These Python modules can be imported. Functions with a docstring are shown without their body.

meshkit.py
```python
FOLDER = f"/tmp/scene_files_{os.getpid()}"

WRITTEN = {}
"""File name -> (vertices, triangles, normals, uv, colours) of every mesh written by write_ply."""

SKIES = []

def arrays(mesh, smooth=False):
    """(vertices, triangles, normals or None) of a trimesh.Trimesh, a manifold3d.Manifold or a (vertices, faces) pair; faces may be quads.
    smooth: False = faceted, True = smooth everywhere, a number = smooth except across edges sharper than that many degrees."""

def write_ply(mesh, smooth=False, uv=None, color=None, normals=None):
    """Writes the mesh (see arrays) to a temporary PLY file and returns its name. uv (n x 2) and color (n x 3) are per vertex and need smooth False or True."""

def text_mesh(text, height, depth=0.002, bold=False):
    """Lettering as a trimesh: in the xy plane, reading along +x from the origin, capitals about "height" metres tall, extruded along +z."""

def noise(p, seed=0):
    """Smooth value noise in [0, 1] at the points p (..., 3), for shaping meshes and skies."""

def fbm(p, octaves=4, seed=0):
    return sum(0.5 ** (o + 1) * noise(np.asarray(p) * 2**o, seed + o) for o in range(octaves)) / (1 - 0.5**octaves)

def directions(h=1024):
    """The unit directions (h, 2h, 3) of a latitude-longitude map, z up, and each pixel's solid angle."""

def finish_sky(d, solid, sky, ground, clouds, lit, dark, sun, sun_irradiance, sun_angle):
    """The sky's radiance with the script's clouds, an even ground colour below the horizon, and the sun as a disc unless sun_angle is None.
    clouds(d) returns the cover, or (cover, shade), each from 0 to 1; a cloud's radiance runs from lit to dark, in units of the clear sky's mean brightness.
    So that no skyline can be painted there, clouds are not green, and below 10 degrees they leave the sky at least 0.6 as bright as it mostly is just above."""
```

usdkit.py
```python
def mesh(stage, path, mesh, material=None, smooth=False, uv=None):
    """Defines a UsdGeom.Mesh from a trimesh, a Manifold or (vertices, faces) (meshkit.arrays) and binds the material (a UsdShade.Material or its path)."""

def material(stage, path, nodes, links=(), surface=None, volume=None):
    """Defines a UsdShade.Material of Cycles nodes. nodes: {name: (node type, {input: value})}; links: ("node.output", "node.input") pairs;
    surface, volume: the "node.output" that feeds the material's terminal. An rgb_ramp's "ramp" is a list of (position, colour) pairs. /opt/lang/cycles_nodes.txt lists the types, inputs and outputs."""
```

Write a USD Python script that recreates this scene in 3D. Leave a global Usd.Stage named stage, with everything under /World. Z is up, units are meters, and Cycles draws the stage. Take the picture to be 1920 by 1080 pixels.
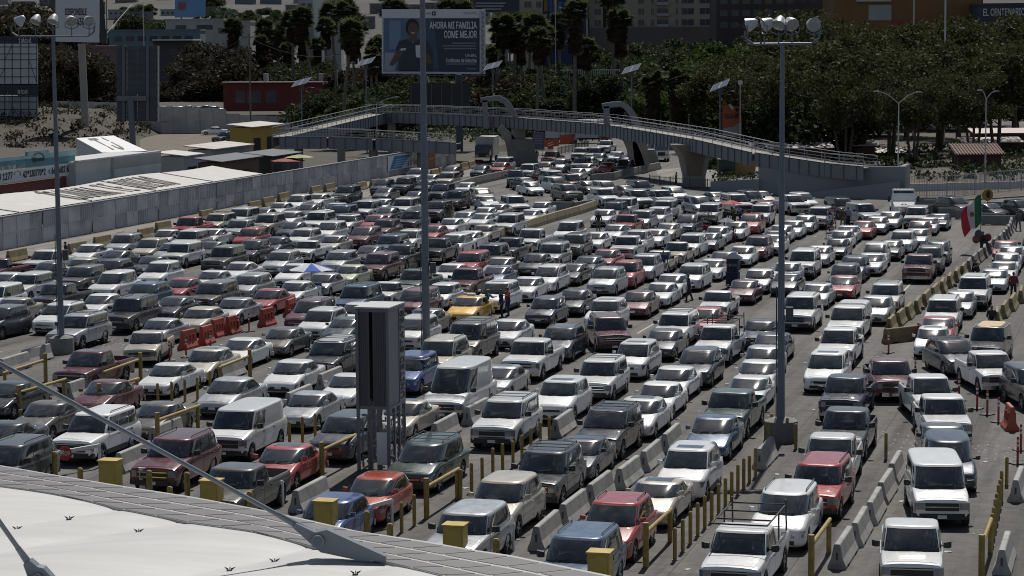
import math, random
import numpy as np
import trimesh, manifold3d, shapely
import shapely.geometry as sg
from shapely import affinity
import usdkit, meshkit
from pxr import Usd, UsdGeom, UsdLux, UsdShade, Gf, Sdf, Vt

random.seed(7)
RNG = np.random.default_rng(7)
stage = Usd.Stage.CreateInMemory()
UsdGeom.SetStageUpAxis(stage, 'Z')
W = UsdGeom.Xform.Define(stage, '/World')
stage.SetDefaultPrim(W.GetPrim())
UsdGeom.Scope.Define(stage, '/World/Looks')

# ---------------- camera ----------------
F, CAMH, PITCH, ROLL = 4500.0, 17.0, math.atan(472 / 4500.0), math.radians(0.45)
_cp, _sp, _cr, _sr = math.cos(PITCH), math.sin(PITCH), math.cos(ROLL), math.sin(ROLL)
CAM = np.array([0.0, 0.0, CAMH])
FWD = np.array([0, _cp, -_sp]); _R = np.array([1.0, 0, 0]); _U = np.array([0, _sp, _cp])
RGT = _cr * _R - _sr * _U
UPV = _cr * _U + _sr * _R
cam = UsdGeom.Camera.Define(stage, '/World/camera')
cam.CreateFocalLengthAttr(36.0 * F / 1920.0)
cam.CreateHorizontalApertureAttr(36.0)
cam.CreateVerticalApertureAttr(20.25)
cam.CreateClippingRangeAttr(Gf.Vec2f(1.0, 20000.0))
cam.CreateExposureAttr(-0.18)
M4 = Gf.Matrix4d(*[float(x) for x in (*RGT, 0, *UPV, 0, *(-FWD), 0, *CAM, 1)])
cam.AddTransformOp().Set(M4)

# ---------------- sun and sky ----------------
SUN_AZ, SUN_EL = math.radians(12.0), math.radians(56.0)     # azimuth from +Y towards +X
SUND = np.array([math.sin(SUN_AZ) * math.cos(SUN_EL), math.cos(SUN_AZ) * math.cos(SUN_EL), math.sin(SUN_EL)])
sun = UsdLux.DistantLight.Define(stage, '/World/sun')
sun.CreateIntensityAttr(1.25); sun.CreateAngleAttr(0.5); sun.CreateNormalizeAttr(True)
sun.CreateColorAttr(Gf.Vec3f(1.0, 0.965, 0.91))
_z = SUND; _x = np.cross([0, 0, 1.0], _z); _x /= np.linalg.norm(_x); _y = np.cross(_z, _x)
sun.AddTransformOp().Set(Gf.Matrix4d(*[float(a) for a in (*_x, 0, *_y, 0, *_z, 0, 0, 0, 0, 1)]))

def mat(name, nodes, links=(), surface='p.BSDF', volume=None):
    return usdkit.material(stage, '/World/Looks/' + name, nodes, links, surface, volume)

dome = UsdLux.DomeLight.Define(stage, '/World/sky')
skym = mat('sky_look', {
    'sky': ('sky_texture', {'sky_type': 'single_scattering', 'sun_disc': False, 'sun_elevation': SUN_EL, 'sun_rotation': SUN_AZ, 'aerosol_density': 0.8}),
    'tc': ('texture_coordinate', {}),
    'mp': ('mapping', {'scale': (5.0, 5.0, 7.0)}),
    'n': ('noise_texture', {'scale': 1.6, 'detail': 7.0, 'roughness': 0.6}),
    'r': ('rgb_ramp', {'ramp': [(0.0, (0, 0, 0)), (0.55, (0, 0, 0)), (0.63, (0.7, 0.7, 0.7)), (1.0, (1, 1, 1))]}),
    'mx': ('mix_color', {'b': (9.0, 9.2, 9.6)}),
    'b': ('background_shader', {'strength': 0.05})},
    [('tc.generated', 'mp.vector'), ('mp.vector', 'n.vector'), ('n.fac', 'r.fac'), ('r.color', 'mx.fac'), ('sky.color', 'mx.a'), ('mx.result', 'b.color')], 'b.background')
UsdShade.MaterialBindingAPI.Apply(dome.GetPrim()).Bind(skym)
dome.GetPrim().SetCustomDataByKey('kind', 'structure')

# ---------------- helpers ----------------
def ray(px, py):
    return FWD + (px - 960.0) / F * RGT - (py - 540.0) / F * UPV
def at(px, py, z=0.0):
    d = ray(px, py); t = (z - CAMH) / d[2]
    return CAM + t * d
def atY(px, py, Y):
    d = ray(px, py); return CAM + d * (Y / d[1])
LA = math.radians(15.0)
EU = np.array([math.sin(LA), math.cos(LA), 0.0]); EV = np.array([math.cos(LA), -math.sin(LA), 0.0])
def uv(u, v, z=0.0): return u * EU + v * EV + np.array([0, 0, z])
def atV(px, py, v):
    d = ray(px, py); t = (v - CAM @ EV) / (d @ EV)
    return CAM + t * d
def project(p):
    q = np.asarray(p, float) - CAM
    w = q @ FWD
    return 960 + F * (q @ RGT) / w, 540 - F * (q @ UPV) / w

_used = {}
def fresh(path):
    n = _used.get(path, -1) + 1
    _used[path] = n
    return path if n == 0 else f'{path}_{n:03d}'
def path_of(parent):
    return '/World' if parent is None else (parent if isinstance(parent, str) else str(parent.GetPath()))
def tag(p, label=None, cat=None, group=None, kind=None):
    for k, v in (('label', label), ('category', cat), ('group', group), ('kind', kind)):
        if v: p.SetCustomDataByKey(k, v)
    return p
def obj(name, mesh, m, parent=None, smooth=False):
    pth = fresh(path_of(parent) + '/' + name)
    return usdkit.mesh(stage, pth, mesh, m, smooth).GetPrim()
def thing(name, loc=(0, 0, 0), rz=0.0, label=None, cat=None, group=None, scale=None):
    x = UsdGeom.Xform.Define(stage, fresh('/World/' + name))
    x.AddTranslateOp().Set(Gf.Vec3d(*[float(a) for a in loc]))
    if rz: x.AddRotateZOp().Set(math.degrees(rz))
    if scale: x.AddScaleOp().Set(Gf.Vec3f(*[float(a) for a in (scale if np.ndim(scale) else (scale,) * 3)]))
    return tag(x.GetPrim(), label, cat, group)
def part(name, parent):
    return UsdGeom.Xform.Define(stage, fresh(path_of(parent) + '/' + name)).GetPrim()
TYPES = stage.CreateClassPrim('/World/type_library')
def proto(name):
    x = UsdGeom.Xform.Define(stage, fresh('/World/type_library/' + name))
    return x.GetPrim()
def instance(name, pr, loc, rz=0.0, label=None, cat=None, group=None, scale=None):
    t = thing(name, loc, rz, label, cat, group, scale)
    t.GetReferences().AddInternalReference(pr.GetPath())
    t.SetInstanceable(True)
    return t

cat_ = lambda ms: trimesh.util.concatenate([m for m in ms if m is not None])
def box(a, b):
    a, b = np.asarray(a, float), np.asarray(b, float)
    m = trimesh.creation.box(np.abs(b - a)); m.apply_translation((a + b) / 2); return m
def tube(p, q, r, n=8, r2=None):
    p, q = np.asarray(p, float), np.asarray(q, float)
    d = q - p; L = np.linalg.norm(d); d = d / L
    a = np.cross(d, [0, 0, 1.0] if abs(d[2]) < .9 else [1.0, 0, 0]); a /= np.linalg.norm(a); b = np.cross(d, a)
    t = np.arange(n) * 2 * np.pi / n
    c = np.cos(t)[:, None] * a + np.sin(t)[:, None] * b
    r2 = r if r2 is None else r2
    v = np.vstack([p + r * c, q + r2 * c, [p], [q]])
    f = []
    for i in range(n):
        j = (i + 1) % n
        f += [[i, j, n + j], [i, n + j, n + i], [j, i, 2 * n], [n + i, n + j, 2 * n + 1]]
    m = trimesh.Trimesh(v, f, process=False)
    if m.volume < 0: m.invert()
    return m
def poly_tube(pts, r, n=8):
    return cat_([tube(a, b, r, n) for a, b in zip(pts[:-1], pts[1:])])
def hull(pts): return trimesh.convex.convex_hull(np.asarray(pts, float))
def bar(p, q, w, h):
    """box beam from p to q, w wide (horizontal), h tall, resting with p,q at its centre"""
    p, q = np.asarray(p, float), np.asarray(q, float)
    d = q - p; d = d / np.linalg.norm(d); s = np.cross(d, [0, 0, 1.0]); s /= np.linalg.norm(s); u = np.cross(s, d)
    return hull([e + i * s * w / 2 + j * u * h / 2 for e in (p, q) for i in (-1, 1) for j in (-1, 1)])
def prism(pts, zdir):
    """extrude a planar 3D polygon (convex or not) along vector zdir"""
    pts = np.asarray(pts, float); zdir = np.asarray(zdir, float)
    n = len(pts)
    o = pts[0]; ex = pts[1] - o; ex /= np.linalg.norm(ex)
    nn = zdir / np.linalg.norm(zdir)
    ey = np.cross(nn, ex); ey /= np.linalg.norm(ey)
    p2 = np.c_[(pts - o) @ ex, (pts - o) @ ey]
    v2, f2 = trimesh.creation.triangulate_polygon(sg.Polygon(p2), engine='earcut')
    k = len(v2)
    base = o + v2[:, :1] * ex + v2[:, 1:] * ey
    off = ((pts - o) @ nn)[0]
    v = np.vstack([base, base + zdir])
    f = [*f2[:, ::-1].tolist(), *(f2 + k).tolist()]
    vv = np.vstack([v, pts, pts + zdir])
    for i in range(n):
        j = (i + 1) % n; a = 2 * k
        f += [[a + i, a + j, a + n + j], [a + i, a + n + j, a + n + i]]
    m = trimesh.Trimesh(vv, f, process=False); m.fix_normals(); return m
def quad(a, b, c, d): return trimesh.Trimesh([a, b, c, d], [[0, 1, 2], [0, 2, 3]], process=False)
def slab(a, b, c, d, t):
    a, b, c, d = (np.asarray(x, float) for x in (a, b, c, d))
    n = np.cross(b - a, d - a); n /= np.linalg.norm(n)
    return hull([*(x for x in (a, b, c, d)), *(x - n * t for x in (a, b, c, d))])
def letters(text, a, b, c, d, depth=0.03, bold=True, lift=0.03, asp=None):
    """lettering that fills the patch a (bottom left) b (bottom right) c (top right) d (top left)"""
    m = meshkit.text_mesh(text, 1.0, 0.2, bold)
    lo, hi = m.bounds
    s = (m.vertices[:, 0] - lo[0]) / (hi[0] - lo[0]); t = (m.vertices[:, 1] - lo[1]) / (hi[1] - lo[1])
    z = m.vertices[:, 2] / 0.2
    a, b, c, d = (np.asarray(x, float) for x in (a, b, c, d))
    n = np.cross(b - a, d - a); n /= np.linalg.norm(n)
    s, t, z = s[:, None], t[:, None], z[:, None]
    v = (1 - s) * (1 - t) * a + s * (1 - t) * b + s * t * c + (1 - s) * t * d + n * (lift + (z - 1) * depth)
    return trimesh.Trimesh(v, m.faces, process=False)

# ---------------- materials ----------------
def plain(name, col, rough=0.6, metal=0.0, spec=None, var=0.0, scale=3.0, bumpy=0.0, coat=0.0, extra=None):
    p = {'base_color': col, 'roughness': rough, 'metallic': metal}
    if coat: p.update({'coat_weight': coat, 'coat_roughness': 0.05})
    if spec is not None: p['specular_ior_level'] = spec
    if extra: p.update(extra)
    nodes, links = {'p': ('principled_bsdf', p)}, []
    if var or bumpy:
        nodes['g'] = ('geometry', {})
        nodes['n'] = ('noise_texture', {'scale': scale, 'detail': 6.0, 'roughness': 0.65})
        links += [('g.position', 'n.vector')]
    if var:
        c = np.array(col)
        nodes['r'] = ('rgb_ramp', {'ramp': [(0.25, tuple(c * (1 - var))), (0.5, tuple(c)), (0.75, tuple(np.minimum(c * (1 + var), .95)))]})
        links += [('n.fac', 'r.fac'), ('r.color', 'p.base_color')]
    if bumpy:
        nodes['b'] = ('bump', {'strength': 0.6, 'distance': bumpy})
        links += [('n.fac', 'b.height'), ('b.normal', 'p.normal')]
    return mat(name, nodes, links)
CARS = """
2.03 72.33 15 U b rail blue SUV near the grey barrier row between toll lanes
7.22 73.55 15 P w ladder white pickup near the yellow posts in the middle lanes
12.45 73.97 8 P w - white pickup near the white barriers in the last lanes
-1.46 76.70 15 U s - silver SUV near the canopy tip
3.42 78.15 15 X r rail red crossover near the grey barrier row between toll lanes
-6.11 79.96 15 H z - bright blue hatchback near the canopy tip
9.25 80.03 15 M w rail white minivan near the yellow posts in the middle lanes
-0.32 82.23 15 X t - beige crossover near the canopy tip
5.15 83.67 15 S t sunroof beige sedan near the grey barrier row between toll lanes
14.99 83.95 6 V w - white van near the white barriers in the last lanes
-4.88 84.18 15 H c - copper red hatchback near the canopy tip
11.04 84.95 15 U r rail red SUV near the white barriers in the last lanes
-9.82 85.12 15 P o - bronze pickup near the striped canopy edge
1.27 87.40 15 U g rack grey SUV near the grey barrier row between toll lanes
6.59 88.38 15 X w sunroof white crossover near the grey barrier row between toll lanes
-19.08 89.78 15 U g rail grey SUV near the striped canopy edge
16.48 89.80 7 M n - navy minivan behind a white van
12.18 90.38 12 P w - white pickup near the floodlight mast ringed by yellow posts
-3.27 90.55 15 M e rack dark green minivan near the UNITED STATES sign tower
-8.68 91.08 15 S r sunroof red sedan near the striped canopy edge
-12.95 91.21 15 U m rail maroon SUV near the striped canopy edge
2.74 92.32 15 S g sunroof grey sedan near the grey barrier row between toll lanes
17.17 94.90 5 S g - grey sedan behind a navy minivan
13.65 96.76 15 P g - grey pickup near the floodlight mast ringed by yellow posts
8.24 96.82 15 S b - blue sedan near the floodlight mast ringed by yellow posts
-6.77 96.88 15 X g - grey crossover near the UNITED STATES sign tower
3.95 97.27 15 U k rack black SUV near the grey barrier row between toll lanes
-17.06 97.28 15 U w rail white SUV near the striped canopy edge
-20.83 97.52 15 S g - grey sedan beside a white SUV
-11.03 97.78 15 V w cargo white van near the yellow rail posts
-0.23 99.92 15 U w rack white SUV behind a dark green minivan
18.10 100.25 4 P w - white pickup behind a grey sedan
5.57 102.10 15 S w sunroof white sedan near the grey barrier row between toll lanes
-4.59 102.31 15 S t sunroof beige sedan near the UNITED STATES sign tower
9.52 102.36 15 P e - dark green pickup near the floodlight mast ringed by yellow posts
-15.24 102.37 15 S o - bronze sedan near the yellow rail posts
-20.05 102.48 15 S o - bronze sedan near the striped canopy edge
-8.93 104.98 15 S s - silver sedan near the UNITED STATES sign tower
18.51 106.08 1 P w - white pickup beside a navy pickup
2.21 106.44 15 X w sunroof white crossover beside a white cargo van
15.02 106.62 15 P n - navy pickup near the floodlight mast ringed by yellow posts
6.69 107.25 15 S w - white sedan behind a white sedan, ahead of a white sedan
-2.38 107.41 15 C w - white cargo van near the UNITED STATES sign tower
23.76 108.73 -5 U k - black SUV beside a white pickup
-22.93 108.76 15 S k - black sedan near the floodlight mast by the wall
10.90 108.95 15 S w - white sedan beside a navy pickup
-18.58 108.95 15 S m - maroon sedan near the yellow rail posts
-12.86 108.97 15 S s - silver sedan near the yellow rail posts
-7.56 110.71 15 S w - nearest white sedan from the canopy among those near the UNITED STATES sign tower
7.68 112.15 15 S w - white sedan ahead of a grey crossover
17.75 112.25 3 P m - maroon pickup near the yellow barrier line
4.20 112.55 15 U w rack white SUV behind a white crossover, beside a silver sedan
-0.51 113.25 15 S s sunroof silver sedan behind a white cargo van
11.81 113.91 15 S w - white sedan beside a grey crossover
22.79 114.22 -4 P w - white pickup behind a black SUV
15.19 114.68 15 X w sunroof white crossover beside a maroon pickup
-16.49 114.78 15 S w - white sedan near the yellow rail posts
-4.90 115.09 15 X z - bright blue crossover near the UNITED STATES sign tower
-10.58 115.37 15 S w - white sedan ahead of a black SUV
9.17 116.84 15 X g - grey crossover behind a white sedan
-20.63 117.26 15 P m - maroon pickup near the floodlight mast by the wall
12.55 118.88 15 S s - silver sedan behind a white sedan, ahead of a black sedan
-15.24 119.61 15 S t sunroof beige sedan ahead of a white sedan
6.22 119.67 15 X w sunroof white crossover beside a white pickup
22.12 119.74 -8 X g rack grey crossover near the lane joining from the side
-3.58 119.93 15 U t rail beige SUV near the tall bare central pole
1.05 120.04 15 P w - white pickup behind a silver sedan
-9.12 120.25 15 U k rack_whitetop black SUV near the UNITED STATES sign tower
17.05 123.73 15 P w - white pickup behind a white crossover
24.83 123.95 20 U k softtop black SUV behind a grey crossover
-14.04 124.45 15 S w - white sedan near the orange plastic barriers
13.66 124.82 15 S k - black sedan beside a white pickup
10.90 125.11 15 P w ladder white pickup behind a grey crossover
-2.16 126.11 15 V o rack bronze van near the tall bare central pole
2.65 126.53 15 X g rail grey crossover beside a bronze van
22.33 126.57 15 H w sunroof white hatchback near the yellow barrier line
-19.31 126.65 4 p t - beige small pickup near the orange plastic barriers
8.13 126.69 15 S g - grey sedan beside a maroon SUV
-12.32 129.16 15 S o - bronze sedan near the blue umbrella cart
5.25 129.89 -6 U m rail maroon SUV behind a white crossover
13.65 130.73 15 S n - navy sedan near the navy kiosk cart
-5.33 131.15 15 X w - white crossover near the tall bare central pole
23.48 131.16 15 S r - red sedan behind a white hatchback
-0.11 131.64 15 S w - white sedan behind a bronze van
9.09 131.70 15 U w rack white SUV beside a navy sedan
-24.14 132.90 15 U s rack silver SUV near the floodlight mast by the wall
-9.22 133.49 15 S e - dark green sedan near the blue umbrella cart
-19.65 133.60 15 S s - silver sedan beside a silver SUV
18.92 133.64 15 P w cap white pickup beside a red sedan
-10.76 135.73 15 X w rail white crossover near the blue umbrella cart
11.12 136.52 15 S r - red sedan near the navy kiosk cart
-4.89 137.04 15 S o - bronze sedan near the tall bare central pole
24.79 137.06 15 U w rail white SUV behind a red sedan, near the yellow barrier line
-29.51 137.63 20 X g - grey crossover near the near end of the corrugated wall
16.80 138.56 15 U w rail white SUV near the navy kiosk cart
-18.03 138.77 15 S t - beige sedan behind a silver sedan
5.52 139.05 15 X w sunroof white crossover behind a grey crossover
-26.48 139.98 15 X w rail white crossover near the near end of the corrugated wall
-11.77 140.24 15 M m rail maroon minivan near the blue umbrella cart
-22.40 140.33 15 U k rail black SUV near the near end of the corrugated wall
-8.98 140.36 15 S w - white sedan beside a maroon minivan
21.64 141.45 15 S s - silver sedan behind a white pickup
2.06 141.54 15 H n - navy hatchback beside a yellow sedan
-2.52 143.36 15 S y taxi yellow sedan near the beige median wall
-16.59 143.77 15 S s sunroof silver sedan behind a beige sedan
27.09 144.19 15 S s - silver sedan behind a white SUV, near the yellow barrier line
12.59 144.73 15 p w - white small pickup near the navy kiosk cart
-30.21 145.06 15 S t - beige sedan ahead of a black pickup
-20.44 145.08 15 S k - black sedan near the orange plastic barriers
7.80 145.58 15 S m - maroon sedan behind a white crossover
-5.79 145.97 15 M m - maroon minivan near the tall bare central pole
22.97 146.37 15 U w rack white SUV behind a silver sedan, near the yellow barrier line
-25.17 146.46 15 S w - white sedan ahead of a blue crossover
-9.46 146.71 15 U b rack blue SUV near the blue umbrella cart
3.94 147.02 15 S k - black sedan behind a navy hatchback
-15.04 148.52 15 S r - red sedan near the blue umbrella cart
28.84 149.00 15 U w rail_sunroof white SUV behind a silver sedan, near the flag seller
-32.13 149.11 15 U w - white SUV beside a black pickup
-0.84 149.25 15 X w sunroof white crossover behind a yellow sedan
19.21 149.87 15 S w sunroof white sedan behind a white SUV, beside a maroon sedan
-18.75 149.89 15 U o - bronze SUV behind a black sedan
-28.40 150.30 15 P k - black pickup near the near end of the corrugated wall
-4.33 150.87 15 H w - white hatchback near the beige median wall
-23.11 151.00 15 X b rail blue crossover near the near end of the corrugated wall
9.51 151.19 15 S w - nearest white sedan from the canopy among those near the navy kiosk cart
-7.77 152.23 15 p w - white small pickup near the blue umbrella cart
14.90 152.66 15 S m - maroon sedan near the navy kiosk cart
-13.80 153.35 15 S w - white sedan behind a red sedan, near the blue umbrella cart
21.48 154.43 15 S r - red sedan beside a grey sedan
1.08 155.33 15 S w - white sedan behind a white crossover, near the beige median wall
-17.08 155.86 15 X s sunroof silver crossover behind a bronze SUV
10.50 156.09 15 S w - white sedan beside a maroon sedan, near the navy kiosk cart
-21.48 156.18 15 S r - red sedan near the middle of the corrugated wall
-31.69 156.57 15 U w - white SUV beside a white minivan
18.17 157.19 15 S g - grey sedan beside a red sedan
-26.22 157.52 15 M w - white minivan near the near end of the corrugated wall
-2.82 157.68 15 P m - maroon pickup near the beige median wall
-6.21 157.84 15 P e - dark green pickup near the beige median wall
6.33 157.92 15 X s rail silver crossover behind a black sedan
31.96 158.01 15 S s - silver sedan behind a white SUV, near the flag seller
-12.40 158.75 15 S s - silver sedan near the blue umbrella cart
16.51 158.97 15 S w - white sedan beside a white crossover, near the navy kiosk cart
22.21 159.32 15 X e rail dark green crossover near the yellow barrier line
2.55 160.13 15 X w rail white crossover beside a blue sedan
12.22 160.77 15 X w - white crossover near the navy kiosk cart
-33.95 160.89 15 S w - white sedan beside a bronze SUV
-20.10 161.00 15 S w - white sedan behind a red sedan, near the middle of the corrugated wall
-29.01 161.25 15 U o - bronze SUV near the near end of the corrugated wall
7.82 162.53 15 X r rail red crossover behind a silver crossover
-0.93 163.00 15 S b - blue sedan near the beige median wall
18.91 163.49 15 S w - white sedan ahead of a white SUV
33.68 163.52 15 S w - white sedan behind a silver sedan, near the flag seller
-11.03 163.96 15 S l - pale green sedan near the blue umbrella cart
-24.15 164.44 15 X w - white crossover behind a white minivan
-4.10 164.77 15 S w - white sedan beside a blue sedan
4.27 164.88 15 S k - black sedan beside a red crossover
-14.86 165.17 15 S w - white sedan beside a pale green sedan
28.23 165.30 15 P m - maroon pickup near the flag seller
23.74 165.50 15 X n - navy crossover near the souvenir rack
9.35 167.13 15 X s sunroof silver crossover behind a red crossover
-32.41 167.13 15 H n - navy hatchback near the near end of the corrugated wall
14.13 167.16 15 S w - white sedan behind a white crossover, near the navy kiosk cart
-27.93 167.19 15 X n - navy crossover near the near end of the corrugated wall
-18.96 167.28 15 S w - white sedan behind a white sedan, near the middle of the corrugated wall
20.58 168.31 15 U w rail white SUV behind a white sedan
-9.33 168.78 15 U m - maroon SUV behind a pale green sedan
-36.05 169.31 15 p m - maroon small pickup near the near end of the corrugated wall
35.15 169.55 15 S w - white sedan behind a white sedan, near the flag seller
-0.72 169.68 15 S t - beige sedan behind a maroon pickup
-2.90 169.72 15 U r - red SUV near the beige median wall
5.49 169.79 15 S k - black sedan behind a black sedan
25.63 170.09 15 S w - white sedan near the yellow barrier line
29.83 170.56 15 U g rail grey SUV near the flag seller
1.79 171.18 15 S k - black sedan near the beige median wall
-30.76 171.55 15 S t - beige sedan behind a navy hatchback
10.74 172.18 15 p t - beige small pickup behind a silver crossover
-25.85 172.29 15 S g - grey sedan behind a navy crossover
15.32 172.47 15 S g - grey sedan beside a beige small pickup
-16.62 172.86 15 X s sunroof silver crossover beside a bronze SUV
-12.43 173.00 15 X s sunroof silver crossover near the blue umbrella cart
36.44 174.37 15 S s - silver sedan beside a black crossover
-33.78 174.49 15 P w - white pickup near the near end of the corrugated wall
6.95 174.57 15 S r - red sedan near the beige wall corner
-1.52 175.01 15 U k - black SUV near the beige median wall
26.68 175.02 15 X w - white crossover beside a silver sedan
-21.01 175.28 15 U o - bronze SUV behind a white crossover
3.04 176.12 15 U s rack silver SUV near the beige median wall
-8.09 176.38 15 P k - black pickup behind a maroon SUV
22.80 176.71 15 S s - silver sedan near the souvenir rack
31.57 177.01 15 X k - black crossover behind a grey SUV
17.15 177.14 15 S w - white sedan beside a beige small pickup
-29.22 177.25 15 S g - grey sedan near the near end of the corrugated wall
12.42 177.96 15 p t - beige small pickup near the navy kiosk cart
39.23 179.21 15 U w - white SUV beside a red sedan
37.05 179.37 15 S r - red sedan near the flag seller
-24.74 179.67 15 U w - white SUV behind a grey sedan, near the middle of the corrugated wall
-10.64 180.09 15 S k - black sedan near the far end of the corrugated wall
28.76 181.20 15 S k - black sedan ahead of a white crossover
-5.58 181.70 15 P k - black pickup behind a black pickup
18.73 181.81 15 X m - maroon crossover near the red souvenir umbrella
0.03 182.10 15 P g - grey pickup near the beige median wall
-19.71 182.22 15 X k rail black crossover near the middle of the corrugated wall
-32.07 182.29 15 S w - white sedan behind a white pickup
24.93 182.76 15 S k - black sedan near the souvenir rack
8.95 182.82 15 P w - white pickup near the beige wall corner
-15.42 183.11 15 p w - white small pickup near the middle of the corrugated wall
-25.93 183.40 15 S s - silver sedan near the middle of the corrugated wall
-27.80 184.42 15 X t rail beige crossover near the middle of the corrugated wall
13.89 184.46 15 X w sunroof white crossover near the red souvenir umbrella
-23.04 184.49 15 S g - grey sedan beside a silver sedan
4.90 184.68 15 U o - bronze SUV behind a silver SUV
-9.36 185.04 15 U b - blue SUV behind a black sedan
20.51 186.42 15 S w - white sedan behind a maroon crossover
30.57 186.79 15 X w - white crossover behind a black sedan
-4.35 187.08 15 M w - white minivan near the beige median wall
9.91 188.07 15 X w - white crossover behind a white pickup
-30.39 188.14 15 X s rail silver crossover near the near end of the corrugated wall
-18.42 188.30 15 S n - navy sedan near the middle of the corrugated wall
15.68 189.08 15 S g - grey sedan near the red souvenir umbrella
1.71 189.23 15 P w - white pickup near the beige median wall
-14.06 189.45 15 S t - beige sedan near the far end of the corrugated wall
6.77 190.50 15 S w - white sedan beside a white pickup
26.36 190.53 15 S w - white sedan behind a black sedan, near the souvenir rack
-25.59 190.61 15 U w - white SUV behind a beige crossover
32.54 191.35 15 S s - silver sedan behind a white crossover
21.12 191.42 15 S g - grey sedan near the concrete ramp wall
-8.11 191.79 15 X w rail white crossover behind a blue SUV
-3.33 192.36 15 S w - white sedan behind a white minivan
11.66 193.20 15 S w - white sedan behind a white crossover, near the beige wall corner
-11.92 193.98 15 X m - maroon crossover behind a beige sedan
-16.80 193.98 15 X w rail white crossover behind a navy sedan
-21.12 194.41 15 X r rail red crossover near the middle of the corrugated wall
16.82 194.91 15 S w - white sedan behind a grey sedan, near the red souvenir umbrella
27.51 195.39 15 S w - white sedan behind a white sedan, near the souvenir rack
22.17 196.31 15 S w - white sedan behind a grey sedan, near the concrete ramp wall
-28.27 196.39 15 S w - white sedan ahead of a red pickup
-24.57 197.12 15 S w - white sedan beside a red crossover
4.82 197.92 15 M w - white minivan near the beige wall corner
8.66 198.27 15 S s - silver sedan near the beige wall corner
-6.39 198.84 15 S r - red sedan near the beige median wall
33.93 198.95 15 S r - red sedan near the tow truck
13.08 199.53 15 S t - beige sedan near the thick footbridge pier
-2.16 199.54 15 S t - beige sedan beside a red sedan
-15.10 199.57 15 X w - white crossover behind a white crossover
18.73 199.62 15 S w - white sedan beside a beige sedan
29.47 200.03 15 S r - red sedan near the concrete ramp wall
23.72 201.06 15 S w - white sedan behind a white sedan, near the concrete ramp wall
-22.76 202.23 15 P s - silver pickup near the middle of the corrugated wall
-10.67 202.62 15 X m rail maroon crossover behind a maroon crossover
-18.51 203.70 15 S g - grey sedan behind a red crossover
35.44 203.71 15 S w - white sedan ahead of a black sedan
-27.37 204.61 15 P r - red pickup near the middle of the corrugated wall
15.09 204.65 15 X n - navy crossover near the thick footbridge pier
31.30 204.71 15 S s - silver sedan behind a red sedan
9.97 204.89 15 P r - red pickup near the beige wall corner
20.59 205.47 15 X r - red crossover near the red souvenir umbrella
-0.21 205.58 15 U w rail white SUV behind a beige sedan
25.29 205.80 15 S s - silver sedan near the concrete ramp wall
-5.14 206.31 15 S w - white sedan behind a red sedan, near the beige median wall
-21.08 207.49 15 U t rail beige SUV behind a silver pickup
37.25 208.39 15 S k - black sedan behind a white sedan
-16.84 209.13 15 U w rail white SUV beside a white crossover
-14.30 209.18 15 X w sunroof white crossover beside a white SUV
33.14 209.38 15 S w - white sedan behind a silver sedan, near the tow truck
-25.68 209.84 15 U t rack beige SUV behind a red pickup
11.53 210.07 15 X s - silver crossover near the beige wall corner
-11.86 210.23 15 S r - red sedan near the far end of the corrugated wall
-8.69 210.49 15 U g - grey SUV behind a maroon crossover
35.68 210.69 15 U w - white SUV near the tow truck
27.15 211.00 15 U w - white SUV ahead of a black SUV
-2.51 212.98 15 S w - white sedan behind a white sedan, near the beige median wall
22.39 214.29 15 U w - white SUV behind a red crossover
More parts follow.
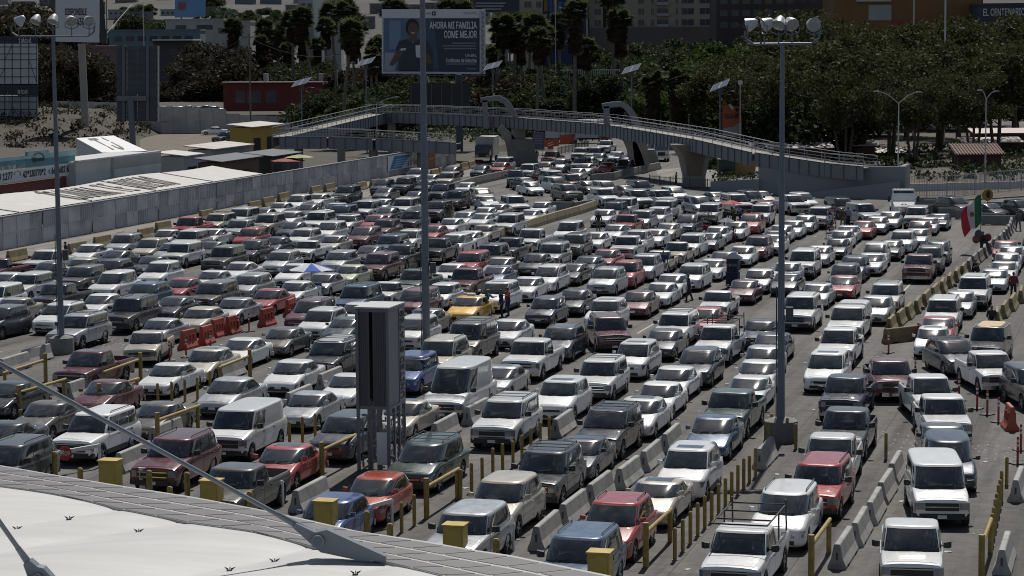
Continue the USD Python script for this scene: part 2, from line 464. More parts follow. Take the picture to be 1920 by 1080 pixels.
31.46 214.38 -15 U s - silver SUV near the tow truck
13.16 214.66 15 X w - white crossover behind a silver crossover
-4.15 214.80 15 S s - silver sedan near the beige median wall
-24.16 214.81 15 U w rail white SUV behind a beige SUV
8.38 215.23 15 S w - white sedan ahead of a grey SUV
-19.82 215.98 15 S w - white sedan behind a beige SUV
17.93 216.50 15 U w - white SUV behind a navy crossover
1.83 216.79 15 S w - white sedan behind a white SUV, beside a white sedan, near the beige median wall
-15.46 218.12 15 U b - blue SUV behind a white SUV
46.50 219.01 -20 X k - black crossover beside a black sedan
-2.37 219.49 15 S w - white sedan behind a silver sedan, near the beige median wall
43.76 219.81 -25 S k - black sedan near the flag seller
-11.35 220.10 15 S g - grey sedan behind a white crossover, near the far end of the corrugated wall
9.46 220.21 15 U g - grey SUV near the beige wall corner
-22.76 220.44 15 S g - grey sedan ahead of a white sedan, near the middle of the corrugated wall
14.15 221.34 15 U w rack white SUV near the thick footbridge pier
30.56 222.13 -15 U k rack black SUV near the concrete ramp wall
-6.87 222.44 15 U g - grey SUV behind a grey SUV
-13.56 224.05 15 U w rail white SUV behind a blue SUV
23.68 224.09 15 S r - red sedan near the red souvenir umbrella
41.51 224.18 -25 X k - black crossover behind a black sedan
-1.25 224.35 15 S t - third beige sedan from the canopy among those near the beige median wall
10.63 225.27 15 U w - white SUV ahead of a silver SUV
-19.01 225.41 15 S g - grey sedan beside a white sedan, near the far end of the corrugated wall
2.93 226.44 15 S w - white sedan beside a white SUV, near the beige wall corner
-10.11 226.72 15 U w rail third white SUV from the canopy among those near the far end of the corrugated wall
-16.52 226.81 15 S w - white sedan behind a white sedan, near the far end of the corrugated wall
-21.93 228.04 15 S w - white sedan behind a grey sedan, near the middle of the corrugated wall
26.65 228.06 -15 P w - white pickup near the concrete ramp wall
21.41 228.12 -14 U w rail white SUV beside a silver minivan
17.77 228.24 -14 M s - silver minivan near the thick footbridge pier
0.30 229.40 -16 U w rail white SUV turning in from the side road near the beige median wall
28.09 231.69 -15 X w - white crossover near the concrete ramp wall
-12.48 232.06 15 S w - white sedan behind a white SUV, near the far end of the corrugated wall
23.29 232.87 -14 U k - black SUV near the red souvenir umbrella
-20.89 235.04 15 X w rail white crossover behind a white sedan, near the middle of the corrugated wall
-2.43 235.96 -14 S w - white sedan beside a navy SUV
12.46 236.16 -15 U s - silver SUV beside a white pickup
-5.47 237.07 15 U n - navy SUV near the beige median wall
14.59 237.13 -18 P w - white pickup near the thick footbridge pier
20.33 238.97 -14 S n - navy sedan near the thick footbridge pier
9.22 239.31 -18 U w - white SUV ahead of a bronze SUV, near the beige wall corner
24.86 239.45 -14 S t - beige sedan near the concrete ramp wall
-19.31 240.64 15 S w - white sedan ahead of a dark green SUV
-3.08 243.57 -15 X t - beige crossover near the beige median wall
-9.70 243.80 15 S g - grey sedan behind a white sedan, near the far end of the corrugated wall
16.58 243.98 -15 X w - white crossover ahead of a navy SUV
-16.92 245.87 15 U e - dark green SUV near the far end of the corrugated wall
5.72 247.10 -20 U o - bronze SUV turning in from the side road
-7.24 248.42 15 U k rail black SUV near the far end of the corrugated wall
-13.06 249.94 15 S g - grey sedan ahead of a navy sedan
11.78 249.97 -20 S m - maroon sedan near the second footbridge arch
13.57 251.31 -20 U n - navy SUV near the second footbridge arch
9.91 254.55 -18 X w - white crossover behind a maroon sedan
2.04 257.82 -20 S w - white sedan near the first footbridge arch
-4.79 258.04 15 S w - white sedan beside a navy sedan
8.19 259.19 -20 S k - black sedan ahead of a maroon SUV
-13.92 260.65 15 X k - black crossover near the far end of the corrugated wall
-11.62 260.97 15 U g - grey SUV beside a black crossover
4.82 261.15 -20 X w - white crossover near the first footbridge arch
-9.26 261.63 15 S n - navy sedan near the far end of the corrugated wall
6.50 264.00 -20 U m - maroon SUV near the beige wall corner
1.45 265.85 -20 S k - black sedan ahead of a dark green SUV
-7.11 270.84 15 U t - beige SUV near the far end of the corrugated wall
4.80 271.12 -20 U w - white SUV behind a maroon SUV
0.48 272.46 0 U e - dark green SUV near the first footbridge arch
-9.11 272.46 15 S s - silver sedan near the far end of the corrugated wall
-10.99 280.16 15 X s - silver crossover near the far end of the corrugated wall
7.84 283.85 15 S w - white sedan ahead of a white sedan, near the beige wall corner
2.09 287.21 15 U w - white SUV ahead of a beige crossover
-7.13 290.42 15 S g - grey sedan behind a silver crossover
-3.59 291.40 15 S k - black sedan beside a grey sedan
4.20 293.21 15 X t - beige crossover near the first footbridge arch
9.26 294.09 15 S w - white sedan beside a beige crossover
14.01 295.96 15 X k - black crossover near the second footbridge arch
11.89 296.03 15 S r - red sedan near the second footbridge arch
-1.19 297.20 15 S r - red sedan near the first footbridge arch
6.27 300.17 15 M s - silver minivan near the first footbridge arch
8.81 301.20 15 U s - silver SUV beside a silver minivan
-0.90 303.55 15 U w - white SUV behind a red sedan, near the first footbridge arch
10.15 311.12 15 S e - dark green sedan near the second footbridge arch
5.53 317.15 15 P m - maroon pickup near the first footbridge arch
11.71 318.30 15 S k - black sedan near the second footbridge arch
16.21 319.95 15 S s - silver sedan near the second footbridge arch
14.25 323.98 15 S w - white sedan behind a black sedan, near the second footbridge arch
11.53 327.81 15 U s - silver SUV beside a white SUV, near the second footbridge arch
9.63 329.24 15 U w - white SUV near the second footbridge arch
13.95 350.18 15 P w - white pickup near the second footbridge arch
"""
# ---------------- vehicle materials ----------------
def paint_mat(name, col, metal=0.0, rough=0.34, dust=0.35):
    c = np.array(col)
    d = np.array([0.30, 0.28, 0.25])
    dust = dust * (.45 if max(col) < .13 else 1.0)
    lo, hi = c * (1 - .10 * dust) + d * .10 * dust, c * (1 - .34 * dust) + d * .34 * dust
    return mat(name, {
        'oi': ('object_info', {}), 'tc': ('texture_coordinate', {}),
        'av': ('vector_math', {'math_type': 'add'}),
        'n': ('noise_texture', {'scale': 2.2, 'detail': 7.0, 'roughness': 0.7}),
        'r': ('rgb_ramp', {'ramp': [(0.3, tuple(lo)), (0.75, tuple(hi))]}),
        'hv': ('hsv', {'saturation': 1.0, 'hue': 0.5}),
        'vm': ('map_range', {'from_min': 0.0, 'from_max': 1.0, 'to_min': 0.78, 'to_max': 1.08}),
        'rm': ('map_range', {'from_min': 0.3, 'from_max': 0.8, 'to_min': rough - .08, 'to_max': rough + .16}),
        'p': ('principled_bsdf', {'metallic': metal, 'coat_weight': 0.85, 'coat_roughness': 0.06, 'specular_ior_level': 0.4})},
        [('tc.object', 'av.vector1'), ('oi.location', 'av.vector2'), ('av.vector', 'n.vector'), ('n.fac', 'r.fac'), ('oi.random', 'vm.value'), ('vm.result', 'hv.value'), ('r.color', 'hv.color'),
         ('hv.color', 'p.base_color'), ('n.fac', 'rm.value'), ('rm.result', 'p.roughness')])
PAINT = {
    'w': ('white', (0.78, 0.78, 0.765), 0, .35), 's': ('silver', (0.40, 0.415, 0.425), .35, .34), 'g': ('grey', (0.055, 0.058, 0.064), .3, .32),
    'k': ('black', (0.016, 0.017, 0.019), 0, .3), 'n': ('navy', (0.018, 0.024, 0.05), .1, .32), 'b': ('blue', (0.05, 0.09, 0.16), .2, .33),
    'r': ('red', (0.36, 0.030, 0.030), 0, .33), 'm': ('maroon', (0.10, 0.016, 0.022), .1, .33), 't': ('beige', (0.46, 0.42, 0.34), .15, .36),
    'y': ('yellow', (0.70, 0.40, 0.03), 0, .35), 'e': ('dark green', (0.030, 0.055, 0.052), .2, .34), 'l': ('pale green', (0.42, 0.47, 0.30), .15, .36),
    'c': ('copper red', (0.42, 0.055, 0.022), .1, .3), 'z': ('bright blue', (0.035, 0.075, 0.24), .1, .3), 'o': ('bronze grey', (0.10, 0.09, 0.075), .3, .35),
}
PM = {k: paint_mat('paint_' + v[0].replace(' ', '_'), v[1], v[2], v[3]) for k, v in PAINT.items()}
GLASS = mat('car_glass', {
    'oi': ('object_info', {}), 'tc': ('texture_coordinate', {}), 'av': ('vector_math', {'math_type': 'add'}),
    'n': ('noise_texture', {'scale': 1.6, 'detail': 5.0}),
    'r': ('rgb_ramp', {'ramp': [(0.35, (0.010, 0.012, 0.013)), (0.62, (0.03, 0.034, 0.035)), (0.8, (0.055, 0.06, 0.058))]}),
    'p': ('principled_bsdf', {'roughness': 0.10, 'ior': 1.5, 'specular_ior_level': 0.5, 'coat_weight': 1.0, 'coat_roughness': 0.035, 'coat_ior': 1.7})},
    [('tc.object', 'av.vector1'), ('oi.location', 'av.vector2'), ('av.vector', 'n.vector'), ('n.fac', 'r.fac'), ('r.color', 'p.base_color')])
RUBBER = plain('tyre_rubber', (0.018, 0.018, 0.018), .85)
ALLOY = plain('alloy_rim', (0.32, 0.33, 0.34), .35, .8)
BLACKP = plain('black_plastic', (0.02, 0.02, 0.021), .5)
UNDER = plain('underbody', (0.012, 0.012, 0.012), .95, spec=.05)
LAMPG = plain('headlamp_lens', (0.24, 0.25, 0.27), .12, .55, coat=1.0)
TAILM = plain('tail_lamp_red', (0.25, 0.01, 0.01), .15, coat=1.0)
CHROME = plain('chrome', (0.62, 0.63, 0.65), .14, 1.0)
PLATE = plain('plate_white', (0.55, 0.56, 0.55), .4)
AMBER = plain('amber_lens', (0.55, 0.2, 0.03), .15, coat=1.0)

# x from the nose; zs: hood at nose, cowl, belt, roof ; wsb: windscreen base, rf, rr roof ends, rb rear base
SPEC = {
 'S': dict(L=4.75, W=1.80, H=1.45, zn=.70, zc=.96, zb=.99, wsb=1.22, rf=2.02, rr=3.22, rb=4.12, wb=2.75, fo=.92, r=.325, deck=1.0, seg=2),
 'H': dict(L=4.15, W=1.74, H=1.53, zn=.74, zc=1.0, zb=1.0, wsb=1.02, rf=1.72, rr=3.45, rb=4.0, wb=2.5, fo=.83, r=.315, deck=.95, seg=2),
 'X': dict(L=4.60, W=1.86, H=1.70, zn=.86, zc=1.10, zb=1.12, wsb=1.18, rf=1.92, rr=3.95, rb=4.48, wb=2.68, fo=.9, r=.36, deck=1.05, seg=3),
 'U': dict(L=4.95, W=1.94, H=1.84, zn=1.02, zc=1.16, zb=1.19, wsb=1.38, rf=1.92, rr=4.62, rb=4.88, wb=2.9, fo=.92, r=.39, deck=1.15, seg=3),
 'M': dict(L=5.0, W=1.95, H=1.75, zn=.84, zc=1.08, zb=1.06, wsb=.98, rf=1.86, rr=4.55, rb=4.92, wb=3.0, fo=.98, r=.345, deck=1.02, seg=3),
 'V': dict(L=5.3, W=2.0, H=2.04, zn=1.08, zc=1.27, zb=1.26, wsb=.95, rf=1.5, rr=5.08, rb=5.24, wb=3.5, fo=.78, r=.37, deck=1.25, seg=4),
 'C': dict(L=5.7, W=2.04, H=2.42, zn=1.02, zc=1.33, zb=1.3, wsb=.72, rf=1.62, rr=5.5, rb=5.64, wb=3.6, fo=.92, r=.36, deck=1.3, seg=1),
 'P': dict(L=5.55, W=1.96, H=1.84, zn=1.05, zc=1.19, zb=1.2, wsb=1.42, rf=1.98, rr=3.28, rb=3.55, wb=3.55, fo=.92, r=.40, deck=1.18, seg=2, bed=3.68),
 'p': dict(L=5.1, W=1.78, H=1.66, zn=.92, zc=1.06, zb=1.07, wsb=1.25, rf=1.75, rr=2.55, rb=2.75, wb=3.0, fo=.85, r=.35, deck=1.05, seg=1, bed=2.86),
}
TNAME = {'S': 'sedan', 'H': 'hatchback', 'X': 'crossover', 'U': 'suv', 'M': 'minivan', 'V': 'passenger_van', 'C': 'cargo_van', 'P': 'pickup_truck', 'p': 'compact_pickup'}
TWORD = {'S': 'sedan', 'H': 'hatchback', 'X': 'crossover', 'U': 'boxy SUV', 'M': 'minivan', 'V': 'van', 'C': 'cargo van', 'P': 'pickup', 'p': 'compact pickup'}
TCAT = {'S': 'sedan', 'H': 'hatchback', 'X': 'crossover', 'U': 'SUV', 'M': 'minivan', 'V': 'van', 'C': 'van', 'P': 'pickup truck', 'p': 'pickup truck'}

def loft(rings, cap=True):
    n = len(rings[0]); v = np.vstack(rings); f = []
    for k in range(len(rings) - 1):
        for i in range(n):
            j = (i + 1) % n
            a, b, c, d = k * n + i, k * n + j, (k + 1) * n + j, (k + 1) * n + i
            f += [[a, b, c], [a, c, d]]
    if cap:
        c0, c1 = len(v), len(v) + 1
        v = np.vstack([v, [rings[0].mean(0)], [rings[-1].mean(0)]])
        for i in range(n):
            j = (i + 1) % n
            f += [[c0, j, i], [c1, (len(rings) - 1) * n + i, (len(rings) - 1) * n + j]]
    m = trimesh.Trimesh(v, f, process=False)
    if m.volume < 0: m.invert()
    return m
def to_man(m):
    m = trimesh.Trimesh(m.vertices, m.faces, process=True); m.merge_vertices()
    return manifold3d.Manifold(manifold3d.Mesh(np.asarray(m.vertices, np.float32), np.asarray(m.faces, np.uint32)))
def from_man(m):
    k = m.to_mesh(); return trimesh.Trimesh(k.vert_properties[:, :3], k.tri_verts, process=False)

class Cabin:
    def __init__(s, q):
        s.q = q; s.xc = q['L'] / 2
        s.hw0, s.hw1 = q['W'] / 2 * .955, q['W'] / 2 * (.955 - .30 * (q['H'] - q['zb']) / q['W'] * (0.55 if q['H'] > 1.9 else 1.0))
        s.e = q.get('e', 5.5 if q['zb'] > 1.1 else 4.2); s.bow = q.get('bow', .10)
    def xf(s, h): return s.q['wsb'] - .06 + (s.q['rf'] - s.q['wsb'] + .06) * (h ** 1.3)
    def xb(s, h): return s.q['rb'] + (s.q['rr'] - s.q['rb']) * (h ** 1.15)
    def hw(s, h): return s.hw0 + (s.hw1 - s.hw0) * h ** 1.2
    def z(s, h): return s.q['zb'] - .05 + (s.q['H'] - .07 - s.q['zb'] + .05) * h
    def ring(s, h, shrink=0.0, n=48):
        t = (np.arange(n) + .5) * 2 * np.pi / n
        a, b = (s.xb(h) - s.xf(h)) / 2 - shrink, s.hw(h) - shrink
        e = 2 / s.e
        x = np.sign(np.cos(t)) * np.abs(np.cos(t)) ** e * a + (s.xf(h) + s.xb(h)) / 2
        y = np.sign(np.sin(t)) * np.abs(np.sin(t)) ** e * b
        xm = (s.xf(h) + s.xb(h)) / 2; yf = np.clip(y / (s.hw(h)), -1, 1)
        x = np.where(x < xm, x - s.bow * (1 - yf ** 2) * ((x - xm) / a) ** 2, x + .4 * s.bow * (1 - yf ** 2) * ((x - xm) / a) ** 2)
        return np.c_[x, y, np.full(n, s.z(h))]
    def front(s, yf, h):
        a = (s.xb(h) - s.xf(h)) / 2
        w = (1 - abs(yf) ** s.e) ** (1 / s.e)
        return np.array([(s.xf(h) + s.xb(h)) / 2 - a * w - s.bow * (1 - yf ** 2) * w * w, yf * s.hw(h), s.z(h)])
    def back(s, yf, h):
        a = (s.xb(h) - s.xf(h)) / 2
        w = (1 - abs(yf) ** s.e) ** (1 / s.e)
        return np.array([(s.xf(h) + s.xb(h)) / 2 + a * w + .4 * s.bow * (1 - yf ** 2) * w * w, yf * s.hw(h), s.z(h)])
    def side(s, xr, h, sg_):
        a = (s.xb(h) - s.xf(h)) / 2
        w = (1 - abs(xr) ** s.e) ** (1 / s.e); k = -s.bow if xr < 0 else .4 * s.bow
        return np.array([(s.xf(h) + s.xb(h)) / 2 + xr * a + k * (1 - w * w) * xr * xr, sg_ * s.hw(h) * w, s.z(h)])
    def body(s):
        q = s.q
        hs = [0, .2, .45, .7, .9, .97, 1.0]
        rings = [s.ring(h) for h in hs]
        k = .5 if s.q['zb'] > 1.1 else 1.0
        for sh, dz in ((.05, .026), (.13, .045), (.32, .062)):
            r = s.ring(1.0, sh * k); r[:, 2] += dz; rings.append(r)
        return loft(rings)
def arc_nodes(e, lim, n=48):
    t = (np.arange(n) + .5) * 2 * np.pi / n
    y = np.sort(np.unique(np.round(np.abs(np.sin(t[: n // 4])) ** (2 / e), 5)))
    y = y[y < lim]
    return np.r_[-lim, -y[::-1], y, lim]
def patch(fn, us, vs, off=.007, thick=None):
    P = np.array([[fn(u, v) for u in us] for v in vs])
    nu, nv = len(us), len(vs)
    du, dv = np.gradient(P, axis=1), np.gradient(P, axis=0)
    n = np.cross(du, dv); n /= np.linalg.norm(n, axis=2, keepdims=True) + 1e-9
    return P, n
def glass(fn, us, vs, outward, off=.011):
    P, n = patch(fn, us, vs)
    if (n.mean((0, 1)) @ np.asarray(outward, float)) < 0: n = -n
    nv, nu = P.shape[:2]
    outer, inner = (P + n * off).reshape(-1, 3), (P - n * .01).reshape(-1, 3)
    f = []
    for i in range(nv - 1):
        for j in range(nu - 1):
            a, b, c, d = i * nu + j, i * nu + j + 1, (i + 1) * nu + j + 1, (i + 1) * nu + j
            f += [[a, b, c], [a, c, d]]
    rim = [*range(nu), *[k * nu + nu - 1 for k in range(1, nv)], *[(nv - 1) * nu + k for k in range(nu - 2, -1, -1)], *[k * nu for k in range(nv - 2, 0, -1)]]
    N = nu * nv
    for a, b in zip(rim, rim[1:] + rim[:1]): f += [[b, a, N + a], [b, N + a, N + b]]
    m = trimesh.Trimesh(np.vstack([outer, inner]), f, process=False)
    fn0 = np.cross(m.vertices[m.faces[0][1]] - m.vertices[m.faces[0][0]], m.vertices[m.faces[0][2]] - m.vertices[m.faces[0][0]])
    if fn0 @ np.asarray(outward, float) < 0: m.invert()
    return m

def wheel_meshes(r, w=.22):
    n = 22
    prof = np.array([[r * .62, -w / 2 + .01], [r * .93, -w / 2], [r, -w / 2 + .03], [r, w / 2 - .03], [r * .93, w / 2], [r * .62, w / 2 - .01]])
    t = np.arange(n) * 2 * np.pi / n
    rings = [np.c_[np.cos(a) * prof[:, 0], prof[:, 1], np.sin(a) * prof[:, 0]] for a in t]
    v = np.vstack(rings); k = len(prof); f = []
    for i in range(n):
        for j in range(k):
            a, b, c, d = i * k + j, i * k + (j + 1) % k, ((i + 1) % n) * k + (j + 1) % k, ((i + 1) % n) * k + j
            f += [[a, b, c], [a, c, d]]
    tyre = trimesh.Trimesh(v, f, process=False)
    if tyre.volume < 0: tyre.invert()
    disc = trimesh.creation.cylinder(r * .63, .03, sections=22); disc.apply_transform(trimesh.transformations.rotation_matrix(np.pi / 2, [1, 0, 0]))
    spokes = []
    for sd in (-1, 1):
        for i in range(5):
            a = i * 2 * np.pi / 5
            u = np.array([np.cos(a), 0, np.sin(a)]); w_ = np.array([-np.sin(a), 0, np.cos(a)]); y = np.array([0, sd, 0])
            spokes.append(hull([u * r * .12 + s * w_ * .05 + y * k_ for s in (-1, 1) for k_ in (.0, w * .42)] + [u * r * .6 + s * w_ * .035 + y * k_ for s in (-1, 1) for k_ in (.0, w * .44)]))
    return tyre, cat_([disc] + spokes)
SHADOWD = plain('rim_shadow', (0.03, 0.03, 0.03), .6)

def build_vehicle(T, colour, opts='', variant=0):
    big = T in 'UPVCp'
    q = dict(SPEC[T]); J = random.Random(f'{T}{colour}{opts}{variant}')
    if T != 'C':
        for k_, d_ in (('H', .045), ('zn', .045), ('zc', .02), ('wsb', .09), ('rf', .12), ('rr', .14 if T not in 'Pp' else .05), ('W', .03)): q[k_] += J.uniform(-d_, d_)
        q['e'] = (6.6 if q['zb'] > 1.1 else 4.2) + J.uniform(-.9, 1.4); q['bow'] = J.uniform(.07, .15)
    gwf, ghf, style = J.uniform(.9 if big else .78, 1.12), J.uniform(.8 if big else .6, 1.12), J.random()
    L, Wd, H = q['L'], q['W'], q['H']; hw = Wd / 2; pm = PM[colour]
    name = TNAME[T] + '_' + PAINT[colour][0].replace(' ', '_') + ('_' + opts if opts else '')
    root = proto(name)
    big = T in 'UPVCp'
    off = np.array([L / 2, 0, 0])
    def place(m):           # nose-based x -> car frame, forward +x, origin at ground centre
        v = np.array(m.vertices); v[:, 0] = L / 2 - v[:, 0]
        mm = trimesh.Trimesh(v, np.asarray(m.faces)[:, ::-1], process=False); return mm
    # lower body loft
    zb0 = .20 if not big else .30
    zn, zc, zb = q['zn'], q['zc'], q['zb']
    fl = .06 if big else .10
    end = L
    st = [(0.0, zb0 + .12, zn - (.09 if big else .17), hw * (.86 if big else .70)), (0.045, zb0 + .05, zn - (.035 if big else .08), hw * (.93 if big else .83)), (.15, zb0, zn - .005, hw * (.965 if big else .92)),
          (.38, zb0, zn + (zc - zn) * .25, hw * .985), (q['wsb'] * .7, zb0, zn + (zc - zn) * .72, hw), (q['wsb'] + .1, zb0, zc, hw), (q['rf'] + .4, zb0, zb, hw)]
    if 'bed' in q: st += [(q['rb'] + .05, zb0, zb, hw), (L - .4, zb0 + .05, q['deck'], hw), (L - .06, zb0 + .12, q['deck'], hw * .97), (L, zb0 + .2, q['deck'] - .05, hw * .95)]
    elif T in 'SH': st += [(q['rb'] - .3, zb0, zb, hw), (L - .35, zb0 + .05, q['deck'] - .01, hw * .965), (L - .1, zb0 + .1, q['deck'] - .05, hw * .90), (L, zb0 + .2, q['deck'] - .18, hw * .80)]
    else: st += [(q['rb'] - .4, zb0, zb, hw), (L - .14, zb0 + .05, q['deck'], hw * .97), (L - .03, zb0 + .12, q['deck'] - .04, hw * .93), (L, zb0 + .2, q['deck'] - .15, hw * .88)]
    rings = []
    for x, z0, z1, w in st:
        h = z1 - z0; cr = .035 if x < q['wsb'] else .01
        half = [(-.72 * w, z0), (-.95 * w, z0 + .05), (-.99 * w, z0 + .28 * h), (-w, z0 + .62 * h), (-.985 * w, z1 - .16 * h), (-.945 * w, z1 - .05 * h), (-.86 * w, z1 - .005), (-.45 * w, z1 + cr * .8)]
        ring = half + [(0, z1 + cr)] + [(-y, z) for y, z in half[::-1]]
        rings.append(np.array([(x, y, z) for y, z in ring]))
    low = to_man(loft(rings))
    xw = (q['fo'], q['fo'] + q['wb'])
    for x in xw:
        for sd in (-1, 1):
            c = manifold3d.Manifold.cylinder(.34, q['r'] * 1.17, q['r'] * 1.17, 22).rotate((90, 0, 0)).translate((x, sd * (hw - .0) + .17, q['r'] * 1.02))
            low = low - c
    if 'bed' in q:
        cav = manifold3d.Manifold.cube((L - .1 - q['bed'], Wd - .2, 1.0)).translate((q['bed'], -hw + .1, q['deck'] - .46))
        low = low - cav
    cab = Cabin(q)
    pieces = [from_man(low), cab.body()]
    obj('body', place(cat_(pieces)), pm, root, 32)
    # under tray keeps the belly dark
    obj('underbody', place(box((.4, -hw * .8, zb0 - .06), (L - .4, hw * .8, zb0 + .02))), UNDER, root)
    G = lambda nm, fn, us, vs, o: obj(nm, place(glass(fn, us, vs, o)), GLASS, root, 40)
    hlo, hhi = .16, .93
    G('windscreen', cab.front, arc_nodes(cab.e, .90), np.array([.12, .2, .45, .7, .9, .955]), (-1, 0, .6))
    obj('cowl', place(glass(cab.front, arc_nodes(cab.e, .9), np.array([.0, .06, .118]), (-1, 0, .6), .016)), BLACKP, root, 40)
    for y in (-.45, .1):
        p_, q_ = cab.front(y, .13), cab.front(y + .42, .2)
        obj('wiper', place(tube(p_ + [-.02, 0, .02], q_ + [-.025, 0, .025], .009, 5)), UNDER, root)
    if T not in 'C': G('rear_window', cab.back, arc_nodes(cab.e, .84), np.linspace(.22, .9, 4), (1, 0, .5))
    roofm = None
    nseg = q['seg'] if 'cargo' not in opts else 1
    a0, a1 = -.86, .86
    if T in 'CV' and nseg == 1: a1 = -.86 + 1.0 * (2 / (q['rb'] - q['wsb'])) * 1.15
    edges = np.linspace(a0, a1, nseg + 1)
    for sd in (-1, 1):
        for i in range(nseg):
            l, r = edges[i] + (.02 if i else 0), edges[i + 1] - (.02 if i < nseg - 1 else 0)
            G('side_window', lambda u, v, sd=sd: cab.side(u, v, sd), np.unique(np.r_[l, arc_nodes(cab.e, .999)[(arc_nodes(cab.e, .999) > l + .01) & (arc_nodes(cab.e, .999) < r - .01)], r]), np.array([hlo, .2, .45, .7, .9]), (0, sd, .3))
    # doors: raised panels in the body side
    nd = {'S': 2, 'H': 2, 'X': 2, 'U': 2, 'M': 2, 'V': 2, 'C': 1, 'P': 2, 'p': 1}[T]
    x0, x1 = q['wsb'] + .15, (q['rb'] - .35 if T not in 'MVUC' else q['wsb'] + 2.6)
    if T == 'C': x1 = q['wsb'] + 1.35
    if T in 'Pp': x1 = q['rb'] - .02
    xs = np.linspace(x0, x1, nd + 1)
    for sd in (-1, 1):
        for i in range(nd):
            def fn(u, v, sd=sd):
                h = zb - zb0
                zz = [zb0 + .05, zb0 + .28 * h, zb0 + .62 * h, zb - .16 * h]; ww = [.95, .99, 1.0, .985]
                z = zb0 + .1 + v * (zb - .16 * h - zb0 - .1)
                return np.array([u, sd * hw * np.interp(z, zz, ww), z])
            d = obj('door', place(glass(fn, np.linspace(xs[i] + .02, xs[i + 1] - .02, 3), np.linspace(0, 1, 5), (0, sd, 0), .006)), pm, root, 40)
            z = zb - .16 * (zb - zb0) - .06
            obj('handle', place(box((xs[i + 1] - .24, sd * (hw * .985) - .02, z - .02), (xs[i + 1] - .07, sd * (hw * .985) + .03, z + .02))), BLACKP if big else pm, d)
    sx = np.array([a_[0] for a_ in st]); sw_ = np.array([a_[3] for a_ in st]); sz = np.array([a_[2] for a_ in st]); sc_ = np.array([.035 if a_[0] < q['wsb'] else .01 for a_ in st])
    def topz(x, y):
        w_, z_, c_ = np.interp(x, sx, sw_), np.interp(x, sx, sz), np.interp(x, sx, sc_); k_ = abs(y) / w_
        return z_ + (c_ + (.8 * c_ - c_) * k_ / .45 if k_ < .45 else .8 * c_ + (-.005 - .8 * c_) * (k_ - .45) / .41)
    wh = np.interp(.3, sx, sw_)
    obj('bonnet', place(glass(lambda u, v: np.array([u, v * np.interp(u, sx, sw_) * .80, topz(u, v * np.interp(u, sx, sw_) * .80) + (.012 * (abs(v) < .5) if style > .5 else 0)]), np.r_[.17, sx[(sx > .2) & (sx < q['wsb'] - .05)], q['wsb'] + .02], np.array([-1, -.5625, -.5, .0, .5, .5625, 1]), (0, 0, 1), .009)), pm, root, 30)
    if T in 'XU' and style > .5 or T == 'p':
        for sd in (-1, 1): obj('sill_cladding', place(box((xw[0] + q['r'] * 1.2, sd * (hw * .955) - .02, zb0 + .005), (xw[1] - q['r'] * 1.2, sd * (hw * .99) + .012, zb0 + .20))), BLACKP, root)
    # front: lamps, grille, bumper, plate
    gz0, gz1 = zn - (.42 if big else .31), zn - (.12 if big else .185)
    gw = hw * (.60 if big else .46) * gwf; gz0 = gz1 - (gz1 - gz0) * ghf
    obj('grille', place(hull([(-.034 + .02 * (abs(y) / hw) ** 2, y, z) for y in np.linspace(-gw, gw, 5) for z in (gz0, gz1)] + [(.2, y, z) for y in (-gw, gw) for z in (gz0, gz1)])), BLACKP, root)
    if big or style > .6:
        for z in ((gz0 + .07, gz1 - .04) if style > .35 else ((gz0 + gz1) / 2,)):
            obj('grille_bar', place(hull([(-.05 + .02 * (abs(y) / hw) ** 2, y, z + k) for y in np.linspace(-gw, gw, 5) for k in (-.018, .018)] + [(.1, y, z) for y in (-gw, gw)])), CHROME, root)
    for sd in (-1, 1):
        zt, zl = gz1 + .01, gz1 - (.23 if big else .10)
        Y = lambda k: sd * hw * k
        if big: pts = [(-.03, sd * gw * 1.05, zl), (-.03, sd * gw * 1.05, zt), (-.025, Y(.84), zl), (-.025, Y(.84), zt), (.035, Y(.945), zl), (.035, Y(.945), zt), (.14, Y(.985), zl), (.14, Y(.985), zt), (.3, Y(.6), zl), (.3, Y(.6), zt)]
        else: pts = [(-.02, sd * gw * 1.12, zl), (.0, sd * gw * 1.12, zt + .02), (.03, Y(.80), zl - .01), (.05, Y(.80), zt + .07), (.13, Y(.935), zl + .01), (.20, Y(.95), zt + .10), (.36, Y(1.0), zt + .09), (.42, Y(.95), zt + .13), (.4, Y(.6), zl)]
        hl = obj('headlight', place(hull(pts)), LAMPG, root)
        if big: obj('turn_signal', place(hull([(.0, Y(.93), zl - .09), (.13, Y(.99), zl - .09), (.0, Y(.93), zl - .01), (.13, Y(.99), zl - .01), (.3, Y(.8), zl - .09), (.3, Y(.8), zl - .01)])), AMBER, hl)
        obj('tail_light', place(box((L - .10, sd * hw * .70, zb - .36), (L + .004, sd * hw * (.84 if T in 'SH' else .93), zb - .12))), TAILM, root)
    bz0, bz1 = zb0 - .02, zb0 + .24
    bm = {'U': BLACKP, 'p': CHROME, 'P': CHROME, 'V': BLACKP, 'C': BLACKP}.get(T)
    ys = np.linspace(-.96, .96, 7) * hw
    bx = lambda y: -.06 + .16 * (abs(y) / hw) ** 3
    if bm is not None:
        obj('front_bumper', place(hull([(bx(y) - .03, y, z) for y in ys for z in (bz0 + .06, bz1)] + [(.3, y, z) for y in (ys[0], ys[-1]) for z in (bz0, bz1)])), bm if colour not in 'wt' or T in 'pP' else BLACKP, root)
    else:
        iw = hw * .62
        obj('air_intake', place(hull([(-.03 + .02 * (abs(y) / hw) ** 2, y, z) for y in np.linspace(-iw, iw, 5) for z in (zb0 + .10, zb0 + .23)] + [(.2, y, z) for y in (-iw, iw) for z in (zb0 + .1, zb0 + .26)])), BLACKP, root)
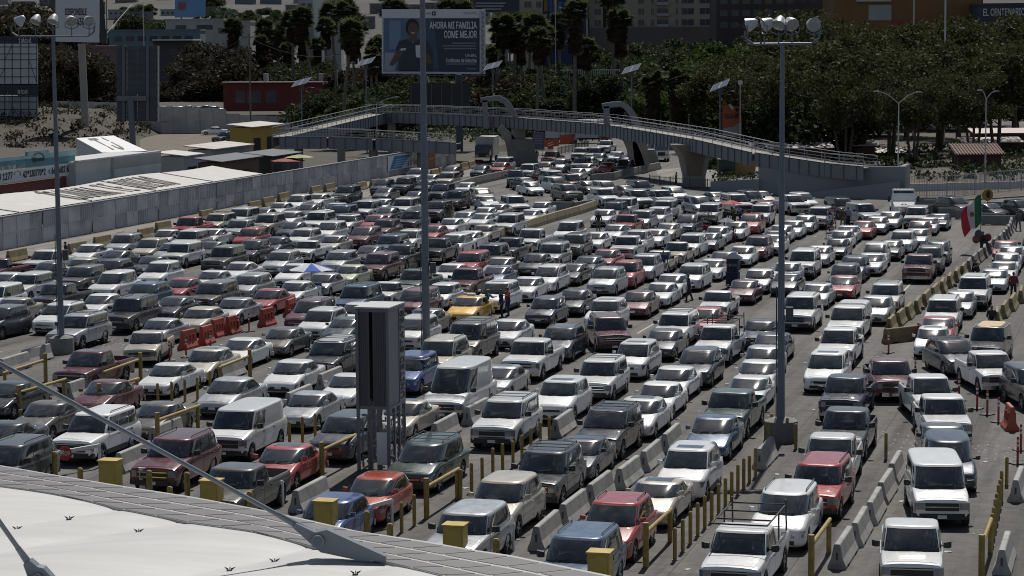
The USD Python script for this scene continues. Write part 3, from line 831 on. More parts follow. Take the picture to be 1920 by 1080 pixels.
    obj('licence_plate', place(box((-.115 if bm is not None else -.045, -.16, zb0 + (.08 if bm is not None else .20)), (-.02, .16, zb0 + (.20 if bm is not None else .32)))), PLATE, root)
    obj('rear_bumper', place(box((L - .12, -hw * .9, bz0 + .05), (L + .06, hw * .9, bz1))), BLACKP if big else pm, root)
    # mirrors
    for sd in (-1, 1):
        x, z = q['wsb'] + .42, zb + .10; s = 1.35 if big else 1.0
        yy = sd * (hw * .95)
        pts = [(x + dx * s, yy + sd * dy * s, z + dz * s) for dx, dy, dz in ((-.05, .04, -.05), (-.05, .04, .07), (-.07, .14, -.06), (-.07, .14, .09), (.0, .22, -.05), (.0, .22, .09), (.06, .04, -.06), (.06, .04, .08), (.07, .21, -.06), (.07, .21, .09))]
        obj('wing_mirror', place(cat_([hull(pts), box((x, yy - .06, z - .04), (x + .06, yy + sd * .06, z))])), BLACKP if big or colour in 'kgn' else pm, root, 50)
    # wheels
    ty, rim = wheel_meshes(q['r'], .24 if big else .21)
    for x in xw:
        for sd in (-1, 1):
            w = part('wheel', root)
            UsdGeom.Xformable(w).AddTranslateOp().Set(Gf.Vec3d(L / 2 - x, sd * (hw - .115), q['r']))
            obj('tyre', ty, RUBBER, w, 40); obj('rim', rim, ALLOY, w)
    # extras
    zr = H
    if 'rack' in opts or 'rail' in opts:
        for sd in (-1, 1):
            y = sd * cab.hw1 * .84
            xa, xb_ = q['rf'] + .35, q['rr'] - .25
            obj('roof_rail', place(poly_tube([(xa, y, zr - .03), (xa + .12, y, zr + .05), (xb_ - .12, y, zr + .05), (xb_, y, zr - .03)], .02, 6)), BLACKP, root)
        if 'rack' in opts:
            for x in np.linspace(q['rf'] + .7, q['rr'] - .6, 3):
                obj('crossbar', place(bar((x, -cab.hw1 * .84, zr + .06), (x, cab.hw1 * .84, zr + .06), .05, .025)), BLACKP, root)
    if 'sunroof' in opts:
        r0 = cab.ring(1.0); n = 8
        x0, x1 = q['rf'] + .22, q['rf'] + .85; w = cab.hw1 * .62
        obj('sunroof', place(hull([(x, y, H - .012 + .008) for x in (x0, x1) for y in (-w, w)] + [(x, y, H - .06) for x in (x0, x1) for y in (-w, w)])), GLASS, root)
    if 'ladder' in opts:
        for sd in (-1, 1):
            y = sd * hw * .9
            pts = [(q['bed'] + .1, y, q['deck']), (q['bed'] + .1, y, H + .22), (q['rf'] - .3, y, H + .22), ]
            obj('rack_post', place(poly_tube(pts, .028, 6)), BLACKP, root)
            obj('rack_post', place(poly_tube([(L - .3, y, q['deck']), (L - .45, y, H + .4)], .028, 6)), BLACKP, root)
            obj('rack_post', place(poly_tube([(q['bed'] + .1, y, H + .22), (L - .45, y, H + .22)], .025, 6)), BLACKP, root)
        for x in (q['rf'] - .3, q['rf'] + .5, q['bed'] + .1, L - .45):
            obj('rack_bar', place(tube((x, -hw * .9, H + .22), (x, hw * .9, H + .22), .028, 6)), BLACKP, root)
    if 'cap' in opts:
        x0, x1, z0, z1 = q['bed'] - .02, L - .05, q['deck'] - .02, H + .03
        rr_ = [np.array([(x, y, z) for y, z in ((-hw * .95, z0), (-hw * .93, z0 + .3), (-hw * .80, z1 - .06), (-hw * .6, z1), (hw * .6, z1), (hw * .80, z1 - .06), (hw * .93, z0 + .3), (hw * .95, z0))]) for x in (x0, x1)]
        obj('bed_cap', place(loft(rr_)), pm, root, 30)
        for sd in (-1, 1):
            obj('cap_window', place(hull([(x, sd * (hw * w_ + .006), z) for x in (x0 + .2, x1 - .25) for w_, z in ((.925, z0 + .34), (.835, z1 - .14))] + [(x, sd * (hw * w_ - .03), z) for x in (x0 + .2, x1 - .25) for w_, z in ((.925, z0 + .34), (.835, z1 - .14))])), GLASS, root)
    if 'whitetop' in opts or 'softtop' in opts:
        m2 = PM['w'] if 'whitetop' in opts else plain('tan_soft_top', (.50, .38, .22), .8)
        rr_ = [cab.ring(1.0, -.012), ]
        for sh, dz in ((-.012, .0), (.05, .03), (.13, .055), (.32, .072)):
            r = cab.ring(1.0, sh); r[:, 2] += dz; rr_.append(r)
        rr_[0][:, 2] -= .08
        obj('roof_panel', place(loft(rr_)), m2, root, 30)
    if 'taxi' in opts:
        obj('roof_sign', place(hull([(x, y, z) for x in (2.5, 2.7) for y in (-.25, .25) for z in (H, H + .1)] + [(2.6, y, H + .16) for y in (-.22, .22)])), PLATE, root)
    if 'stripe' in opts:
        for sd in (-1, 1):
            obj('side_stripe', place(box((.5, sd * hw * .9, .62), (L - .3, sd * (hw + .004), .78))), PM['t'], root)
    if 'logo' in opts:
        for sd in (-1, 1):
            for k, (x, z, ln) in enumerate(((2.9, 1.62, .12), (3.1, 1.62, .35), (3.55, 1.62, .3), (3.95, 1.62, .4))):
                pass
    return root
# ---------------- ground ----------------
lane_dir = {'rotation': (0.0, 0.0, LA)}
def concrete(name, base, spread=.16, joints=True):
    c = np.array(base)
    nodes = {
        'g': ('geometry', {}), 'm': ('mapping', dict(lane_dir)),
        'ms': ('mapping', {'scale': (1.0, 0.06, 1.0)}),
        'n1': ('noise_texture', {'scale': .07, 'detail': 5.0}), 'n2': ('noise_texture', {'scale': 1.3, 'detail': 8.0, 'roughness': .75}),
        'n3': ('noise_texture', {'scale': .9, 'detail': 5.0, 'roughness': .7}), 'n4': ('noise_texture', {'scale': 30.0, 'detail': 3.0}),
        'r1': ('rgb_ramp', {'ramp': [(.3, tuple(c * (1 - spread))), (.7, tuple(c * (1 + spread)))]}),
        'r2': ('rgb_ramp', {'ramp': [(.38, (.62, .61, .60)), (.56, (1, 1, 1)), (.75, (1.07, 1.06, 1.05))]}),
        'r3': ('rgb_ramp', {'ramp': [(.36, (.55, .545, .54)), (.5, (.95, .95, .95)), (.62, (1.06, 1.05, 1.04))]}), 'v': ('voronoi_texture', {'scale': .55, 'randomness': 1.0}), 'rv': ('rgb_ramp', {'ramp': [(.05, (.42, .41, .40)), (.16, (1, 1, 1))]}), 'x4': ('mix_color', {'blend_type': 'multiply', 'fac': .6}), 'ms2': ('mapping', {'scale': (.55, .012, 1.0)}), 'n5': ('noise_texture', {'scale': 1.0, 'detail': 3.0}), 'r5': ('rgb_ramp', {'ramp': [(.35, (.62, .61, .60)), (.52, (1, 1, 1)), (.7, (1.06, 1.06, 1.05))]}), 'x5': ('mix_color', {'blend_type': 'multiply', 'fac': .9}), 'vd': ('mapping', {'rotation': (0, 0, LA), 'scale': (1.0, .55, 1.0)}),
        'x1': ('mix_color', {'blend_type': 'multiply', 'fac': .8}), 'x2': ('mix_color', {'blend_type': 'multiply', 'fac': .9}), 'x3': ('mix_color', {'blend_type': 'multiply', 'fac': 1.0}),
        'br': ('brick_texture', {'offset': 0.0, 'scale': 1.0, 'brick_width': 3.65, 'row_height': 4.6, 'mortar_size': .022, 'color1': (1, 1, 1), 'color2': (.84, .84, .84), 'mortar': (.45, .44, .43)}),
        'b': ('bump', {'strength': .35, 'distance': .01}),
        'p': ('principled_bsdf', {'roughness': .82, 'specular_ior_level': .3})}
    links = [('g.position', 'm.vector'), ('m.vector', 'ms.vector'), ('m.vector', 'n1.vector'), ('m.vector', 'n2.vector'), ('ms.vector', 'n3.vector'), ('g.position', 'n4.vector'),
             ('n1.fac', 'r1.fac'), ('n2.fac', 'r2.fac'), ('n3.fac', 'r3.fac'), ('r1.color', 'x1.a'), ('r2.color', 'x1.b'), ('x1.result', 'x2.a'), ('r3.color', 'x2.b'),
             ('m.vector', 'br.vector'), ('x2.result', 'x3.a'), ('br.color', 'x3.b'), ('n4.fac', 'b.height'), ('b.normal', 'p.normal')]
    links += [('g.position', 'vd.vector'), ('vd.vector', 'v.vector'), ('v.distance', 'rv.fac'), ('x3.result' if joints else 'x2.result', 'x4.a'), ('rv.color', 'x4.b'), ('m.vector', 'ms2.vector'), ('ms2.vector', 'n5.vector'), ('n5.fac', 'r5.fac'), ('x4.result', 'x5.a'), ('r5.color', 'x5.b'), ('x5.result', 'p.base_color')]
    return mat(name, nodes, links)
LOT = concrete('lot_concrete', (.126, .119, .112))
DIRT = plain('dirt_ground', (.058, .050, .038), .95, var=.35, scale=.25)
ROADM = concrete('side_road_concrete', (.215, .198, .178), .12, False)
def sheet(pts, z, step=None):
    pts = [(*p[:2], z) for p in pts]
    v2, f2 = trimesh.creation.triangulate_polygon(sg.Polygon([p[:2] for p in pts]), engine='earcut')
    return trimesh.Trimesh(np.c_[v2, np.full(len(v2), z)], f2, process=False)
def up(m):
    if m.face_normals[:, 2].mean() < 0: m.invert()
    return m
tag(obj('ground', up(sheet([(-4000, -200), (4000, -200), (4000, 6000), (-4000, 6000)], -.012)), DIRT), kind='structure')
tag(obj('pavement', up(sheet([uv(20, -90.2)[:2], uv(20, 60)[:2], uv(420, 60)[:2], uv(470, -20)[:2], uv(470, -90.2)[:2]], 0.0)), LOT), kind='structure')
tag(obj('access_road', up(sheet([uv(120, -90.1)[:2], uv(120, -81.5)[:2], uv(322, -81.0)[:2], uv(322, -90.1)[:2]], .006)), ROADM), kind='structure')

# painted lane lines in the receding lanes
LINEM = plain('worn_line_paint', (.34, .33, .30), .8, var=.3, scale=4.0)
ln = []
for px, py, L in ((1240, 640, 14), (1530, 640, 20), (1680, 560, 20), (1195, 625, 10), (860, 700, 8), (20, 668, 6)):
    p = at(px, py, .008); a, b = p[:2], (p + EU * L)[:2]
    s = EV[:2] * .07
    ln.append(up(trimesh.Trimesh([[*(a - s), .006], [*(a + s), .006], [*(b + s), .006], [*(b - s), .006]], [[0, 1, 2], [0, 2, 3]], process=False)))
tag(obj('lane_marking', cat_(ln), LINEM), kind='structure')
# raised dots band across all lanes
DOT = plain('ceramic_dot', (.72, .70, .66), .25, coat=.6)
dots = []
for (ax, ay), (bx, by) in (((165, 640), (330, 655)), ((540, 680), (590, 690)), ((1265, 775), (1500, 800)), ((1640, 822), (1915, 858))):
    a, b = at(ax, ay), at(bx, by); n = int(np.linalg.norm(b - a) / .42)
    for i in range(n):
        for k in range(6):
            if RNG.random() < .55:
                p = a + (b - a) * (i + RNG.random() * .6) / n + EU * (k * .62 + RNG.normal(0, .08) - 1.2)
                dots.append(hull([(p[0] + .05 * math.cos(t), p[1] + .05 * math.sin(t), 0) for t in np.arange(6) * 1.05] + [(p[0] + .025 * math.cos(t), p[1] + .025 * math.sin(t), .022) for t in np.arange(6) * 1.05]))
tag(obj('pavement_marker', cat_(dots), DOT), 'scattered white ceramic dots set in rows across the lanes before the toll islands', 'road markers', kind='stuff')

LIT = plain('paper_litter', (.45, .44, .41), .8)
lt = []
for k in range(150):
    p = at(RNG.uniform(0, 1900), RNG.uniform(400, 1070)); a, s = RNG.random() * 6.28, RNG.uniform(.05, .13)
    c, d = np.array([math.cos(a), math.sin(a), 0]) * s, np.array([-math.sin(a), math.cos(a), 0]) * s * .6
    lt.append(hull([p + c + d + [0, 0, .01], p + c - d + [0, 0, .025], p - c + d + [0, 0, .03], p - c - d + [0, 0, .01], p + [0, 0, .05]]))
tag(obj('litter', cat_(lt), LIT), 'scraps of pale paper litter lying about the lanes', 'litter', kind='stuff')
# ---------------- vehicles ----------------
_proto, _seen = {}, {}
VG = {'S': 'sedans queuing at the border lanes', 'H': 'hatchbacks in the queue', 'X': 'crossovers in the queue', 'U': 'boxy SUVs in the queue', 'M': 'minivans in the queue', 'V': 'vans in the queue', 'C': 'vans in the queue', 'P': 'pickups in the queue', 'p': 'pickups in the queue'}
for ln_ in CARS.strip().split('\n'):
    x, y, h, T, c, o, label = ln_.split(' ', 6)
    _seen[(T, c, o)] = _seen.get((T, c, o), -1) + 1
    key = (T, c, o, _seen[(T, c, o)] % 3)
    if key not in _proto: _proto[key] = build_vehicle(T, c, '' if o == '-' else o, key[3])
    a = math.radians(float(h)); rz = math.atan2(-math.cos(a), -math.sin(a)) + random.uniform(-.018, .018)
    s = 1 + random.uniform(-.025, .02)
    instance(TNAME[T], _proto[key], (float(x), float(y), 0), rz, label, TCAT[T], VG[T], (s, s, s * (1 + random.uniform(-.015, .02))))

# ---------------- barriers, posts ----------------
def conc(name, col, var=.25): return plain(name, col, .85, var=var, scale=1.6, bumpy=.012)
BWHITE, BGREY = conc('barrier_pale_concrete', (.30, .295, .28), .35), conc('barrier_grey_concrete', (.17, .165, .155), .3)
BYEL, BBEI = conc('barrier_yellow_paint', (.20, .162, .085), .35), conc('barrier_beige_paint', (.28, .235, .15), .3)
ORANGE = plain('orange_plastic', (.33, .062, .036), .5, var=.15, scale=2.0)
YEL = plain('yellow_post_paint', (.27, .185, .045), .55, var=.45, scale=5.0)
STEEL = plain('grey_steel', (.20, .215, .24), .45, .2)
DSTEEL = plain('dark_steel', (.055, .06, .068), .5, .2)
REDP = plain('red_plastic', (.34, .035, .03), .5)
def jersey(L=3.0, H=.82, base=.6, top=.2, foot=.1):
    prof = [(-base / 2, 0), (-base / 2, foot), (-top / 2 - .09, .34), (-top / 2, H - .03), (-top / 2 + .03, H), (top / 2 - .03, H), (top / 2, H - .03), (top / 2 + .09, .34), (base / 2, foot), (base / 2, 0)]
    m = trimesh.creation.extrude_polygon(sg.Polygon(prof), L, engine='earcut')
    v = m.vertices; m.vertices = np.c_[v[:, 2] - L / 2, v[:, 0], v[:, 1]]
    m.fix_normals(); return m
def barrier_proto(name, m, L=3.0, H=.82, slots=True, **k):
    r = proto(name); body = jersey(L, H, **k)
    if slots:
        mm = to_man(body)
        for x in (-L * .3, L * .3): mm = mm - manifold3d.Manifold.cube((.5, 2, .16)).translate((x - .25, -1, -.08))
        body = from_man(mm)
    obj('body', body, m, r)
    for x in (-L * .28, L * .28):
        obj('lifting_slot', cat_([box((x - .045, -.135, .5), (x + .045, .135, .6))]), DSTEEL, r)
    obj('end_joint', cat_([box((s * L / 2 - .008, -.035, .3), (s * L / 2 + .008, .035, .55)) for s in (-1, 1)]), DSTEEL, r)
    return r
BP = {'w': barrier_proto('pale_barrier', BWHITE, 3.0), 'y': barrier_proto('yellow_barrier', BYEL, 3.0), 'g': barrier_proto('grey_barrier', BGREY, 3.0, .85),
      'b': barrier_proto('beige_barrier', BBEI, 3.0, .85, slots=False, base=.4, top=.22), 'm': barrier_proto('median_barrier', BGREY, 3.0, .95, slots=False, base=.42, top=.24)}
op = proto('orange_barrier'); obj('shell', jersey(1.45, 1.05, .62, .17, .12), ORANGE, op)
for x in (-.35, .35): obj('fork_recess', box((x - .13, -.315, .03), (x + .13, .315, .13)), DSTEEL, op)
for k in range(3): obj('moulded_rib', box((-.45 + k * .4, -.19, .42), (-.37 + k * .4, .19, .78)), ORANGE, op)
BN = {'w': ('concrete_barrier', 'pale concrete barriers between toll lanes'), 'y': ('yellow_barrier', 'yellow painted barriers'), 'g': ('concrete_barrier', 'grey concrete barriers'), 'b': ('median_barrier', 'beige median barriers'), 'm': ('median_barrier', 'grey median barriers'), 'o': ('plastic_barrier', 'orange plastic barriers')}
ORD = ['first', 'second', 'third', 'fourth', 'fifth', 'sixth', 'seventh', 'eighth', 'ninth', 'tenth', 'eleventh', 'twelfth', 'thirteenth', 'fourteenth', 'fifteenth', 'sixteenth', 'seventeenth', 'eighteenth', 'nineteenth', 'twentieth']
def nth(i): return ORD[i] if i < 20 else f'{["twenty", "thirty", "forty", "fifty"][(i + 1) // 10 - 2]}-{ORD[(i + 1) % 10 - 1]}' if (i + 1) % 10 else ['', 'tenth', 'twentieth', 'thirtieth', 'fortieth', 'fiftieth'][(i + 1) // 10]
def put_barrier(k, p, rz, label, scale=None):
    return instance(BN[k][0], op if k == 'o' else BP[k], (p[0], p[1], 0), rz, label, 'barrier', BN[k][1], scale)
LRZ = math.pi / 2 - LA
def lane_barriers(k, pts, what, rz=LRZ, L=3.0):
    for i, (px, py) in enumerate(pts):
        p = at(px, py) + EU * (L / 2 if abs(rz - LRZ) < .01 else 0)
        put_barrier(k, p, rz + random.uniform(-.02, .02), what if len(pts) == 1 else f'{what}, {nth(i)} from the canopy')
lane_barriers('w', [(1570, 1068), (1602, 1026), (1630, 985), (1652, 946), (1671, 909)], 'pale concrete barrier in the line beside the tall white van')
lane_barriers('w', [(1878, 1079), (1905, 942)], 'pale concrete barrier outside the last yellow posts')
lane_barriers('w', [(1004, 1033), (1056, 989), (1107, 950), (1162, 919), (1206, 885), (1245, 851)], 'pale concrete barrier of the middle run')
lane_barriers('w', [(1040, 822)], 'lone pale concrete barrier ahead of a black SUV')
lane_barriers('w', [(1424, 880)], 'lone pale concrete barrier near the blue sedan and post row')
lane_barriers('w', [(815, 830), (877, 798)], 'pale concrete barrier in front of the cargo van with high roof')
lane_barriers('w', [(540, 770), (600, 733)], 'pale concrete barrier beside the silver sedan behind the white van')
lane_barriers('w', [(412, 716)], 'pale concrete barrier in front of the beige sedan with sunroof')
lane_barriers('w', [(128, 750)], 'pale concrete barrier under the slanting cable by the maroon pickup')
lane_barriers('w', [(44, 686)], 'pale concrete barrier beside the floodlight drum')
lane_barriers('w', [(2, 703)], 'pale concrete barrier cut by the picture edge below the first toll rail')
lane_barriers('w', [(222, 888)], 'pale concrete barrier beside the maroon SUV with roof rails')
lane_barriers('w', [(555, 962)], 'pale concrete barrier beside the bright blue hatchback')
lane_barriers('w', [(285, 838)], 'pale concrete barrier between two bronze sedans')
for i, (px, py) in enumerate([(344, 656), (378, 648), (400, 634), (428, 628), (493, 613), (538, 594)]):
    put_barrier('o', at(px, py) + EU * .7, LRZ + random.uniform(-.1, .1), f'orange plastic barrier, {nth(i)} counted from the beige small pickup')
put_barrier('o', at(1892, 808) + EU * .6, LRZ + .2, 'orange plastic barrier alone by the red delineator posts')
pb = at(1695, 640); put_barrier('y', pb, math.pi / 2 - math.radians(52), 'faded yellow barrier set slantwise at the head of the yellow line')
def barrier_row(k, pts, what, step=3.12, start=0, gap=0):
    P = [at(x, y) for x, y in pts]; i = start
    for a, b in zip(P[:-1], P[1:]):
        n = max(1, round(np.linalg.norm(b - a) / step))
        for j in range(n):
            c = a + (b - a) * (j + .5) / n
            put_barrier(k, c, math.atan2(b[1] - a[1], b[0] - a[0]) + random.uniform(-.012, .012) + (random.uniform(-.05, .05) + .06 if gap else 0), f'{what}, {nth(i)} along it', ((np.linalg.norm(b - a) / n / 3.03) * (1 - gap), 1, 1)); i += 1
    return i
barrier_row('y', [(1662, 626), (1712, 590), (1760, 552), (1812, 512)], 'yellow barrier in the main line', 3.8, 0, .2)
barrier_row('g', [(1812, 512), (1850, 477), (1880, 455), (1893, 438), (1897, 424)], 'grey barrier in the line below the flag seller', 3.6, 0, .16)
barrier_row('y', [(1862, 612), (1890, 586), (1922, 556), (1945, 540)], 'yellow barrier in the outer line behind the tan soft top', 3.8, 0, .2)
for i, (px, py, dx) in enumerate([(1727, 386, 0), (1762, 391, 0), (1750, 401, 0), (1790, 407, 0), (1822, 411, 0), (1853, 417, 0), (1872, 422, 0), (1880, 395, 0)]):
    put_barrier('g', at(px, py), math.radians(-12), f'grey barrier across the side lane, {nth(i)} from the tow truck')
wallp = [(32, 489), (145, 475), (192, 462), (273, 447), (306, 434), (387, 411), (477, 394), (503, 386), (532, 377), (592, 364), (618, 359), (678, 356), (703, 351), (815, 331), (830, 326), (870, 318), (884, 315)]
for i, (px, py) in enumerate(wallp):
    put_barrier('y', at(px, py), LRZ, f'yellow barrier by the wall road, {nth(i)} from the near end', (1.0, 1, 1.1))
barrier_row('b', [(520, 585), (600, 555), (695, 530), (758, 508), (808, 491), (850, 476), (880, 465), (972, 437), (1003, 426), (1042, 414), (1085, 402), (1117, 391)], 'beige barrier in the central median')
barrier_row('m', [(1117, 391), (1075, 397), (1031, 396)], 'grey barrier closing the median end')
barrier_row('m', [(838, 362), (885, 348), (952, 333)], 'grey barrier in the far median below the footbridge')
barrier_row('m', [(1108, 342), (1150, 338), (1195, 327), (1236, 318)], 'grey barrier at the foot of the second arch')

bp = proto('yellow_bollard')
obj('post', cat_([tube((0, 0, 0), (0, 0, 1.08), .066, 14)]), YEL, bp, 40)
obj('cap', cat_([tube((0, 0, 1.08), (0, 0, 1.12), .066, 14, .035)]), YEL, bp, 40)
obj('base_collar', tube((0, 0, 0), (0, 0,   .025), .11, 14), BGREY, bp)
def bollards(pts, where):
    for i, (px, py) in enumerate(pts):
        p = at(px, py)
        instance('bollard', bp, p, random.random() * 6, f'yellow post, {nth(i)} from the canopy {where}', 'bollard', 'yellow bollards of the toll islands', (1, 1, random.uniform(.96, 1.05)))
K_ = lambda l, ox, oy: [(ox + x / 4, oy + y / 4) for x, y in l]
bollards(K_([(1222, 962), (1281, 900), (1338, 838), (1393, 783), (1446, 727), (1498, 672), (1550, 620), (1600, 571), (1648, 521), (1694, 474), (1738, 428), (1780, 382), (1825, 340)], 960, 810), 'of the longest run')
bollards(K_([(1093, 755), (1188, 705), (1535, 497), (1617, 448), (1697, 402), (1777, 330), (1850, 300)], 480, 810) + K_([(8, 270), (75, 222), (143, 175), (213, 128), (280, 82)], 960, 810), 'past the dark green minivan')
bollards(K_([(253, 130), (350, 90), (445, 50)], 480, 810), 'beside the red sedan with sunroof')
bollards(K_([(1185, 900), (1290, 878), (1388, 855), (1482, 845), (1577, 800)], 0, 540), 'in front of the long white sedan')
bollards(K_([(1680, 855), (1690, 800), (1702, 745), (1714, 690), (1726, 635), (1738, 580), (1750, 525), (1790, 400)], 1440, 810), 'by the last lane')
bollards([(649, 706)], 'alone by the black SUV with white roof')
bollards([(917, 770)], 'alone by the silver sedan beside the cargo van')
bollards([(1661, 862)], 'alone at the head of the pale barriers')
bollards([(778, 738)], 'alone at the foot of the tall bare pole')

def guard(px, py, d, L, what):
    p = at(px, py)
    t = thing('guard_rail', p, 0, what, 'guard rail', 'yellow tube guard rails of the toll islands')
    obj('post', tube((0, 0, 0), (0, 0, 1.45), .1, 14), YEL, t, 40)
    q = EU * d * L
    obj('far_post', tube(q, q + [0, 0, .98], .085, 12), YEL, t, 40)
    obj('rail', tube(np.array([0, 0, 1.12]) + EU * d * .1, q * 1.05 + [0, 0, 1.06], .07, 12), YEL, t, 40)
for g in [(86, 716, -1, 4.4, 'yellow tube rail by the floodlight drum at the picture edge'), (264, 715, -1, 4.2, 'yellow tube rail across the side of the maroon pickup'), (469, 708, -1, 4.0, 'yellow tube rail before the beige sedan with sunroof'),
          (37, 782, 1, 4.6, 'yellow tube rail beside the black sedan cut by the picture edge'), (296, 838, 1, 4.4, 'yellow tube rail beside the second bronze sedan'), (187, 778, 1, 4.2, 'yellow tube rail beside the maroon sedan under the cable'),
          (438, 858, 1, 4.4, 'yellow tube rail in front of the white van without rear windows'), (604, 898, 1, 3.9, 'yellow tube rail behind the red sedan with sunroof'), (800, 972, 1, 3.9, 'yellow tube rail in front of the dark green minivan'),
          (1211, 1063, 1, 4.0, 'yellow tube rail beside the maroon crossover near the post row'), (1521, 1088, 1, 4.2, 'yellow tube rail ahead of the five pale barriers'), (1840, 1088, 1, 4.2, 'yellow tube rail beside the last row of posts')]:
    guard(*g)

# toll cabinets with a gate arm, each island's head
CABM = plain('cabinet_yellow', (.40, .28, .06), .55, var=.2, scale=2.0)
WHITEM = plain('white_metal', (.62, .62, .60), .45)
def cabinet(px, py, w, what):
    p = at(px, py)
    t = thing('toll_cabinet', p, -LA, what, 'cabinet', 'yellow toll cabinets')
    h = 1.7; w *= .66
    obj('body', box((-w / 2, 0, 0), (w / 2, .55, h)), CABM, t)
    obj('lid', hull([(x, y, z) for x, y in ((-w / 2 - .04, -.05), (w / 2 + .04, -.05), (w / 2 + .04, .6), (-w / 2 - .04, .6)) for z in (h + .002, h + .05)]), CABM, t)
    obj('door_panel', box((-w / 2 + .06, -.015, .1), (w / 2 - .06, .004, h - .1)), CABM, t)
    obj('lock', box((w / 2 - .16, -.035, .62), (w / 2 - .11, -.012, .74)), DSTEEL, t)
    obj('conduit', poly_tube([(w / 2 + .05, .15, 0), (w / 2 + .05, .15, .7), (w / 2 + .05, .4, .85)], .03, 6), DSTEEL, t)
for c in [(33, 914, 1.05, 'yellow cabinet by the gate cut by the picture edge'), (203, 952, 1.05, 'yellow cabinet in front of the maroon SUV with roof rails'), (393, 994, 1.0, 'yellow cabinet in front of the bronze pickup'),
          (607, 1037, 1.0, 'yellow cabinet in front of the bright blue hatchback'), (850, 1087, 1.0, 'yellow cabinet in front of the boxy silver SUV'), (1122, 1144, 1.0, 'yellow cabinet in front of the blue SUV with roof rails')]:
    cabinet(*c)
def gate(px, py, px2, py2, what, sign=False):
    a, b = at(px, py), at(px2, py2)
    t = thing('barrier_gate', a, 0, what, 'gate arm', 'white toll gate arms')
    q = b - a
    obj('pillar', box((-.11, -.11, 0), (.11, .11, .95)), WHITEM, t)
    obj('pillar_cap', box((-.13, -.13, .95), (.13, .13, .99)), WHITEM, t)
    obj('rest_post', tube(q, q + [0, 0, .9], .06, 10), WHITEM, t)
    obj('arm', bar(np.array([0, 0, .85]), q + [0, 0, .88], .1, .14), WHITEM, t)
    if sign:
        c = q * .35 + np.array([0, -.09, .8])
        pts = [(c[0] + .3 * math.cos(k * math.pi / 4 + math.pi / 8), c[1], c[2] + .3 * math.sin(k * math.pi / 4 + math.pi / 8)) for k in range(8)]
        s = obj('stop_sign', hull(pts + [(x, y - .015, z) for x, y, z in pts]), REDP, t)
        obj('lettering', letters('STOP', *[(c[0] + i * .21, c[1] - .016, c[2] + j * .085) for i, j in ((-1, -1), (1, -1), (1, 1), (-1, 1))], depth=.004, lift=.004), WHITEM, s)
gate(88, 893, 187, 876, 'white gate arm with octagonal red sign by the white GMC-size SUV'.replace('GMC-size ', 'big '), True)
gate(268, 925, 345, 912, 'white gate arm with octagonal red sign in front of the maroon SUV', True)
gate(455, 962, 530, 948, 'white gate arm in front of the red sedan with sunroof')
gate(668, 1003, 735, 985, 'white gate arm in front of the copper red hatchback')
gate(905, 1045, 962, 1032, 'white gate arm in front of the grey crossover by the canopy')
for i, (px, py) in enumerate([(104, 912), (152, 945), (281, 950), (320, 983), (352, 954), (469, 993), (689, 1033), (732, 1058), (931, 1089)]):
    p = at(px, py)
    t = thing('bollard', p, 0, f'thick yellow post by the gates, {nth(i)} along the canopy edge', 'bollard', 'yellow bollards of the toll islands')
    obj('post', tube((0, 0, 0), (0, 0, 1.3), .105, 14), YEL, t, 40); obj('cap', tube((0, 0, 1.3), (0, 0, 1.35), .105, 14, .07), YEL, t, 40)

# red delineator posts
dp = proto('delineator'); obj('base', hull([(x, y, z) for x in (-.28, .28) for y in (-.22, .22) for z in (0, .05)]), BLACKP, dp); obj('post', tube((0, 0, .05), (0, 0, 1.05), .05, 10), REDP, dp)
obj('reflective_band', cat_([tube((0, 0, z), (0, 0, z + .1), .054, 10) for z in (.7, .88)]), WHITEM, dp); obj('cap', tube((0, 0, 1.05), (0, 0, 1.1), .05, 10, .03), REDP, dp)
for i, (px, py, w) in enumerate([(349, 670, 'by the first orange barrier'), (318, 677, 'ahead of the orange barriers'), (395, 662, 'below the third orange barrier'), (447, 624, 'between orange barriers'), (467, 622, 'after the fourth orange barrier'), (510, 607, 'after the fifth orange barrier'),
                                 (1666, 662, 'by the slanting yellow barrier'), (1716, 712, 'beside the maroon pickup'), (1798, 752, 'by the white pickup\'s tail'), (1832, 767, 'beside the lane from the side'), (1851, 778, 'second beside the lane from the side'), (1872, 792, 'third beside the lane from the side'), (1908, 870, 'by the last pale barrier'), (1914, 845, 'next to the orange barrier')]):
    instance('delineator_post', dp, at(px, py), random.random(), f'thin red delineator post {w}', 'delineator post', 'red delineator posts')

# ---------------- floodlight masts ----------------
MASTP = plain('mast_paint', (.115, .135, .165), .5, .1, var=.12, scale=1.0)
LAMPB = plain('lamp_housing', (.42, .43, .45), .4, .3)
LAMPI = plain('lamp_glass', (.22, .23, .24), .1, coat=1.0)
def floodhead(parent, c, dirn, r=.30):
    dirn = np.asarray(dirn, float); dirn /= np.linalg.norm(dirn)
    a = np.cross(dirn, [0, 0, 1.0]); a /= np.linalg.norm(a); b = np.cross(a, dirn)
    prof = [(.08, -.46), (.16, -.38), (.23, -.22), (r * .97, -.02), (r, .03)]
    t = np.arange(16) * 2 * np.pi / 16
    rings = [np.array([np.asarray(c) + dirn * z + (math.cos(x) * a + math.sin(x) * b) * rr for x in t]) for rr, z in prof]
    h = obj('floodlight', loft(rings), LAMPB, parent, 50)
    obj('lens', cat_([loft([np.array([np.asarray(c) + dirn * z + (math.cos(x) * a + math.sin(x) * b) * rr for x in t]) for rr, z in ((r * .93, .031), (r * .6, .07))])]), LAMPI, h, 50)
    obj('bracket', poly_tube([np.asarray(c) + a * (r + .03), np.asarray(c) + a * (r + .03) - [0, 0, .3], np.asarray(c) - [0, 0, .42], np.asarray(c) - a * (r + .03) - [0, 0, .3], np.asarray(c) - a * (r + .03)], .025, 6), MASTP, h)
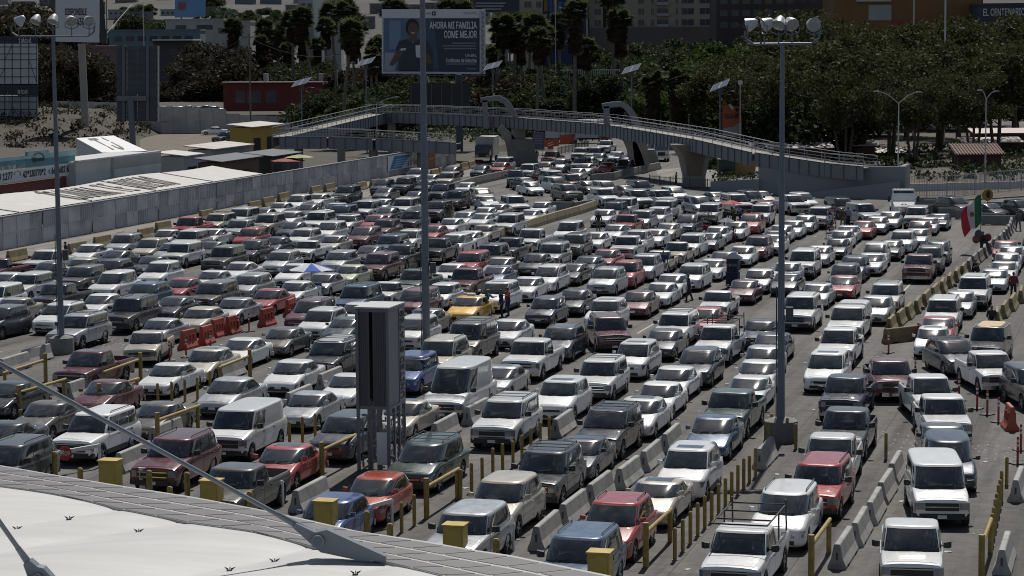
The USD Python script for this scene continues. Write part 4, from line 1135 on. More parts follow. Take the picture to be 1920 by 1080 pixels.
def mast(px, py, H, r0, r1, what, heads=(), bw=1.9, drum=True, dr=.68):
    p = at(px, py)
    t = thing('floodlight_mast', p, 0, what, 'light mast', 'floodlight masts over the lanes')
    if drum:
        n = 10; tt = np.arange(n) * 2 * np.pi / n + .3
        obj('concrete_base', hull([(dr * math.cos(a), dr * math.sin(a), z) for a in tt for z in (0, .85)] + [(dr * .5 * math.cos(a), dr * .5 * math.sin(a), .98) for a in tt]), BGREY, t)
    obj('pole', cat_([tube((0, 0, .9 if drum else 0), (0, 0, H), r0, 16, r1)]), MASTP, t, 40)
    obj('control_box', box((r0 + .02, -.14, 5.1), (r0 + .32, .14, 5.65)), DSTEEL, t)
    obj('conduit', tube((-r0 - .03, 0, 1.0), (-r0 - .03, 0, 6.5), .025, 6), DSTEEL, t)
    if heads:
        x0, x1 = -bw, bw
        pts = [(x0 - .35, 0, H + .55), (x0 - .3, 0, H + .2), (x0, 0, H)] + [(x1, 0, H), (x1 + .3, 0, H + .2), (x1 + .35, 0, H + .55)]
        obj('crossarm', poly_tube(pts, .05, 8), MASTP, t)
        for x, dv in heads:
            obj('stub', tube((x, 0, H), (x, 0, H + .5), .03, 6), MASTP, t)
            floodhead(t, (x, 0, H + .78), dv)
mast(116, 662, 17.2, .17, .09, 'tapered grey floodlight mast on an octagonal concrete drum by the corrugated wall', [(-1.85, (-.8, .3, -.6)), (-.95, (-.3, -.5, -.75)), (0.0, (-.2, -.5, -.8)), (1.0, (.3, -.8, -.5)), (1.95, (.45, -.85, -.35))])
mast(1464, 826, 16.6, .17, .09, 'tapered grey floodlight mast on a drum ringed by short yellow posts', [(-1.45, (-.9, .1, -.3)), (-.75, (-.8, -.2, -.35)), (-.15, (-.3, -.6, -.7)), (.4, (.3, -.8, -.5)), (1.3, (.35, -.9, -.1))], 1.2, dr=.72)
mast(800, 700, 23.0, .21, .115, 'thick bare grey pole rising past the billboard and out of view', [(-1.2, (-.8, -.4, -.5)), (1.2, (.8, -.4, -.5))], 1.2, drum=False)
tk = at(779, 735)
t = thing('junction_cabinet', tk, -LA, 'dark grey steel cabinet at the foot of the tall bare pole', 'cabinet')
obj('body', box((-.5, 0, 0), (.5, .7, 1.55)), DSTEEL, t); obj('lid', box((-.54, -.04, 1.552), (.54, .74, 1.6)), STEEL, t); obj('door_panel', box((-.42, -.02, .2), (.42, -.002, 1.4)), DSTEEL, t)
for i, (px, py) in enumerate([(1447, 822), (1476, 830), (1492, 842), (1440, 838)]):
    instance('bollard', bp, at(px, py), 0, f'yellow post, {nth(i)} of four around the floodlight drum', 'bollard', 'yellow bollards of the toll islands', (1, 1, .95))

# ---------------- sign tower ----------------
B = at(730, 884); rz = -LA
t = thing('sign_tower', B, rz, 'tall dark grey louvred sign tower lettered UNITED STATES down its side', 'sign tower')
TW_, TD, Z0, Z1 = 1.25, 2.0, 2.45, 6.5        # local: -x is the width of the front face, +y goes away
TFR = plain('tower_frame', (.14, .148, .165), .45, .2); TDK = plain('tower_louvre', (.088, .093, .103), .5, .2); TROOF = plain('tower_roof', (.42, .42, .42), .6)
for x in (-TW_, 0):
    for y in (0, TD): obj('corner_post', box((x - .06, y - .06, 0), (x + .06, y + .06, Z1 - .07)), TFR, t)
for y in (.7, 1.35): obj('side_leg', box((-.06, y - .06, 0), (.05, y + .06, Z0)), TFR, t)
for x in (-.8, -.42): obj('front_leg', box((x - .09, .05, 0), (x + .09, .2, Z0)), TFR, t)
for z in (Z0, Z1 - .2):
    obj('ring_beam', cat_([box((-TW_ + .07, .0, z), (-.0, .07, z + .12)), box((-TW_ + .07, TD - .07, z), (-.0, TD, z + .12)), box((.0, .07, z), (.065, TD - .07, z + .12)), box((-TW_ - .065, .07, z), (-TW_, TD - .07, z + .12))]), TFR, t)
for x0, x1 in ((-TW_ + .02, -.78), (-.62, -.02)):
    for y0, y1 in ((.03, .06), (TD - .06, TD - .03)):
        pn = obj('louvre_panel', box((x0, y0, Z0 + .12), (x1, y1, Z1 - .2)), TDK, t)
        if y0 < 1: obj('fin', cat_([box((x, .005, Z0 + .14), (x + .02, .032, Z1 - .22)) for x in np.arange(x0 + .05, x1 - .03, .075)]), TDK, pn)
for i, (z0, z1) in enumerate(((2.6, 3.6), (3.75, 4.3), (4.6, 5.3), (5.6, 6.1))):
    obj('slot_baffle', box((-.775, .9, z0), (-.625, 1.0, z1)), TROOF if i % 2 else TFR, t)
obj('side_panel', box((.02, .08, Z0 + .13), (.045, 1.25, Z1 - .21)), TFR, t)
sp = obj('letter_panel', box((.01, 1.3, Z0 + .13), (.07, TD - .08, Z1 - .21)), plain('letter_panel_grey', (.20, .21, .23), .5), t)
obj('lettering', letters('UNITED STATES', (.07, TD - .14, Z0 + .25), (.07, TD - .14, Z1 - .3), (.07, 1.36, Z1 - .3), (.07, 1.36, Z0 + .25), depth=.02, lift=.022), plain('letter_black', (.012, .012, .013), .5), sp)
obj('west_panel', box((-TW_ - .04, .08, Z0 + .13), (-TW_ - .02, TD - .08, Z1 - .21)), TDK, t)
obj('roof', hull([(x, y, z) for x in (-TW_ - .1, .1) for y in (-.06, TD + .06) for z in (Z1 - .06, Z1)]), TROOF, t)
lat = []
rr_ = random.Random(3)
for side in range(2):
    for gx in range(10 if side else 6):
        for gz in range(11):
            if rr_.random() < .85:
                u, z = gx * .19 + .08, .12 + gz * .205
                w, h = rr_.choice(((.19, .09), (.09, .21), (.18, .07), (.07, .2)))
                lat.append(box((.0, u, z), (.02, u + w, z + h)) if side else box((-TW_ + .05 + u, .015, z), (-TW_ + .05 + u + w, .035, z + h)))
tag(obj('fretwork', cat_(lat), plain('fretwork_steel', (.16, .165, .175), .5, .2), t), kind='stuff')
obj('low_sign', box((-.5, -.02, .25), (-.05, .0, 1.55)), WHITEM, t)
# ---------------- corrugated boundary wall ----------------
WV = -90.5
UW0, UW1 = 158.0, float(at(873, 306) @ EU)
def ubox(u0, u1, v0, v1, z0, z1): return hull([uv(u, v, z) for u in (u0, u1) for v in (v0, v1) for z in (z0, z1)])
PANM = [plain(f'wall_panel_{n}', c, .7, var=.2, scale=.9, bumpy=.02) for n, c in (('plain', (.33, .33, .345)), ('pale', (.38, .38, .39)), ('dull', (.27, .27, .29)))]
PANR = plain('wall_panel_rusty', (.22, .10, .055), .8, var=.3, scale=1.5)
CAPM = plain('wall_cap', (.30, .30, .31), .6)
t = thing('boundary_wall', (0, 0, 0), 0, 'long grey wall of sheet panels in two courses beside the access road', 'wall')
n = int((UW1 - UW0) / 2.44); rw = random.Random(5)
for i in range(n):
    u0 = UW0 + i * 2.44
    for k in range(2):
        dv = rw.uniform(-.05, .05); z0 = .02 + k * 1.31
        rusty = .90 < i / n < .93
        m = hull([uv(u, WV + dv + (rw.uniform(-.03, .03)) + d, z) for u in (u0 + .02, u0 + 2.41) for z in (z0, z0 + 1.285) for d in (0, .05)])
        ribs = [ubox(u, u + .12, WV + dv + .052, WV + dv + .066, z0 + .04, z0 + 1.24) for u in np.arange(u0 + .2, u0 + 2.3, .4)]
        obj('panel', cat_([m] + ribs), PANR if rusty else rw.choice(PANM), t)
    obj('post', ubox(u0 - .06, u0 + .06, WV - .25, WV - .12, 0, 2.7), STEEL, t)
obj('cap_rail', ubox(UW0, UW1, WV - .12, WV + .12, 2.66, 2.74), CAPM, t)
a, b = at(563, 331) @ EU, at(638, 322) @ EU
t = thing('wall_banner', (0, 0, 0), 0, 'blue and white printed banner hung on the far part of the panel wall', 'banner')
BV = WV + .20
obj('sheet', ubox(a, b, BV - .02, BV, .75, 2.55), plain('banner_white', (.50, .54, .58), .6), t)
obj('blue_print', prism([uv(a + .6, BV + .004, .85), uv(a + 5.5, BV + .004, .85), uv(a + 9.2, BV + .004, 2.3), uv(a + 2.6, BV + .004, 2.45)], EV * .006), plain('banner_blue', (.04, .16, .30), .6), t)
for k in range(4): obj('printed_line', ubox(a + 2.5 + k * .3, a + 7.2 + k * .4, BV + .012, BV + .018, 1.12 + k * .27, 1.2 + k * .27), plain('banner_line', (.4, .5, .6), .6), t)
for k in range(6): obj('printed_figure', ubox(a + 8 + k * 1.1, a + 8.5 + k * 1.1, BV + .004, BV + .012, .95, 1.5 + .15 * (k % 3)), DSTEEL if k % 2 else BGREY, t)

# ---------------- awning strip and sheds behind the wall ----------------
CANV = plain('awning_canvas', (.50, .485, .46), .85, var=.08, scale=.8, bumpy=.05)
LETD = plain('awning_letter_grey', (.11, .10, .095), .8)
u0, u1 = UW0 - 5, float(atV(488, 316, -91.2) @ EU)
AV0, AV1, AZ0 = -90.9, -96.6, 2.78
def awn(u, w):      # w 0 near edge .. 1 back edge
    zb = 3.62 + .12 * math.sin(u * .21)
    return uv(u, AV0 + (AV1 - AV0) * w, AZ0 + (zb - AZ0) * w - .10 * math.sin(math.pi * w) * (.6 + .4 * math.sin(u * .5)))
t = thing('market_awning', (0, 0, 0), 0, 'long pale canvas awning along the wall lettered TIJUANA TE QUIERO', 'awning')
cuts = np.linspace(u0, u1, 7)
for a, b in zip(cuts[:-1], cuts[1:]):
    us, ws = np.linspace(a + .06, b - .06, 14), np.linspace(0, 1, 7)
    P = np.array([[awn(u, w) for w in ws] for u in us]); nu, nw = 14, 7
    v = np.vstack([P.reshape(-1, 3), P.reshape(-1, 3) - [0, 0, .05]]); f = []
    for i in range(nu - 1):
        for j in range(nw - 1):
            q = [i * nw + j, (i + 1) * nw + j, (i + 1) * nw + j + 1, i * nw + j + 1]
            f += [[q[0], q[1], q[2]], [q[0], q[2], q[3]], [q[2] + nu * nw, q[1] + nu * nw, q[0] + nu * nw], [q[3] + nu * nw, q[2] + nu * nw, q[0] + nu * nw]]
    m = trimesh.Trimesh(v, f, process=False); obj('canvas_panel', up(m) if m.face_normals[0][2] < 0 else m, CANV, t, 60)
    obj('edge_rope', cat_([tube(awn(a + .06, w0) + [0, 0, .02], awn(a + .06, w1) + [0, 0, .02], .05, 5) for w0, w1 in zip(ws[:-1], ws[1:])]), LETD, t)
    for u in (a + .2, b - .2): obj('support_post', tube(uv(u, AV1, 0), awn(u, 1.0), .05, 6), DSTEEL, t)
def on_awning(text, ua, ub, wa, wb):
    m = meshkit.text_mesh(text, 1.0, .2, False).subdivide_to_size(.35); lo, hi = m.bounds
    s = (m.vertices[:, 0] - lo[0]) / (hi[0] - lo[0]); q = (m.vertices[:, 1] - lo[1]) / (hi[1] - lo[1]); z = m.vertices[:, 2] / .2
    return trimesh.Trimesh([awn(ua + (ub - ua) * s_, wa + (wb - wa) * q_) + [0, 0, .03 + .04 * z_] for s_, q_, z_ in zip(s, q, z)], m.faces, process=False)
ua, ub = float(atV(152, 372, -91.5) @ EU), float(atV(345, 332, -91.5) @ EU)
obj('lettering', on_awning('T I J U A N A   T E   Q U I E R O', ua, ub, .07, .9), LETD, t)

RED = plain('red_wall_paint', (.18, .045, .035), .8, var=.2, scale=.5); WHT = plain('white_render', (.46, .46, .45), .8, var=.12, scale=.4); GRYR = plain('grey_render', (.27, .27, .26), .85, var=.15, scale=.4)
TEAL = plain('teal_print', (.05, .17, .20), .6, var=.4, scale=.35); INK = plain('print_black', (.012, .012, .014), .6); DARKR = plain('dark_opening', (.012, .012, .012), .9); TINR = plain('corrugated_tin', (.36, .33, .30), .6, .1, var=.25, scale=.6)
def U_(px, py, v): return float(atV(px, py, v) @ EU)
def Z_(px, py, v): return float(atV(px, py, v)[2])
def facade(v, pxa, pxb, ya, yb, zdrop=None):
    pass
V1 = -100.0
ua, ub = U_(-14, 345, V1), U_(143, 330, V1); zt = Z_(70, 338, V1)
t = thing('red_market_stall', (0, 0, 0), 0, 'low red walled shop under the phone number banner', 'shop')
obj('wall', ubox(ua, ub, V1 - 6, V1, 0, zt), RED, t); obj('roof', ubox(ua - .2, ub + .2, V1 - 6.2, V1 - .3, zt + .02, zt + .15), TINR, t)
obj('shutter', ubox(ua + .8, ua + (ub - ua) * .36, V1, V1 + .06, .1, zt * .75), plain('orange_shutter', (.24, .08, .04), .7), t)
for k in (.55, .8):
    w = obj('window', ubox(ua + (ub - ua) * k, ua + (ub - ua) * k + 1.5, V1, V1 + .05, zt * .4, zt * .75), DARKR, t)
    obj('window_frame', cat_([ubox(ua + (ub - ua) * k - .08, ua + (ub - ua) * k, V1, V1 + .08, zt * .4, zt * .75), ubox(ua + (ub - ua) * k + 1.5, ua + (ub - ua) * k + 1.58, V1, V1 + .08, zt * .4, zt * .75)]), WHT, w)
def vquad(pts, v): return [atV(x, y, v) for x, y in pts]
t = thing('phone_banner', (0, 0, 0), 0, 'white banner with black phone numbers 42*130770*2 and 682 8315 above the red shop', 'banner')
obj('sheet', prism(vquad([(-16, 347), (143, 327), (143, 305.5), (-16, 323)], V1 + .3), -EV * .12), plain('banner_cloth', (.55, .55, .56), .7), t)
for s_, q in (('9 1277', [(-2, 339), (23, 336), (23, 321.5), (-2, 326)]), ('42*130770*2', [(43, 333.5), (85, 328), (85, 315), (43, 320.5)]), ('664 682 8315', [(96.5, 326.5), (140, 321), (140, 307.8), (96.5, 313.5)])):
    obj('lettering', letters(s_, *vquad(q, V1 + .3), depth=.03, lift=.04), INK, t)
ring = lambda c, r0, r1, a0, a1, v, n=20: [atV(c[0] + r1 * math.cos(x), c[1] - r1 * math.sin(x), v) for x in np.linspace(a0, a1, n)] + [atV(c[0] + r0 * math.cos(x), c[1] - r0 * math.sin(x), v) for x in np.linspace(a1, a0, n)]
obj('round_logo', prism(ring((33, 326), 5.2, 6.6, -.6, 3.6, V1 + .34), EV * .02), plain('logo_grey', (.2, .2, .22), .7), t)
obj('phone_mark', prism(ring((97, 321), 4.2, 5.6, 2.2, 4.2, V1 + .34, 8), EV * .02), plain('logo_blue', (.03, .10, .28), .7), t)
t = thing('tourism_billboard', (0, 0, 0), 0, 'teal printed board lettered Tijuana with a dark arc above the phone banner', 'billboard')
obj('panel', prism(vquad([(-16, 321.5), (141, 304.5), (141, 281), (91, 286.5), (91, 281), (50, 284.5), (50, 291.5), (-16, 298)], V1 + .2), -EV * .15), TEAL, t)
obj('pale_sky_print', prism(vquad([(-16, 305), (50, 298), (90, 296), (140, 291), (140, 282.2), (92, 287.6), (89.5, 282.4), (51.5, 285.6), (51.5, 292.6), (-16, 299)], V1 + .21), EV * .02), plain('pale_teal_print', (.24, .38, .40), .6, var=.2, scale=.5), t)
obj('lettering', letters('Tijuana', *vquad([(59, 305), (80, 303), (80, 293.5), (59, 295.5)], V1 + .24), depth=.03, lift=.04), INK, t)
obj('arc_mark', prism(ring((72.5, 297), 9.2, 11.2, -.5, 2.6, V1 + .25), EV * .02), plain('arc_brown', (.10, .035, .04), .7), t)
rb = random.Random(2)
for k in range(16):
    x = -6 + k * 3.3; h = rb.uniform(4, 10)
    obj('printed_building', prism(vquad([(x, 319 - x * .105), (x + 2.6, 318.8 - x * .105), (x + 2.6, 318.8 - h - x * .105), (x, 319 - h - x * .105)], V1 + .235), EV * .01), rb.choice((WHT, GRYR, plain(f'print_tone_{k}', (.12 + .1 * rb.random(), .2, .24), .7))), t)
V2 = -99.0
ua, um, ub = U_(142, 325, V2), U_(209, 315, V2), U_(298, 305, V2)
t = thing('white_shop_block', (0, 0, 0), 0, 'blank white walled shop block between the phone banner and the awning', 'shop')
obj('wall', ubox(ua, um, V2 - 5, V2, 0, Z_(175, 300, V2)), WHT, t); obj('wall', ubox(um + .05, ub, V2 - 5, V2 + .25, 0, Z_(250, 291, V2)), WHT, t)
obj('parapet', ubox(ua, ub, V2 - .2, V2 + .3, Z_(250, 291, V2) + .01, Z_(250, 291, V2) + .16), WHT, t)
obj('painted_band', ubox(um + .1, ub - .02, V2 + .25, V2 + .262, Z_(250, 312, V2), Z_(250, 292, V2)), GRYR, t)
t = thing('tent_roof_shop', (0, 0, 0), 0, 'white sloping sheet roof lettered TJ on a low shop behind the white block', 'shop')
e0, e1, r0_, r1_ = atV(192, 286, -106), atV(276, 283, -106), atV(143, 259, -113), atV(213, 254, -113)
obj('roof', slab(e0, e1, r1_, r0_, .12), plain('white_roof_sheet', (.62, .62, .62), .7), t)
obj('lettering', letters('TJ', *[e0 + (e1 - e0) * s_ + ((r0_ - e0) * (1 - s_) + (r1_ - e1) * s_) * w for s_, w in ((.22, .12), (.62, .12), (.62, .9), (.22, .9))], depth=.05, lift=.05), LETD, t)
g = lambda p: np.array([p[0], p[1], 0])
obj('side_wall', hull([e0 - [0, 0, .15], r0_ - [0, 0, .15], g(e0), g(r0_), e0 + EU * .2 - [0, 0, .15], g(e0 + EU * .2)]), WHT, t)
obj('front_wall', hull([e0 - [0, 0, .2], e1 - [0, 0, .2], g(e0), g(e1), e0 - EV * .2 - [0, 0, .2], g(e0 - EV * .2), e1 - EV * .2 - [0, 0, .2], g(e1 - EV * .2)]), DARKR, t)
def shed(name, label, cat, v, x0, x1, yt, depth, wallm, roofm, over=.4, pitch=.35, openf=True):
    ua, ub = U_(x0, yt, v), U_(x1, yt, v); zt = Z_((x0 + x1) / 2, yt, v)
    t = thing(name, (0, 0, 0), 0, label, cat)
    obj('wall', ubox(ua, ub, v - depth, v, 0, zt - .05), wallm, t)
    obj('roof', hull([uv(u, w, z + d) for u in (ua - over, ub + over) for w, z in ((v + over, zt - .02), (v - depth - over, zt + pitch)) for d in (0, .1)]), roofm, t)
    if openf:
        for k in range(max(1, int((ub - ua) / 5))):
            obj('opening', ubox(ua + 1 + k * 5, min(ua + 3.6 + k * 5, ub - .3), v, v + .03, .1, zt * .7), DARKR, t)
    return t
shed('white_stall_tent', 'small white canvas stall tent beside the dirt yard', 'stall', -103, 345, 376, 291, 3, WHT, CANV)
shed('low_tin_shed', 'low shed with a pale tin roof beyond the end of the awning', 'shed', -104, 398, 470, 276, 3, GRYR, TINR)
shed('brown_stall', 'brown plank stall under a dark roof behind the wall', 'stall', -97, 412, 486, 299, 2.5, plain('brown_plank', (.09, .05, .03), .8), DSTEEL)
shed('yellow_shop', 'yellow walled shop with a corrugated roof below the red building', 'shop', -118, 470, 528, 236, 3, plain('yellow_render', (.40, .26, .05), .8), TINR)
shed('dark_underpass_stall', 'dark stall in the shade under the footbridge ramp', 'stall', -98, 508, 560, 290, 3, plain('dark_plank', (.04, .035, .03), .8), DSTEEL)

# ---------------- footbridge ----------------
BRC = plain('footbridge_steel', (.155, .165, .185), .6, .1, var=.12, scale=.6); BRD = plain('footbridge_dark', (.07, .075, .085), .6, .1); RAILM = plain('footbridge_rail', (.42, .42, .41), .4, .3); PIERM = plain('pier_concrete', (.24, .22, .195), .85, var=.2, scale=.5)
PTAN = plain('pier_tan', (.19, .14, .10), .85, var=.15, scale=.6)
def deck_pts(l): return [np.array([*(atY(px, 300, Y)[:2]), z]) for px, Y, z in l]
main = deck_pts([(700, 347, 6.25), (800, 338, 6.25), (970, 322, 6.15), (1140, 301, 5.95), (1230, 285, 5.6), (1320, 269, 5.3), (1430, 258, 4.3), (1560, 252, 3.45), (1632, 249, 3.2)])
ramp1 = deck_pts([(718, 346, 6.2), (640, 326, 5.55), (530, 303, 4.65)])
ramp2 = deck_pts([(530, 301, 4.6), (618, 300, 4.6), (700, 300, 4.35), (800, 302, 3.85), (850, 303, 3.6)])
t = thing('footbridge', (0, 0, 0), 0, 'long grey steel footbridge with arched piers crossing behind the queue', 'footbridge')
def deck(pts, w=2.6, gh=1.35):
    for a, b in zip(pts[:-1], pts[1:]):
        d = (b - a); L = np.linalg.norm(d); d = d / L; s = np.cross(d, [0, 0, 1.0]); s /= np.linalg.norm(s)
        e = d * .02
        obj('deck_slab', hull([p + k * s * w / 2 + [0, 0, z] for p in (a - e, b + e) for k in (-1, 1) for z in (-.18, 0)]), PIERM, t)
        for k in (-1, 1):
            gm = obj('girder', hull([p + k * s * (w / 2 + o) + [0, 0, z] for p in (a, b) for o in (.0, .12) for z in (-gh, .12)]), BRC, t)
            nn = int(L / 1.25)
            obj('stiffener', cat_([hull([a + d * (i + .5) * L / nn + d * x + k * s * (w / 2 + o) + [0, 0, z] for x in (-.035, .035) for o in (.1, .2) for z in (-gh, .1)]) for i in range(nn)] + [bar(a + k * s * (w / 2 + .14) + [0, 0, .12], b + k * s * (w / 2 + .14) + [0, 0, .12], .12, .07)]), BRD, gm)
            r = obj('handrail', cat_([bar(a + k * s * (w / 2 + .06) + [0, 0, z], b + k * s * (w / 2 + .06) + [0, 0, z], .07, .06) for z in (1.15,)]), RAILM, t)
            np_ = max(2, int(L / 1.9))
            obj('balusters', cat_([tube(a + d * L * i / np_ + k * s * (w / 2 + .06) + [0, 0, .1], a + d * L * i / np_ + k * s * (w / 2 + .06) + [0, 0, 1.12], .035, 5) for i in range(np_ + 1)] + [bar(a + k * s * (w / 2 + .06) + [0, 0, z], b + k * s * (w / 2 + .06) + [0, 0, z], .035, .035) for z in (.45, .8)]), STEEL, r)
for p in (main, ramp1, ramp2): deck(p)
# arched piers: a band swept in the plane of the bridge
def band(pts, Y, w0, thick, z_of=None):
    P = [atY(x, y, Y) for x, y in pts]; n = len(P); out = []
    for i in range(n - 1):
        a, b = P[i], P[i + 1]
        r0, r1 = w0(i / (n - 1)), w0((i + 1) / (n - 1))
        da = P[min(i + 1, n - 1)] - P[max(i - 1, 0)]; db = P[min(i + 2, n - 1)] - P[i]
        na = np.cross(da, [0, 1, 0]); na /= np.linalg.norm(na); nb = np.cross(db, [0, 1, 0]); nb /= np.linalg.norm(nb)
        out.append(hull([p + k * q * r + [0, y, 0] for p, q, r in ((a, na, r0), (b, nb, r1)) for k in (-1, 1) for y in (-thick / 2, thick / 2)]))
    return cat_(out)
for (cx, cy, Y, foot) in ((0, 0, 322, 305), (228, 11, 300, 312)):
    o = lambda l: [(x + cx, y + cy) for x, y in l]
    arch = part('arch_pier', t)
    for dY in (-1.9, 1.9):
        obj('upper_rib', band(o([(901, 188), (920, 185), (936, 184), (946, 189), (955, 199), (963, 213), (972, 232)]), Y + dY, lambda s: .32 + .1 * s, .7), BRC, arch)
        obj('stem', band(o([(909, 188), (910, 215), (912, 241)]), Y + dY, lambda s: .36, .7), BRC, arch)
    for dY in (-1.2, 1.2):
        obj('lower_rib', band(o([(936, 239), (948, 249), (957, 264), (963, 283), (966, foot - cy)]), Y + dY, lambda s: .45 + .55 * s, .8), PIERM, arch)
        obj('inner_rib', band(o([(972, 241), (972, 262), (974, 284), (977, foot - cy)]), Y + dY, lambda s: .95 - .1 * s, .8), PIERM, arch)
    c = at(978 + cx, foot + 3)
    obj('plinth', hull([c + [x * k, y, z] for x in (-2.0, 2.3) for y in (-1.6, 1.6) for z, k in ((0, 1), (3.4 if cx == 0 else 2.4, .62))]), BGREY, arch)
pc = at(1301, 349)
ps = [(0, 1.25), (1.2, 1.25), (3.4, 1.75), (4.6, 2.6), (4.75, 2.6)]
pp = part('pier', t)
obj('shaft', loft([np.array([pc + [k * w, j * 1.0, z] for k, j in ((-1, -1), (1, -1), (1, 1), (-1, 1))]) for z, w in ps]), PIERM, pp)
obj('tan_face', loft([np.array([pc + [k * (w - .55), -1.02 + j * .03, z] for k, j in ((-1, -1), (1, -1), (1, 1), (-1, 1))]) for z, w in ps[1:4]]), PTAN, pp)
obj('groove', cat_([box(pc + [-.95, -1.075, z], pc + [.95, -1.045, z + .035]) for z in np.arange(1.3, 4.0, .17)]), BRD, pp)
for x, Y, z in ((735, 343, 4.9), (640, 326, 4.2), (560, 301, 3.3), (700, 300, 3.0), (790, 302, 2.5)):
    p = np.array([*atY(x, 300, Y)[:2], 0]); obj('column', cat_([tube(p, p + [0, 0, z], .55, 12)]), PIERM, t, 40)
# ramp abutment
A_, Bm, C_ = atY(1422, 300, 256.5), atY(1560, 300, 250.8), at(1697, 373)
A_[2] = Bm[2] = C_[2] = 0
RW = plain('ramp_wall_render', (.20, .205, .22), .85, var=.08, scale=.3)
t = thing('ramp_abutment', (0, 0, 0), 0, 'plain grey concrete ramp wall carrying the end of the footbridge', 'ramp wall')
def wallseg(a, b, za, zb, th=.5, m=RW, nm='wall'):
    d = (b - a) / np.linalg.norm(b - a); s = np.array([-d[1], d[0], 0]) * th
    obj(nm, hull([p + k * s + [0, 0, z] for p, z in ((a, za), (b, zb)) for k in (0, 1)] + [p + k * s for p in (a, b) for k in (0, 1)]), m, t)
wallseg(A_, Bm, 2.9, 2.05, .5); wallseg(Bm + [.02, 0, 0], C_, 3.25, 3.35, .6)
wallseg(C_ + [0.02, .7, 0], C_ + [1.5, 6, 0], 3.35, 3.3, .5, RW, 'end_wall')
c0 = at(1508, 362); obj('buttress', hull([c0 + [x, y, z] for x in (-.4, .4) for y in (-.7, .3) for z in (0, 2.6)]), BRD, t)
obj('sloping_kerb', hull([Bm + [-2.6, -.55, .5], Bm + [-2.6, -.2, .5], C_ + [-.6, -.55, 1.9], C_ + [-.6, -.2, 1.9], Bm + [-2.6, -.55, .0], C_ + [-.6, -.55, 0], Bm + [-2.6, -.2, 0], C_ + [-.6, -.2, 0]]), RW, t)
a, b = at(1332, 357), A_ + [0, -.4, 0]
t = thing('parapet_wall', (0, 0, 0), 0, 'low dark grey parapet wall leading up to the footbridge ramp', 'wall')
wallseg(a, b, 1.0, 1.6, .4)
def fence(name, label, pts, h, step, post, m, picket=.02, z0=0.0):
    t = thing(name, (0, 0, 0), 0, label, 'fence')
    for a, b in zip(pts[:-1], pts[1:]):
        d = b - a; L = np.linalg.norm(d); d = d / L
        for i in range(int(L / post) + 1): obj('post', tube(a + d * min(i * post, L), a + d * min(i * post, L) + [0, 0, h + .1], .05, 6), m, t)
        obj('rails', cat_([bar(a + [0, 0, z], b + [0, 0, z], .05, .05) for z in (.18, h - .1)]), m, t)
        tag(obj('pickets', cat_([box(a + d * s - [picket, picket, -.15], a + d * s + [picket, picket, h]) for s in np.arange(0, L, step)]), m, t), kind='stuff')
FEM = plain('fence_steel', (.30, .30, .30), .5, .2)
fence('picket_fence', 'pale steel picket fence round the park beyond the ramp wall', [at(1700, 371), at(1790, 369), at(1850, 362), at(1960, 352)], 2.3, .28, 2.2, FEM)
fence('railing', 'dark steel railing either side of the thick footbridge pier', [at(1218, 346), at(1262, 351), at(1340, 355), at(1428, 343)], 1.1, .3, 2.5, DSTEEL)
fence('far_railing', 'thin steel railing by the far lanes beside the orange barriers', [at(1046, 291), at(1085, 282), at(1104, 277)], 1.1, .35, 2.5, DSTEEL)
BARE = plain('park_soil', (.075, .062, .046), .95, var=.3, scale=.4)
tag(obj('verge', up(sheet([at(1690, 379), at(1760, 377), at(1850, 372), at(1990, 363), atY(2060, 300, 420), atY(1640, 300, 420)], .05)), BARE), kind='structure')
kb = [at(1690, 381), at(1760, 379), at(1850, 374), at(1990, 365)]
tag(obj('kerb', cat_([bar(p + [0, 0, .075], q + [0, 0, .075], .25, .15) for p, q in zip(kb[:-1], kb[1:])]), BGREY), kind='structure')
tag(obj('side_road', up(sheet([at(1240, 341), at(1330, 350), at(1440, 338), at(1420, 312), at(1330, 309), at(1230, 319)], .008)), ROADM), kind='structure')
def at_ground_box(px, py, w, d, h): p = at(px, py); return box(p + [-w / 2, 0, 0], p + [w / 2, d, h])
t = thing('green_kiosk', at(1363, 331), 0, 'dark green sheet metal kiosk under the footbridge', 'kiosk')
obj('body', box((-1.0, 0, 0), (1.0, 1.6, 2.0)), plain('kiosk_green', (.015, .035, .03), .6), t); obj('roof', box((-1.1, -.1, 2.01), (1.1, 1.7, 2.1)), DSTEEL, t); obj('counter', box((-.8, -.25, .95), (.8, -.01, 1.0)), DSTEEL, t)
t = thing('ochre_wall', at(1392, 330), 0, 'short ochre painted wall beside the green kiosk', 'wall')
obj('wall', box((-.9, 0, 0), (1.6, .3, 2.5)), plain('ochre_paint', (.25, .15, .05), .8), t); obj('coping', box((-.95, -.05, 2.5), (1.65, .35, 2.58)), PIERM, t)
